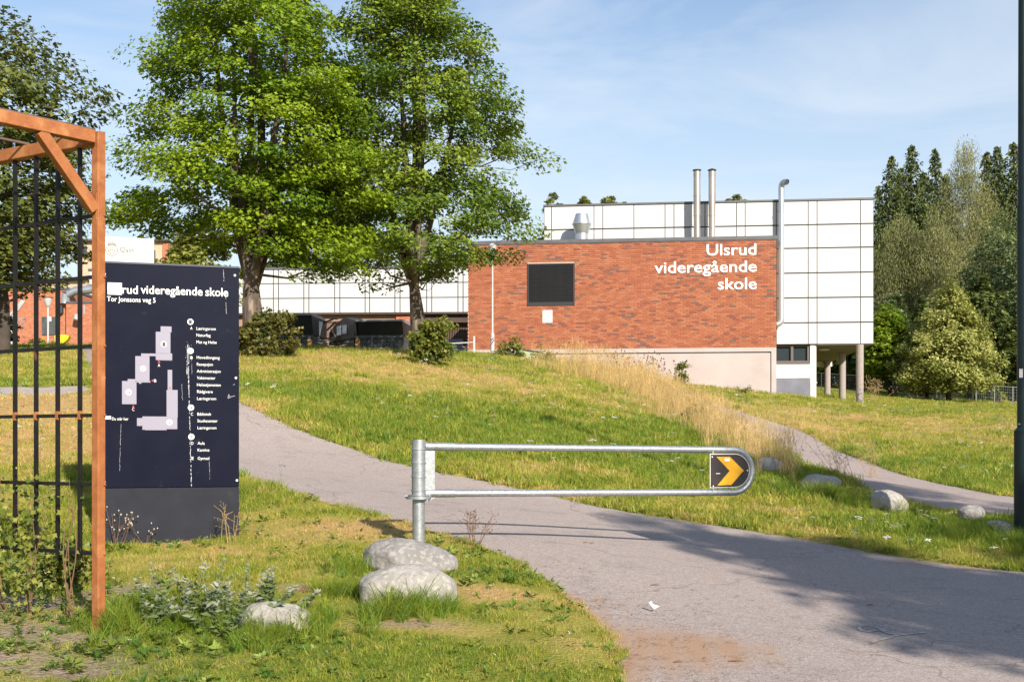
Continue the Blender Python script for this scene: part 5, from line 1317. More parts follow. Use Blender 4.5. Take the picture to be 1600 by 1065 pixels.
LM = dict(
    maple=leaf_mat('maple_leaf_bright', (0.08, 0.17, 0.012), (0.34, 0.43, 0.026), transl=0.40),
    maple2=leaf_mat('maple_leaf_olive', (0.075, 0.145, 0.016), (0.29, 0.36, 0.04), transl=0.38),
    maple3=leaf_mat('maple_leaf_dark', (0.085, 0.12, 0.026), (0.21, 0.215, 0.05), transl=0.38),
    light=leaf_mat('light_leaf', (0.14, 0.17, 0.03), (0.34, 0.34, 0.07), transl=0.38),
    linden=leaf_mat('linden_leaf', (0.12, 0.155, 0.03), (0.48, 0.47, 0.15), transl=0.32, cc=(0.28, 0.30, 0.065)),
    young=leaf_mat('young_maple_leaf', (0.12, 0.22, 0.018), (0.36, 0.43, 0.04), transl=0.48),
    spruce=leaf_mat('spruce_needle', (0.038, 0.064, 0.018), (0.15, 0.17, 0.04), transl=0.18, rough=0.6),
    birch=leaf_mat('birch_leaf', (0.11, 0.125, 0.036), (0.30, 0.285, 0.10), transl=0.3),
    pine=leaf_mat('blue_green_leaf', (0.07, 0.115, 0.042), (0.29, 0.34, 0.14), transl=0.28, rough=0.6),
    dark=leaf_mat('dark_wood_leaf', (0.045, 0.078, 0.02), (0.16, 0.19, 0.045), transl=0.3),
    shrub=leaf_mat('shrub_leaf', (0.075, 0.12, 0.02), (0.30, 0.29, 0.05), transl=0.38),
    shrub2=leaf_mat('shrub_leaf_dark', (0.050, 0.070, 0.018), (0.24, 0.20, 0.045), transl=0.34),
)
b = gl(399, 550, 24); pm = 24 / 1556.0; bz = b.z - CZ; zh = lambda y, yu=24: (690 - y) / 1556 * yu - bz
_re = random.Random(12)
EX1 = [((x - 399) / 1556 * 24, _re.uniform(-1.2, .6), zh(y)) for x, y in ((455, 408), (480, 400), (505, 412), (530, 398), (552, 405), (470, 385), (500, 380), (535, 382), (560, 388), (515, 425), (490, 422), (545, 420), (440, 395), (565, 372), (210, 352), (235, 360), (190, 345))]
prof = [(zh(385), 1.0), (zh(368), 2.1), (zh(340), 2.8), (zh(300), 3.05), (zh(250), 2.85), (zh(180), 2.85), (zh(100), 2.75), (zh(30), 2.5), (zh(-60), 2.1), (zh(-130), 1.2), (zh(-180), .3)]
tm, cm = broad_tree(b, prof, 300, 285, .098, .68, .26, LM['maple'], M['bark'], 3, flat=.40, inner=.28, extra=EX1, fork=1.55, forks=5, tint_c=.5, tint_s=.30, droop=.12, trunk_top=.82)
place_tree('maple_tree', b, tm, cm, 'large bright green maple with a thick forked trunk, left of the two bank maples', 'maples on the bank')
b2 = gl(649, 560, 25.5); bz2 = b2.z - CZ; zh2 = lambda y: (690 - y) / 1556 * 25.5 - bz2
prof2 = [(zh2(432), 1.5), (zh2(405), 2.6), (zh2(350), 2.95), (zh2(300), 2.9), (zh2(240), 2.65), (zh2(170), 2.55), (zh2(100), 2.15), (zh2(30), 1.85), (zh2(-40), 1.4), (zh2(-100), .3)]
tm, cm = broad_tree(b2, prof2, 360, 205, .096, .56, .20, LM['maple2'], M['bark'], 8, flat=.48, fork=1.9, forks=5, tint_c=.48, tint_s=.34, droop=.15, trunk_top=.86)
place_tree('maple_tree', b2, tm, cm, 'looser olive green maple with visible branches, nearest the brick block', 'maples on the bank')
b3 = gl(0, 548, 23); bz3 = b3.z - CZ; zh3 = lambda y: (690 - y) / 1556 * 23 - bz3
prof3 = [(zh3(450), 1.2), (zh3(400), 2.0), (zh3(300), 2.35), (zh3(220), 2.45), (zh3(150), 2.35), (zh3(100), 1.5), (zh3(60), .9), (zh3(30), .3)]
tm, cm = broad_tree(b3, prof3, 230, 130, .12, .55, .15, LM['maple3'], M['bark_dark'], 13, flat=.5, fork=1.6, forks=4, tint_c=.45, tint_s=.28, droop=.12)
place_tree('maple_tree', b3, tm, cm, 'dark green maple at the far left behind the pergola', 'maples on the bank')
# light tree and the dim trees behind the wing
def simple(px, py, yu, ytop, rpx, name, lab, lm, seed, ncl=90, nlf=90, ls=.16, bark='bark_dark', kind='maple', shape=None, flat=.6, group=None, zb_frac=.12, tint_c=.5, rad=None, scale=1.0, droop=0.1, tint_s=.3, lump=.25, limb=True, trunk_r=None):
    b = gl(px, py, yu); Ht = (690 - ytop) / 1556 * yu + CZ - b.z; R = rpx / 1556 * yu
    sh = shape or [(zb_frac, .35), (.25, .85), (.42, 1.0), (.6, .95), (.78, .7), (.92, .35), (1.0, .08)]
    tm, cm = broad_tree(b, [(a * Ht, r * R) for a, r in sh], ncl, nlf, ls, rad or R * .26, trunk_r or Ht * .017, LM[lm], M[bark], seed, kind=kind, flat=flat, tint_c=tint_c, tint_s=tint_s, droop=droop, lump=lump, limb=limb, flare=False)
    return place_tree(name, b, tm, cm, lab, group)
simple(312, 540, 46, 340, 66, 'leafy_tree', 'pale yellow green tree between the sign and the left maple trunk', 'light', 21, 110, 100, .24)
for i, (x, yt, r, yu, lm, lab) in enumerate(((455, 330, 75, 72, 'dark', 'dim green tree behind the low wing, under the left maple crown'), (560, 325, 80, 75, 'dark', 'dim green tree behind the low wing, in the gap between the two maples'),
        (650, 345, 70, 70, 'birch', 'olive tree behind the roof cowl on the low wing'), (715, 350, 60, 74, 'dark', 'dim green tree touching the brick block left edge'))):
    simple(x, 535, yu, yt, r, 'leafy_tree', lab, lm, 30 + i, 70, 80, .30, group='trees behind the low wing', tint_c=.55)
# tree tops over the white block roof
for i, (x, yt, r, lab, nc) in enumerate(((865, 299, 26, 'sparse treetop over the left end of the white block roof', 30), (911, 306, 20, 'small dense treetop over the white block roof beside the vent hood', 40), (960, 286, 24, 'wispy treetop over the white block roof left of the flues', 22), (1008, 304, 12, 'tiny treetop over the white block roof next to the flues', 14), (1150, 302, 30, 'yellow green treetop over the white block roof right of the flues', 60))):
    simple(x, 560, 88, yt, r * 1.25, 'leafy_tree', lab, 'light', 50 + i, nc, 60, .34, shape=[(.72, .8), (.8, 1), (.9, .75), (1.0, .1)], group='treetops over the roof', trunk_r=.12)

# ---------------------------------------------------------------- the wood at the right
sp1 = spruce(20, 4.1, 61, LM['spruce'], M['bark_dark']); sp2 = spruce(20, 3.0, 62, LM['spruce'], M['bark_dark'], 380)
def sprucepos(px, ytop, yu, me, lab, rot=0):
    b = gl(px, 610, yu); Ht = (690 - ytop) / 1556 * yu + CZ - b.z
    place_tree('spruce_tree', b, *me, lab, 'spruces in the wood', Ht / 20, rot)
sprucepos(1393, 243, 84, sp1, 'broad dark spruce right beside the white block edge')
sprucepos(1424, 226, 88, sp1, 'tall spruce with an open top, second from the white block', 1.7)
sprucepos(1461, 232, 94, sp2, 'thin dark spruce just left of the tall birch')
sprucepos(1372, 290, 96, sp2, 'small spruce half hidden by the white block corner', .6)
sprucepos(1541, 236, 96, sp2, 'slim spruce behind the tall birch, right side', 2.2)
sprucepos(1558, 228, 92, sp1, 'green spruce left of the lamp post top', 2.9)
sprucepos(1584, 222, 86, sp1, 'tallest spruce touching the lamp post', 4.2)
sprucepos(1408, 262, 100, sp2, 'spruce tip behind the first two spruces', 3.3)
sprucepos(1442, 268, 102, sp1, 'spruce in the second row between the open spruce and the thin one', 1.1)
sprucepos(1478, 272, 100, sp1, 'spruce behind the left side of the tall birch', 5.4)
sprucepos(1640, 215, 90, sp1, 'spruce outside the lamp post at the wood edge', 5.0)
bsh = [(.10, .4), (.25, .75), (.45, 1.0), (.65, .95), (.82, .65), (.93, .38), (1.0, .1)]
simple(1510, 612, 80, 222, 54, 'birch_tree', 'tall drooping pale birch with white stems in the wood centre', 'birch', 71, 320, 190, .22, 'bark_birch', 'spray', bsh, .9, tint_c=.5, rad=1.0, droop=.5, trunk_r=.16)
simple(1405, 612, 74, 335, 52, 'birch_tree', 'olive drooping birch below the spruces next to the white block', 'birch', 72, 230, 180, .21, 'bark_birch', 'spray', bsh, .9, tint_c=.30, rad=.95, droop=.5, trunk_r=.14)
simple(1462, 612, 72, 330, 46, 'birch_tree', 'brownish birch behind the golden linden top', 'birch', 73, 210, 180, .20, 'bark_birch', 'spray', bsh, .9, tint_c=.42, rad=.9, droop=.5, trunk_r=.14)
simple(1560, 620, 66, 330, 60, 'willow_tree', 'blue green rounded tree with pale clumps left of the lamp post', 'pine', 74, 240, 95, .22, 'bark_dark', 'oval', [(.08, .7), (.25, .95), (.45, 1.0), (.65, .9), (.82, .65), (.94, .35), (1, .08)], .7, tint_c=.55, rad=.8)
simple(1622, 620, 62, 300, 60, 'willow_tree', 'large dark green tree behind the lamp post', 'pine', 75, 170, 80, .24, 'bark_dark', 'oval', None, .7, tint_c=.45, rad=.95)
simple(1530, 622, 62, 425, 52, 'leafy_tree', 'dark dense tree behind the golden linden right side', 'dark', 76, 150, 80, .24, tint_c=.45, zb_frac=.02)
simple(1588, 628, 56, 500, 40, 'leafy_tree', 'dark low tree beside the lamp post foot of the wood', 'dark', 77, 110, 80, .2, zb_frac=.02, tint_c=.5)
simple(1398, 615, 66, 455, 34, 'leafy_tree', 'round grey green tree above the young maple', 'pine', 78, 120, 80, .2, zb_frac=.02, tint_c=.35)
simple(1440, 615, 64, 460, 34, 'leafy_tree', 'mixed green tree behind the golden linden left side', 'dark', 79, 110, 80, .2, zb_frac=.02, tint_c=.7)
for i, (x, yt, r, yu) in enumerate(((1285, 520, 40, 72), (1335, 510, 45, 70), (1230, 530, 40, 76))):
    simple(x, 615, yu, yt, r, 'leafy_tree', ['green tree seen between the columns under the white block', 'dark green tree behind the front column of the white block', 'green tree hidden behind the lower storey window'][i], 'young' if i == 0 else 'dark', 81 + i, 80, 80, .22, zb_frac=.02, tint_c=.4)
simple(1388, 628, 52, 478, 43, 'maple_tree', 'small bright green maple between the white block and the golden linden', 'young', 84, 170, 85, .19, 'bark_dark', 'maple', [(.20, .5), (.32, .9), (.5, 1.0), (.68, .85), (.85, .55), (.95, .25), (1, .08)], .5, tint_c=.5, rad=.42, trunk_r=.11)
simple(1484, 636, 50, 434, 78, 'linden_tree', 'golden green linden with a pointed crown, biggest tree on the far lawn', 'linden', 85, 420, 85, .17, 'bark_dark', 'oval', [(.10, .75), (.18, 1.0), (.34, 1.0), (.5, .84), (.68, .58), (.84, .33), (.94, .16), (1, .04)], .75, tint_c=.62, rad=.42, trunk_r=.14, tint_s=.28)
simple(1452, 633, 52.5, 500, 52, 'linden_tree', 'smaller dim linden overlapping the golden linden left side', 'linden', 86, 200, 85, .17, 'bark_dark', 'oval', [(.16, .6), (.3, 1.0), (.5, .95), (.7, .7), (.88, .4), (1, .06)], .75, tint_c=.35, rad=.42, trunk_r=.12)
# understorey closing the wood's foot
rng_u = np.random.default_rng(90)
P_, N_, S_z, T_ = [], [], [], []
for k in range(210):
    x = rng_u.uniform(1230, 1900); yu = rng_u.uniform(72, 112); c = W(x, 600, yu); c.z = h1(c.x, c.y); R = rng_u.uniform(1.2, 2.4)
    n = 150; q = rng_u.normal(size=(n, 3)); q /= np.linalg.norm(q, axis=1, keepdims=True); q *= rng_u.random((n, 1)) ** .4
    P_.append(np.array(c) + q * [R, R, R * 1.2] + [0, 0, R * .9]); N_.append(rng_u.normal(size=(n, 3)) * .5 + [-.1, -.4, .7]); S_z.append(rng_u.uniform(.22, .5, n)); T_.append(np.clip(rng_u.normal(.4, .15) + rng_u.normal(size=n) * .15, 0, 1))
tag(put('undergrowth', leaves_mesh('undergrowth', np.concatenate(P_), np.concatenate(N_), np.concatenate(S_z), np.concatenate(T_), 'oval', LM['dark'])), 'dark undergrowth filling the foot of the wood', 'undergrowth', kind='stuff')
# tall trees behind the viewer whose shade falls over the path (seen as a faint reflection in the sign)
psh = [(.36, .5), (.45, 1.0), (.6, .95), (.75, .75), (.9, .4), (1, .1)]
for i, (x, y, Ht, R, lab) in enumerate(((10.2, -4.5, 11.3, 2.5, 'tall pine beside the path whose shade falls across the asphalt'), (14.0, -3.0, 14.0, 2.8, 'tall pine farther from the path, shading the footpath'), (12.2, -9.0, 13.5, 2.6, 'tall pine behind the other two, shading the road edge'))):
    tm, cm = broad_tree(None, [(a * Ht, r * R) for a, r in psh], 120, 110, .24, .62, .16, LM['pine'], M['bark_dark'], 95 + i, kind='oval', flat=.5)
    place_tree('pine_tree', Vector((x, y, h1(x, y))), tm, cm, lab, 'pines behind the viewer')

# ---------------------------------------------------------------- grass and weeds: tufts set on the ground
KINDS_COL = {}
def blade_tuft(rng, n, h, w, spread, lean, seg=2):
    v, f = [], []
    for k in range(n):
        a = rng.uniform(0, 6.283); r = spread * math.sqrt(rng.random()); bx, by = r * math.cos(a), r * math.sin(a)
        d = rng.uniform(0, 6.283); hh = h * rng.uniform(.5, 1.15); ln = lean * hh * rng.uniform(.2, 1.2); ww = w * rng.uniform(.7, 1.2) / 2
        f_ = rng.uniform(0, 6.283); sx, sy = math.cos(f_) * ww, math.sin(f_) * ww; b = len(v)
        for i in range(seg):
            t = i / seg; q = 1 - .35 * t
            cx, cy, cz = bx + math.cos(d) * ln * t ** 1.8, by + math.sin(d) * ln * t ** 1.8, hh * t - .25 * ln * t * t
            v += [(cx - sx * q, cy - sy * q, cz), (cx + sx * q, cy + sy * q, cz)]
        v.append((bx + math.cos(d) * ln, by + math.sin(d) * ln, hh - .25 * ln))
        for i in range(seg - 1): f.append((b + 2 * i, b + 2 * i + 1, b + 2 * i + 3, b + 2 * i + 2))
        f.append((b + 2 * seg - 2, b + 2 * seg - 1, b + 2 * seg))
    return v, f
def leaflet(v, f, c, d, up, L, Wd):
    d = Vector(d).normalized(); s = d.cross(Vector(up))
    s = s.normalized() if s.length > 1e-5 else Vector((1, 0, 0)); n = s.cross(d); c = Vector(c); b = len(v)
    v += [tuple(c), tuple(c + d * L * .45 + s * Wd / 2 + n * L * .08), tuple(c + d * L), tuple(c + d * L * .45 - s * Wd / 2 + n * L * .08)]
    f += [(b, b + 1, b + 2), (b, b + 2, b + 3)]
def kind_collection(name, builders, m):
    col = bpy.data.collections.new(name)
    for i, (v, f) in enumerate(builders):
        me = bpy.data.meshes.new('tuft'); me.from_pydata(v, [], f); me.materials.append(m)
        if m in (GM['white'], GM['yellow']):
            me.materials.append(GM['leafy']); me.polygons.foreach_set('material_index', [1 if len(q) == 3 else 0 for q in f])
        me.update()
        o = bpy.data.objects.new('%s_%02d' % (name, i), me); col.objects.link(o)
    KINDS_COL[name] = (col, len(builders)); return col
def scatter(name, label, cat, colname, pts, scl, tint, tilt=0.15, rng=None):
    rng = rng or RNG; N = len(pts)
    if N == 0: return
    col, nk = KINDS_COL[colname]
    me = bpy.data.meshes.new(name); me.vertices.add(N); me.vertices.foreach_set('co', np.ascontiguousarray(pts, np.float32).ravel())
    rot = np.stack([rng.normal(size=N) * tilt, rng.normal(size=N) * tilt, rng.uniform(0, 6.283, N)], 1)
    at = me.attributes.new('rot', 'FLOAT_VECTOR', 'POINT'); at.data.foreach_set('vector', rot.astype(np.float32).ravel())
    s3 = np.asarray(scl); s3 = np.repeat(s3[:, None], 3, 1) if s3.ndim == 1 else s3
    at = me.attributes.new('scl', 'FLOAT_VECTOR', 'POINT'); at.data.foreach_set('vector', s3.astype(np.float32).ravel())
    at = me.attributes.new('tint', 'FLOAT', 'POINT'); at.data.foreach_set('value', np.clip(tint, 0, 1).astype(np.float32))
    at = me.attributes.new('idx', 'INT', 'POINT'); at.data.foreach_set('value', rng.integers(0, nk, N).astype(np.int32))
    o = bpy.data.objects.new(name, me); COL.objects.link(o); tag(o, label, cat, kind='stuff')
    ng = bpy.data.node_groups.new(name, 'GeometryNodeTree')
    ng.interface.new_socket('Geometry', in_out='INPUT', socket_type='NodeSocketGeometry'); ng.interface.new_socket('Geometry', in_out='OUTPUT', socket_type='NodeSocketGeometry')
    n, l = ng.nodes, ng.links
    gi, go = n.new('NodeGroupInput'), n.new('NodeGroupOutput'); ip = n.new('GeometryNodeInstanceOnPoints'); ci = n.new('GeometryNodeCollectionInfo')
    ci.inputs['Collection'].default_value = col; ci.inputs['Separate Children'].default_value = True; ci.inputs['Reset Children'].default_value = True
    def na(nm, dt):
        a = n.new('GeometryNodeInputNamedAttribute'); a.data_type = dt; a.inputs['Name'].default_value = nm; return a.outputs['Attribute']
    ip.inputs['Pick Instance'].default_value = True
    e2r = n.new('FunctionNodeEulerToRotation'); l.new(na('rot', 'FLOAT_VECTOR'), e2r.inputs[0])
    l.new(gi.outputs[0], ip.inputs['Points']); l.new(ci.outputs[0], ip.inputs['Instance']); l.new(na('idx', 'INT'), ip.inputs['Instance Index'])
    l.new(e2r.outputs[0], ip.inputs['Rotation']); l.new(na('scl', 'FLOAT_VECTOR'), ip.inputs['Scale']); l.new(ip.outputs[0], go.inputs[0])
    md = o.modifiers.new('tufts', 'NODES'); md.node_group = ng
    return o
GM = dict(
    grass=leaf_mat('grass_blade', (0.13, 0.225, 0.018), (0.58, 0.40, 0.17), atype='INSTANCER', transl=0.42, rough=0.5, cc=(0.36, 0.355, 0.045)),
    straw=leaf_mat('straw_stalk', (0.40, 0.30, 0.10), (0.70, 0.475, 0.22), atype='INSTANCER', transl=0.3, rough=0.6),
    leafy=leaf_mat('broad_weed_leaf', (0.05, 0.13, 0.014), (0.24, 0.29, 0.05), atype='INSTANCER', transl=0.35),
    white=leaf_mat('white_flower', (0.62, 0.60, 0.56), (0.75, 0.72, 0.70), atype='INSTANCER', transl=0.3),
    yellow=leaf_mat('yellow_flower', (0.62, 0.40, 0.01), (0.75, 0.50, 0.02), atype='INSTANCER', transl=0.3),
    silver=leaf_mat('silver_leaf', (0.10, 0.14, 0.045), (0.36, 0.36, 0.27), atype='GEOMETRY', transl=0.25),
    brown=leaf_mat('seed_head', (0.16, 0.08, 0.04), (0.34, 0.18, 0.09), atype='INSTANCER', transl=0.15),
)
rt = np.random.default_rng(101)
kind_collection('short_tuft', [blade_tuft(rt, 16, .050, .0045, .055, .9) for _ in range(6)], GM['grass'])
kind_collection('meadow_tuft', [blade_tuft(rt, 20, .125, .0062, .080, .7) for _ in range(6)], GM['grass'])
kind_collection('far_tuft', [blade_tuft(rt, 22, .13, .013, .17, .6) for _ in range(5)], GM['grass'])
kind_collection('long_tuft', [blade_tuft(rt, 34, .27, .0055, .055, .75, 4) for _ in range(5)], GM['grass'])
def straw_tuft(rng):
    v, f = blade_tuft(rng, 12, .62, .0055, .11, .35, 3)
    for k in range(7):       # seed heads on taller stalks
        a = rng.uniform(0, 6.283); r = .09 * rng.random(); h = rng.uniform(.55, .85); d = rng.uniform(0, 6.283); ln = h * rng.uniform(.05, .3)
        p0, p1 = Vector((r * math.cos(a), r * math.sin(a), 0)), Vector((r * math.cos(a) + ln * math.cos(d), r * math.sin(a) + ln * math.sin(d), h)); b = len(v)
        v += [tuple(p0 + Vector((.0018, 0, 0))), tuple(p0 - Vector((.0018, 0, 0))), tuple(p1)]; f.append((b, b + 1, b + 2))
        for q in range(5): leaflet(v, f, p1 + Vector((0, 0, -.11 + .026 * q)), (rng.uniform(-1, 1), rng.uniform(-1, 1), 1.6), (0, 1, .2), .05, .010)
    return v, f
kind_collection('straw_tuft', [straw_tuft(rt) for _ in range(6)], GM['straw'])
def rosette(rng, n, L, Wd, h):
    v, f = [], []
    for k in range(n):
        a = 2 * math.pi * k / n + rng.uniform(-.3, .3); l_ = L * rng.uniform(.6, 1.1); z = h * rng.random()
        leaflet(v, f, (.01 * math.cos(a), .01 * math.sin(a), z), (math.cos(a), math.sin(a), rng.uniform(.1, .8)), (0, 0, 1), l_, Wd * rng.uniform(.7, 1.2))
    return v, f
kind_collection('rosette', [rosette(rt, 7, .085, .038, .02) for _ in range(3)] + [rosette(rt, 12, .045, .028, .07) for _ in range(3)], GM['leafy'])
def umbel(rng, n, r, h):
    v, f = [], []
    for k in range(n):
        a = rng.uniform(0, 6.283); q = r * math.sqrt(rng.random()); c = Vector((q * math.cos(a), q * math.sin(a), h + .006 * rng.random() - q * .25)); s_ = r * .30; b = len(v)
        v += [tuple(c + Vector((s_ * math.cos(t), s_ * math.sin(t), .002 * math.cos(3 * t)))) for t in (0, 1.26, 2.51, 3.77, 5.03)]; f.append((b, b + 1, b + 2, b + 3, b + 4))
    b = len(v); v += [(.002, 0, 0), (-.002, 0, 0), (0, 0, h)]; f.append((b, b + 1, b + 2))
    return v, f
kind_collection('yarrow', [umbel(rt, 12, .032, rt.uniform(.13, .22)) for _ in range(4)], GM['white'])
kind_collection('clover', [umbel(rt, 5, .012, rt.uniform(.04, .07)) for _ in range(3)], GM['white'])
kind_collection('trefoil', [umbel(rt, 4, .014, rt.uniform(.05, .10)) for _ in range(3)], GM['yellow'])

# where grass grows
FOOT = [[tuple(BK.at(u, 0, d).xy) for u, d in ((uL, 0.05), (0.05, 0.05), (0.05, -DEP), (uL, -DEP))], [tuple(WP.at(u, 0, d).xy) for u, d in ((-1, -.08), (uA, -.08), (uA, -D2), (-1, -D2))]]
def sample_field(rng, n_try, y0, y1, dens, marg=1.18):
    """ground points with density dens(distance) per square metre"""
    A = 0; half = 0.4445 * marg
    dmax = dens(y0); area = half * 2 * (y1 ** 2 - y0 ** 2) / 2
    # sample radius-weighted: pdf ~ y * dens(y)
    yy = np.linspace(y0, y1, 400); w = dens(yy) * 2 * (half * yy + .5); cdf = np.concatenate([[0], np.cumsum((w[1:] + w[:-1]) / 2 * np.diff(yy))]); N = int(cdf[-1])
    y = np.interp(rng.random(N) * cdf[-1], cdf, yy); x = (rng.random(N) * 2 - 1) * (half * y + .5)
    return x, y
def jitter_edge(x, y, a): return x + (vnoise(x, y, .12, 61) - .5) * a, y + (vnoise(x, y, .12, 62) - .5) * a
def keep_ground(x, y, edge=0.10):
    jx, jy = jitter_edge(x, y, edge)
    k = ~on_road(jx, jy)
    for p in FOOT: k &= ~in_poly(x, y, p)
    return k
rg = np.random.default_rng(202)
BOULD = [(o.location.x, o.location.y, o.dimensions.x) for o in COL.objects if o.name.startswith('boulder')]
def near_boulder(x, y):
    r = np.zeros(np.asarray(x).shape)
    for bx, by, w_ in BOULD: r = np.maximum(r, np.exp(-(((x - bx) / .42) ** 2 + ((y - by + .32) / .36) ** 2)))
    return r
def field(name, label, cat, col, y0, y1, dens, sclf, extra=None, tintoff=0.0, tilt=.18, keepf=None):
    x, y = sample_field(rg, 0, y0, y1, dens); k = keep_ground(x, y)
    if keepf is not None: k &= keepf(x, y)
    x, y = x[k], y[k]; dirt = dirtness(x, y); k = rg.random(len(x)) > dirt * 1.05; x, y, dirt = x[k], y[k], dirt[k]
    dr = dryness(x, y); s = sclf(x, y, dr) * rg.uniform(.6, 1.3, len(x)) * (1 - .6 * near_boulder(x, y)) * (.62 + .38 * np.clip((y - 5) / 5, 0, 1))
    t = dr * .85 + .17 + .16 * np.clip(1 - (y - 5) / 5, 0, 1) + rg.normal(size=len(x)) * .20 + tintoff
    return scatter(name, label, cat, col, np.stack([x, y, H(x, y) + .0 + 0.05 * (vnoise(x, y, 0.45, 21) - 0.5) + 0.05 * (vnoise(x, y, 1.1, 22) - 0.5)], 1), s, t, tilt, rg)
nearf = lambda d: np.minimum(1700, 1700 * (6.0 / np.maximum(d, .1)) ** 1.8)
field('short_grass', 'short sunlit lawn grass around the sign and boulders', 'grass', 'short_tuft', 4.6, 15, nearf, lambda x, y, d: (.72 + .35 * (d < .25)) * (y / 8) ** .35)
lushf = lambda d: np.minimum(300, 300 * (6.0 / np.maximum(d, .1)) ** 1.35)
field('meadow_grass', 'taller green meadow grass on the bank', 'grass', 'meadow_tuft', 4.6, 24, lushf, lambda x, y, d: np.clip(1.0 - d * 1.05, .30, .85) * (.72 + .28 * np.clip((y - 6) / 6, 0, 1)) * (0.75 + .5 * vnoise(x, y, .8, 71)),
      tintoff=.05, keepf=lambda x, y: rg.random(len(x)) > np.clip(dryness(x, y) * 1.3 - .15, 0, .92))
farf = lambda d: np.minimum(110, 110 * (16.0 / np.maximum(d, .1)) ** 1.25)
field('far_grass', 'grass covering the upper bank and far lawn', 'grass', 'far_tuft', 12, 62, farf, lambda x, y, d: np.clip(.85 - d * .45, .38, .8) * (y / 20) ** .25 * (0.7 + .6 * vnoise(x, y, 1.2, 72)))
# clumps of long grass round boulders, posts and by the lamp post
lx, ly, lsz = [], [], []
for px_, py_, r, n, s in ((555, 900, .15, 16, .7), (630, 968, .26, 44, .95), (690, 962, .16, 16, .7), (540, 935, .22, 36, .85), (590, 980, .22, 24, .7), (470, 985, .3, 40, .7), (420, 1010, .25, 40, .55),
                          (235, 965, .22, 40, .8), (190, 985, .2, 36, .75), (350, 985, .3, 36, .7), (1470, 825, .35, 40, .8), (1540, 840, .35, 60, .9), (1585, 860, .35, 60, 1.0), (1430, 808, .25, 24, .7), (1330, 790, .5, 50, .9),
                          (1230, 770, .5, 50, .9), (1300, 775, .4, 40, .9), (1500, 850, .4, 40, .8), (150, 985, .12, 14, .7), (290, 990, .3, 30, .6)):
    g = G(px_, py_)
    for k in range(n):
        a = rg.uniform(0, 6.283); q = r * rg.normal() * .6; lx.append(g.x + q * math.cos(a)); ly.append(g.y + abs(q) * math.sin(a) * 1.2); lsz.append(s * rg.uniform(.6, 1.15))
lx, ly, lsz = map(np.array, (lx, ly, lsz)); k = keep_ground(lx, ly); lx, ly, lsz = lx[k], ly[k], lsz[k]
lsz = lsz * .8
scatter('long_grass', 'long arching grass around the boulders and lamp post foot', 'grass', 'long_tuft', np.stack([lx, ly, H(lx, ly)], 1), lsz, np.clip(.12 + rg.normal(size=len(lx)) * .1, 0, .5), .12, rg)
# tall dry grass along the lower side of the footpath and below the concrete base
hx, hy, hs = [], [], []
def dry_band(pts, n, wid, s0, s1):
    P_ = np.array([(q.x, q.y) for q in pts]); d = np.concatenate([[0], np.cumsum(np.hypot(*np.diff(P_, axis=0).T))])
    t = rg.random(n) * d[-1]; x = np.interp(t, d, P_[:, 0]) + rg.normal(size=n) * wid * .5; y = np.interp(t, d, P_[:, 1]) + rg.normal(size=n) * wid * .9
    hx.extend(x); hy.extend(y); hs.extend(rg.uniform(s0, s1, n))
low = [Vector((p[0], p[1], 0)) for p in fl]
band = [Vector((p[0] - .75, p[1] - .8, 0)) for p in fl[4:64]]
dry_band(band, 760, .62, .40, .88)
dry_band([G(860, 577), G(920, 590), G(990, 606), G(1030, 620)], 330, 1.2, .45, .95)
dry_band([G(1000, 612), G(1080, 660), G(1150, 690)], 200, 1.0, .45, .85)
dry_band([Vector((p[0] + .35, p[1] + .3, 0)) for p in fu[8:50]], 110, .35, .3, .6)
dry_band([G(880, 572), G(960, 588), G(1020, 600)], 160, .6, .8, 1.25)
hx, hy, hs = map(np.array, (hx, hy, hs)); k = keep_ground(hx, hy, .3); hx, hy, hs = hx[k], hy[k], hs[k]
scatter('tall_dry_grass', 'tall straw coloured grass lining the lower side of the footpath', 'grass', 'straw_tuft', np.stack([hx, hy, H(hx, hy)], 1), hs, np.clip(.5 + rg.normal(size=len(hx)) * .28, 0, 1), .12, rg)
# flowers and broad weeds
x, y = sample_field(rg, 0, 9, 40, lambda d: 5.0 * (14 / d) ** 1.0); k = keep_ground(x, y) & (vnoise(x, y, 2.2, 81) > .52); x, y = x[k], y[k]
scatter('yarrow_flowers', 'white yarrow heads dotted over the bank', 'flowers', 'yarrow', np.stack([x, y, H(x, y)], 1), rg.uniform(.8, 1.5, len(x)) * (y / 16) ** .3, rg.random(len(x)), .15, rg)
x, y = sample_field(rg, 0, 4.6, 10, lambda d: 7.0 + 0 * d); k = keep_ground(x, y) & (vnoise(x, y, 1.2, 82) > .5); x, y = x[k], y[k]
scatter('clover_flowers', 'small clover heads in the near lawn', 'flowers', 'clover', np.stack([x, y, H(x, y)], 1), rg.uniform(.7, 1.1, len(x)), rg.random(len(x)), .2, rg)
fx, fy = [], []
for px_, py_, n in ((1160, 790, 60), (1200, 787, 50), (1130, 795, 20)):
    g = G(px_, py_); fx += list(g.x + rg.normal(size=n) * .35); fy += list(g.y + rg.normal(size=n) * .3)
fx, fy = np.array(fx), np.array(fy); k = keep_ground(fx, fy); fx, fy = fx[k], fy[k]
scatter('yellow_flowers', 'small yellow trefoil flowers below the barrier end', 'flowers', 'trefoil', np.stack([fx, fy, H(fx, fy)], 1), rg.uniform(.8, 1.3, len(fx)), rg.random(len(fx)), .2, rg)
x, y = sample_field(rg, 0, 4.6, 12, lambda d: 34 * np.minimum(1, (7 / d)) ** 1.5); k = keep_ground(x, y) & (vnoise(x, y, .7, 83) > .48); x, y = x[k], y[k]
ex, ey = [], []
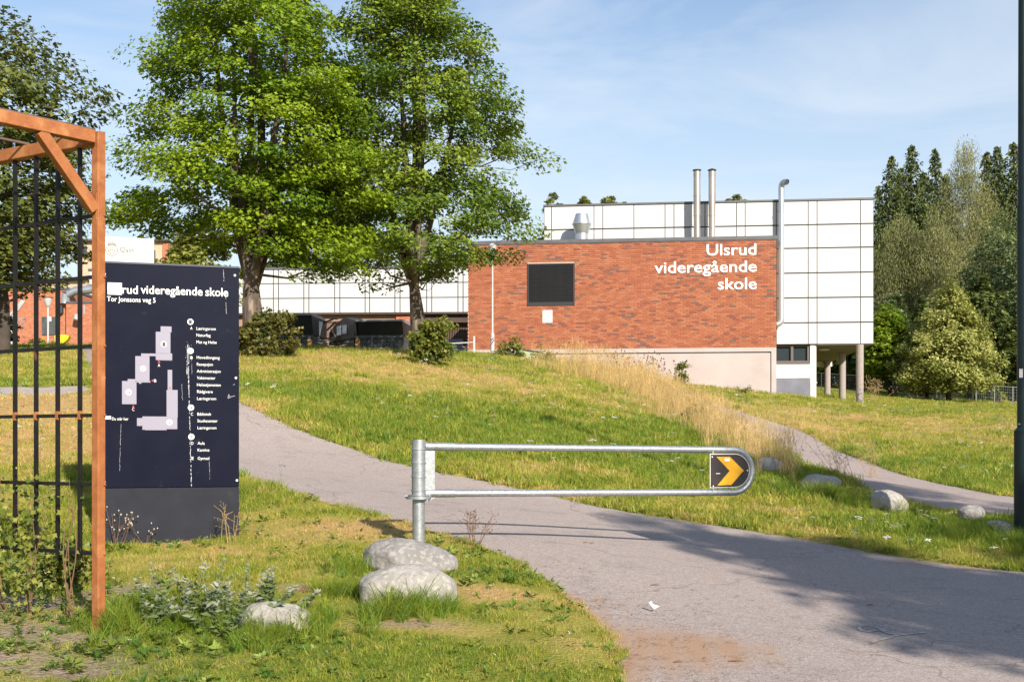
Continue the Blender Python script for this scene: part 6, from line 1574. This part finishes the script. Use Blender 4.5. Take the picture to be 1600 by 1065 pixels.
for px_, py_, r, n in ((700, 870, .3, 60), (800, 905, .25, 40), (870, 960, .3, 40), (900, 1010, .3, 40), (60, 1000, .5, 90), (200, 1000, .4, 110), (270, 960, .3, 80), (120, 1010, .4, 70), (330, 960, .3, 60), (560, 1040, .4, 60), (450, 1050, .3, 50), (750, 1040, .4, 60), (110, 905, .3, 50), (30, 890, .4, 90), (60, 850, .4, 90)):
    g = G(px_, py_); ex += list(g.x + rg.normal(size=n) * r); ey += list(g.y + rg.normal(size=n) * r)
x, y = np.concatenate([x, ex]), np.concatenate([y, ey]); k = keep_ground(x, y, .05); x, y = x[k], y[k]
scatter('broad_weeds', 'low broad leafed weeds among the near grass', 'weeds', 'rosette', np.stack([x, y, H(x, y) + .01], 1), rg.uniform(.35, .85, len(x)), rg.random(len(x)), .3, rg)

# ---------------------------------------------------------------- shrubs, climbers and single weeds
def shrub(px, py, yu, w, h, name, label, lm, seed, n=26, nl=90, ls=.075, kind='maple', cat='shrub', group=None, dep=None, stems=9, leafr=.2):
    rs = np.random.default_rng(seed); g = gl(px, py, yu); t = empty(name, g, label, cat, group)
    mb = MB(); C = []
    lob = [(rs.uniform(-.3, .3) * w, rs.uniform(-.15, .15) * w, rs.uniform(.55, 1.1)) for _ in range(4)]
    for k in range(n):
        a = rs.uniform(0, 6.283); q = math.sqrt(rs.random()); lb = lob[k % 4]; z = h * lb[2] * (0.10 + .9 * rs.random() ** .9); rr_ = (1 - .75 * (z / (h * lb[2])) ** 1.5) * rs.uniform(.5, 1.25)
        C.append((lb[0] + w * .42 * q * rr_ * math.cos(a), lb[1] + (dep or w * .8) * .42 * q * rr_ * math.sin(a), z))
    for k in range(stems):
        c = C[k % n]; mb.tube([g + Vector((c[0] * .12, c[1] * .12, -.05)), g + Vector((c[0] * .5, c[1] * .5, c[2] * .6)), g + Vector(c)], [.014, .010, .004], 5, caps=False)
    mb.build('stem', M['bark_dark'], t, smooth=True)
    P_, N_, S_, T_ = [], [], [], []
    for c in C:
        m_ = int(nl * rs.uniform(.6, 1.3)); q = rs.normal(size=(m_, 3)); q /= np.linalg.norm(q, axis=1, keepdims=True); q *= rs.random((m_, 1)) ** .5 * leafr * rs.uniform(.6, 1.35) * np.array([1, 1, .8])
        P_.append(np.array(g) + c + q); N_.append(rs.normal(size=(m_, 3)) * .5 + np.array([c[0], c[1] - .2, .7]) * [.5, .5, 1]); S_.append(ls * rs.uniform(.6, 1.4, m_)); T_.append(np.clip(rs.normal(.45, .2) + rs.normal(size=m_) * .2, 0, 1))
    P_ = np.concatenate(P_); P_[:, 2] = np.maximum(P_[:, 2], g.z + .01)
    put('leaves', leaves_mesh('leaves', P_, np.concatenate(N_), np.concatenate(S_), np.concatenate(T_), kind, LM[lm], None, rs), t)
    return t
shrub(415, 557, 22.6, 1.45, 1.15, 'maple_shrub', 'dark mixed shrub wrapped round the left maple trunk', 'shrub2', 301, 52, 80, .085, group='shrubs at the maple trunks')
shrub(655, 571, 23.6, 1.55, .95, 'maple_shrub', 'yellow green shrub wrapped round the right maple trunk', 'shrub', 302, 56, 80, .085, group='shrubs at the maple trunks')
shrub(452, 505, 23.2, .5, .55, 'maple_sucker', 'leafy sucker branch hanging right of the left maple trunk', 'shrub2', 303, 9, 40, .085, cat='branch')
shrub(1068, 604, 36.3, .62, 1.0, 'tall_weed', 'tall leafy weed standing alone before the concrete base', 'shrub', 304, 16, 46, .085, cat='weed', group='weeds along the wall')
shrub(1160, 610, 36.8, .8, .45, 'low_weed', 'low wispy weed at the foot of the concrete base', 'shrub2', 305, 8, 30, .06, cat='weed', group='weeds along the wall')
shrub(797, 562, 35.2, .95, .75, 'leafy_weed', 'green weed growing over the pale green box', 'shrub', 306, 18, 50, .08, cat='weed', group='weeds along the wall')
shrub(853, 563, 35.0, .8, .5, 'yellow_weed', 'yellowing weed right of the pale green box', 'light', 307, 12, 40, .07, cat='weed', group='weeds along the wall')
shrub(1083, 668, 21, .42, .40, 'dark_weed', 'dark leafy weed tuft in the dry grass band', 'shrub2', 308, 14, 50, .05, cat='weed')
shrub(2, 547, 28, 1.3, 1.0, 'wild_bush', 'overgrown bush under the dark maple at the far left', 'shrub2', 309, 40, 70, .09)
shrub(62, 543, 38, 1.0, .45, 'wild_bush', 'low weedy bush in front of the brick gym', 'shrub2', 310, 12, 50, .07)
# climber on the lattice
def climber(d_along, h, label, seed, n):
    q = Pp + d2 * d_along; g = Vector((q.x, q.y, h1(q.x, q.y))); rs = np.random.default_rng(seed); t = empty('climbing_plant', g, label, 'climber', 'climbers on the lattice')
    mb = MB(); P_ = []
    for k in range(4):
        pts = [g + Vector((rs.normal() * .03, rs.normal() * .03, -.03))]
        sl_a, ph_ = rs.uniform(-.22, .22), rs.uniform(0, 6)
        for z in np.linspace(.12, h * rs.uniform(.7, 1.1), 9): pts.append(g + Vector(d2) * (.025 * math.sin(z * 7 + ph_) + (z / h) * sl_a) + Vector((.01 * math.cos(z * 9 + ph_), -.03, z)))
        mb.tube(pts, np.linspace(.0045, .0015, 10), 5, caps=False); P_ += pts
    mb.build('stem', M['rubble'], t, smooth=True)
    P_ = np.array([tuple(p) for p in P_]); i = rs.integers(0, len(P_), n); pos = P_[i] + rs.normal(size=(n, 3)) * [.07, .05, .05]
    pos[:, 2] = np.maximum(pos[:, 2], g.z + .02)
    put('leaves', leaves_mesh('leaves', pos, rs.normal(size=(n, 3)) * .5 + [0, -.6, .5], rs.uniform(.018, .042, n), rs.random(n), 'maple', LM['shrub'], None, rs), t)
climber(.56, .95, 'leafy climber on the lattice, left of the pergola post', 311, 420)
climber(.20, .72, 'nearly bare dead climber close to the pergola post', 312, 50)
climber(.80, .80, 'leafy climber on the lattice at the picture edge', 313, 350)
shrub(95, 905, 6.3, .55, .30, 'creeping_weed', 'creeping green weeds under the lattice', 'shrub', 314, 26, 60, .035, leafr=.1, cat='weed')
# silvery mugwort clump
def mugwort(px, py, n, label, seed):
    rs = np.random.default_rng(seed); g = G(px, py); t = empty('mugwort_plant', g, label, 'weed'); mb = MB(); P_, N_, S_, T_, U_ = [], [], [], [], []
    for k in range(n):
        a = rs.uniform(0, 6.283); r = .20 * math.sqrt(rs.random()); b0 = g + Vector((r * math.cos(a) * 1.7, r * math.sin(a), -.02)); h = rs.uniform(.12, .36); tip = b0 + Vector((rs.normal() * .11, rs.normal() * .08, h))
        mb.tube([b0, (b0 + tip) / 2 + Vector((rs.normal() * .01, 0, 0)), tip], [.003, .0025, .0015], 5, caps=False)
        for j in range(20):
            f_ = (j + 1) / 20; p = b0 + (tip - b0) * f_; an = j * 2.4; L = .05 * (1.1 - .45 * f_) * rs.uniform(.45, 1.35); d = Vector((math.cos(an), math.sin(an), .5 + .9 * f_)).normalized()
            for w_ in (-.5, 0, .5):
                dd = (d + Vector((-math.sin(an), math.cos(an), 0)) * w_).normalized()
                P_.append(p + dd * L * .5); U_.append(dd); N_.append(Vector((rs.normal() * .4 - dd.x * .3, -.3 + rs.normal() * .3, .9))); S_.append(L); T_.append(np.clip(.12 + .7 * (f_ > .8) + rs.normal() * .22, 0, 1))
    mb.build('stem', GM['silver'], t)
    put('leaves', leaves_mesh('leaves', np.array([tuple(p) for p in P_]), np.array([tuple(p) for p in N_]), np.array(S_), np.array(T_), 'spray2', GM['silver'], np.array([tuple(p) for p in U_]), rs), t)
mugwort(318, 985, 26, 'silvery leafed mugwort clump left of the flat boulder', 320)
mugwort(395, 960, 9, 'small silvery mugwort sprigs behind the flat boulder', 321)
# dry seed stalks: by the sign foot, at the road edge, among the tall dry grass
def stalks(px, py, n, h, spread, label, seed, m, yu=None, head=.010, branch=5, name='seed_stalk_plant'):
    rs = np.random.default_rng(seed); g = gl(px, py, yu) if yu else G(px, py); t = empty(name, g, label, 'weed'); mb, hb = MB(), MB()
    for k in range(n):
        b0 = g + Vector((rs.normal() * spread * .4, rs.normal() * spread * .3, -.02)); tip = b0 + Vector((rs.normal() * spread, rs.normal() * spread * .5, h * rs.uniform(.6, 1.1)))
        mb.tube([b0, b0 * .5 + tip * .5 + Vector((rs.normal() * .01, 0, .01)), tip], [.0028, .0022, .0012], 4, caps=False)
        for j in range(branch):
            p = b0 + (tip - b0) * rs.uniform(.45, 1.0); q = p + Vector((rs.normal() * h * .14, rs.normal() * h * .10, h * rs.uniform(.04, .14)))
            mb.tube([p, q], [.0016, .0009], 3, caps=False); hb.tube([q - Vector((0, 0, head)), q, q + Vector((0, 0, head))], [head * .3, head * .75, head * .25], 5)
    mb.build('stem', m, t); o = hb.build('seed_head', M['taupe_head'] if m is M['rubble'] and .007 < head < .02 else m, t); o['kind'] = 'stuff'
M['taupe_head'] = mat('pale_seed_head', (0.48, 0.43, 0.36), None, rough=0.9)
M['straw_stem'] = mat('straw_stem', (0.34, 0.23, 0.10), None, rough=0.8)
stalks(178, 855, 6, .30, .10, 'dead stalks with pale round heads at the left of the sign plinth', 330, M['rubble'], head=.0072)
stalks(232, 850, 6, .20, .16, 'leaning stalks with white seed heads before the sign plinth', 331, M['rubble'], head=.0072)
stalks(357, 850, 6, .34, .07, 'bare dry stalks at the right corner of the sign plinth', 332, M['straw_stem'], head=.004)
stalks(742, 852, 9, .27, .06, 'feathery brown grass stalk at the road edge by the barrier', 333, M['rubble'], head=.006, branch=9)
for i, (px, py) in enumerate(((985, 600), (1010, 605), (960, 598), (1035, 608))):
    stalks(px, py, 6, .95, .25, ['dark seed head thistles before the concrete base', 'brown seed stalks right of the thistles', 'brown seed stalks left of the thistles', 'low brown stalks at the footpath top'][i], 334 + i, M['rubble'], yu=34.5, head=.035, branch=5)
stalks(1360, 623, 14, 1.0, .28, 'dead straw coloured bush beside the front column', 340, M['straw_stem'], yu=38.5, head=.02, branch=8)
stalks(1312, 750, 10, .55, .2, 'tall brown grass stalks above the wide boulder', 341, M['straw_stem'], head=.008, branch=6)
stalks(1365, 745, 12, .6, .16, 'tall wispy grass stalks at the footpath bend', 342, M['straw_stem'], head=.006, branch=7)
stalks(470, 935, 4, .10, .03, 'tiny brown dead sprig in the bare patch', 343, M['rubble'], head=.006)

# ---------------------------------------------------------------- far fences and park path at the right
def fence(pa, pb, n, h, m, label, name='mesh_fence', rails=(1.0, .05)):
    a, b = Vector(pa), Vector(pb); t = empty(name, a, label, 'fence', 'fences beyond the lawn')
    q = [a.lerp(b, k / (n - 1)) for k in range(n)]
    for p in q: p.z = h1(p.x, p.y)
    for p in q:
        mb = MB(); mb.tube([p + Vector((0, 0, -.1)), p + Vector((0, 0, h))], .028, 6); mb.build('post', m, t)
    for r_ in rails:
        mb = MB(); mb.tube([p + Vector((0, 0, h * r_)) for p in q], .016, 5); mb.build('rail', m, t)
    mb = MB()
    for i in range(n - 1):
        for k in range(1, 10):
            f_ = k / 10; mb.beam(q[i].lerp(q[i + 1], f_) + Vector((0, 0, .06)), q[i].lerp(q[i + 1], f_) + Vector((0, 0, h - .02)), .003, .003)
        for k in range(1, 6): mb.beam(q[i] + Vector((0, 0, h * k / 6)), q[i + 1] + Vector((0, 0, h * k / 6)), .003, .003)
    o = mb.build('wire_mesh', m, t); o['kind'] = 'stuff'
fence(W(1370, 625, 56), W(1520, 635, 56), 7, 1.05, M['joint'], 'black mesh fence behind the young maple and lindens')
fence(W(1525, 640, 54), W(1640, 640, 54), 5, 0.95, M['net'], 'grey mesh fence right of the golden linden')
fence(W(1255, 615, 58), W(1340, 622, 58), 4, 1.0, M['joint'], 'dark mesh fence seen between the columns')
pa = [(1240, 598, 64), (1380, 606, 62), (1440, 612, 60), (1530, 622, 58), (1640, 628, 57)]
A_ = resample([XY(c) for c in pa], 40); B_ = A_ + np.array([.4, -2.6])
strip('park_path', A_, B_, M['asphalt_foot'], 'grey park path running behind the lindens', 'path', 6)
q = W(1447, 690, 57); q.z = h1(q.x, q.y); bn = empty('park_bench', q, 'dark park bench on the far path behind the lindens', 'bench')
mb = MB(); mb.box((q.x, q.y, q.z + .45), (1.3, .4, .06)); mb.build('seat', M['timber'], bn); mb = MB(); mb.box((q.x, q.y + .2, q.z + .72), (1.3, .05, .3)); mb.build('backrest', M['timber'], bn)
for k in (-.55, .55):
    mb = MB(); mb.box((q.x + k, q.y, q.z + .2), (.06, .36, .43)); mb.build('leg', M['joint'], bn)

# ---------------------------------------------------------------- litter, paint marks and debris on the road
def flatpiece(name, px, py, pts, m, label, cat, lift=.006, curl=0.0):
    g = G(px, py); v = [(g.x + x, g.y + y, h1(g.x + x, g.y + y) + lift + curl * (x * x + y * y) * 60) for x, y in pts]; v2 = [(x, y, z - .0015) for x, y, z in v]; n = len(pts)
    mb = MB(); mb.add(v + v2, [tuple(range(n)), tuple(range(2 * n - 1, n - 1, -1))] + [(k, n + k, n + (k + 1) % n, (k + 1) % n) for k in range(n)])
    return tag(mb.build(name, m), label, cat)
flatpiece('paper_scrap', 1022, 955, [(-.03, .03), (.0, -.01), (.032, -.018), (.03, .015), (.004, .02), (-.012, .045)], M['paper'], 'crumpled white paper scrap on the asphalt', 'litter', .008, .3)
flatpiece('leaf_scrap', 941, 807, [(-.02, 0), (.0, -.012), (.022, .0), (0, .014)], M['paper'], 'tiny pale scrap on the road beyond the barrier shadow', 'litter', .004)
def paint(ptsets, label):
    mb = MB(); w = .011
    for pts in ptsets:
        P_ = [G(*p) for p in pts]; P2 = resample(P_, 26); rs = np.random.default_rng(5); L, R = [], []
        for i in range(len(P2)):
            d = P2[min(i + 1, 25)] - P2[max(i - 1, 0)]; d = d / (np.hypot(*d) + 1e-9); nrm = np.array([-d[1], d[0]]) * w * rs.uniform(.6, 1.3)
            L.append(P2[i] + nrm); R.append(P2[i] - nrm)
        f3 = lambda p: (p[0], p[1], h1(p[0], p[1]) - .012 + .0045)
        b = len(mb.v); mb.v += [f3(p) for p in L] + [f3(p) for p in R]; nn = len(L)
        for i in range(nn - 1): mb.f.append((b + i, b + nn + i, b + nn + i + 1, b + i + 1)); mb.m.append(0)
    o = mb.build('paint_mark', M['paint']); return tag(o, label, 'road marking', kind='structure')
paint([[(1385, 984), (1362, 976), (1344, 976), (1342, 982), (1356, 985), (1372, 981), (1386, 986), (1404, 992), (1424, 990), (1446, 986)], [(1362, 1000), (1385, 996), (1402, 991)]], 'looped white spray paint mark in the tree shade on the asphalt')
paint([[(1578, 932), (1590, 934), (1604, 935)]], 'short white paint dash at the right edge of the asphalt')
x, y = [], []
for px_, py_, r, n in ((1010, 1000, .5, 170), (1050, 940, .8, 90), (930, 940, .25, 80), (970, 1045, .35, 130), (850, 885, .3, 60), (1180, 960, .9, 80), (1400, 890, 1.0, 70), (1480, 882, .5, 90)):
    g = G(px_, py_); x += list(g.x + rg.normal(size=n) * r); y += list(g.y + rg.normal(size=n) * r * .9)
x, y = np.array(x), np.array(y); k = on_road(x, y); x, y = x[k], y[k]
def needle(rng):
    v, f = [], []
    for k in range(5):
        a = rng.uniform(0, 6.283); c = Vector((rng.normal() * .03, rng.normal() * .03, .003)); d = Vector((math.cos(a), math.sin(a), 0)) * rng.uniform(.012, .035); s_ = Vector((-d.y, d.x, 0)).normalized() * .0016; b = len(v)
        v += [tuple(c - d - s_), tuple(c + d - s_), tuple(c + d + s_), tuple(c - d + s_)]; f.append((b, b + 1, b + 2, b + 3))
    return v, f
kind_collection('needles', [needle(rt) for _ in range(5)], GM['brown'])
scatter('fallen_needles', 'brown fallen needles and twigs swept to the road edge', 'litter', 'needles', np.stack([x, y, H(x, y) - .008], 1), rg.uniform(.35, .8, len(x)), rg.random(len(x)), .02, rg)
TW = ['dark bent twig on the asphalt above the paper scrap', 'small twig on the asphalt near the bottom edge', 'short twig beside the looped paint mark', 'left of two crumbs of bark beside the barrier shadow', 'right of two crumbs of bark beside the barrier shadow', 'small twig inside the tree shade on the asphalt', 'thin twig on the asphalt at the bottom, right of the needles']
for TL, (px_, py_, L, a) in zip(TW, ((1024, 914, .07, .1), (1060, 1034, .05, .3), (1365, 1005, .05, .2), (915, 846, .05, 0), (925, 848, .045, .4), (1360, 945, .05, .1), (1150, 1030, .08, .05))):
    g = G(px_, py_); mb = MB(); z = h1(g.x, g.y) - .006; d = Vector((math.cos(a), math.sin(a), 0)) * L / 2
    mb.tube([(g.x - d.x, g.y - d.y, z), (g.x, g.y, z + .004), (g.x + d.x, g.y + d.y, z)], [.003, .005, .002], 5); tag(mb.build('twig', M['rubble']), TL, 'twig', 'twigs on the asphalt')

# crisp edges between caps and round sides
for me in bpy.data.meshes:
    if 0 < len(me.polygons) < 4000 and me.polygons[0].use_smooth and not me.name.startswith(('boulder', 'ground')):
        me.set_sharp_from_angle(angle=math.radians(38))
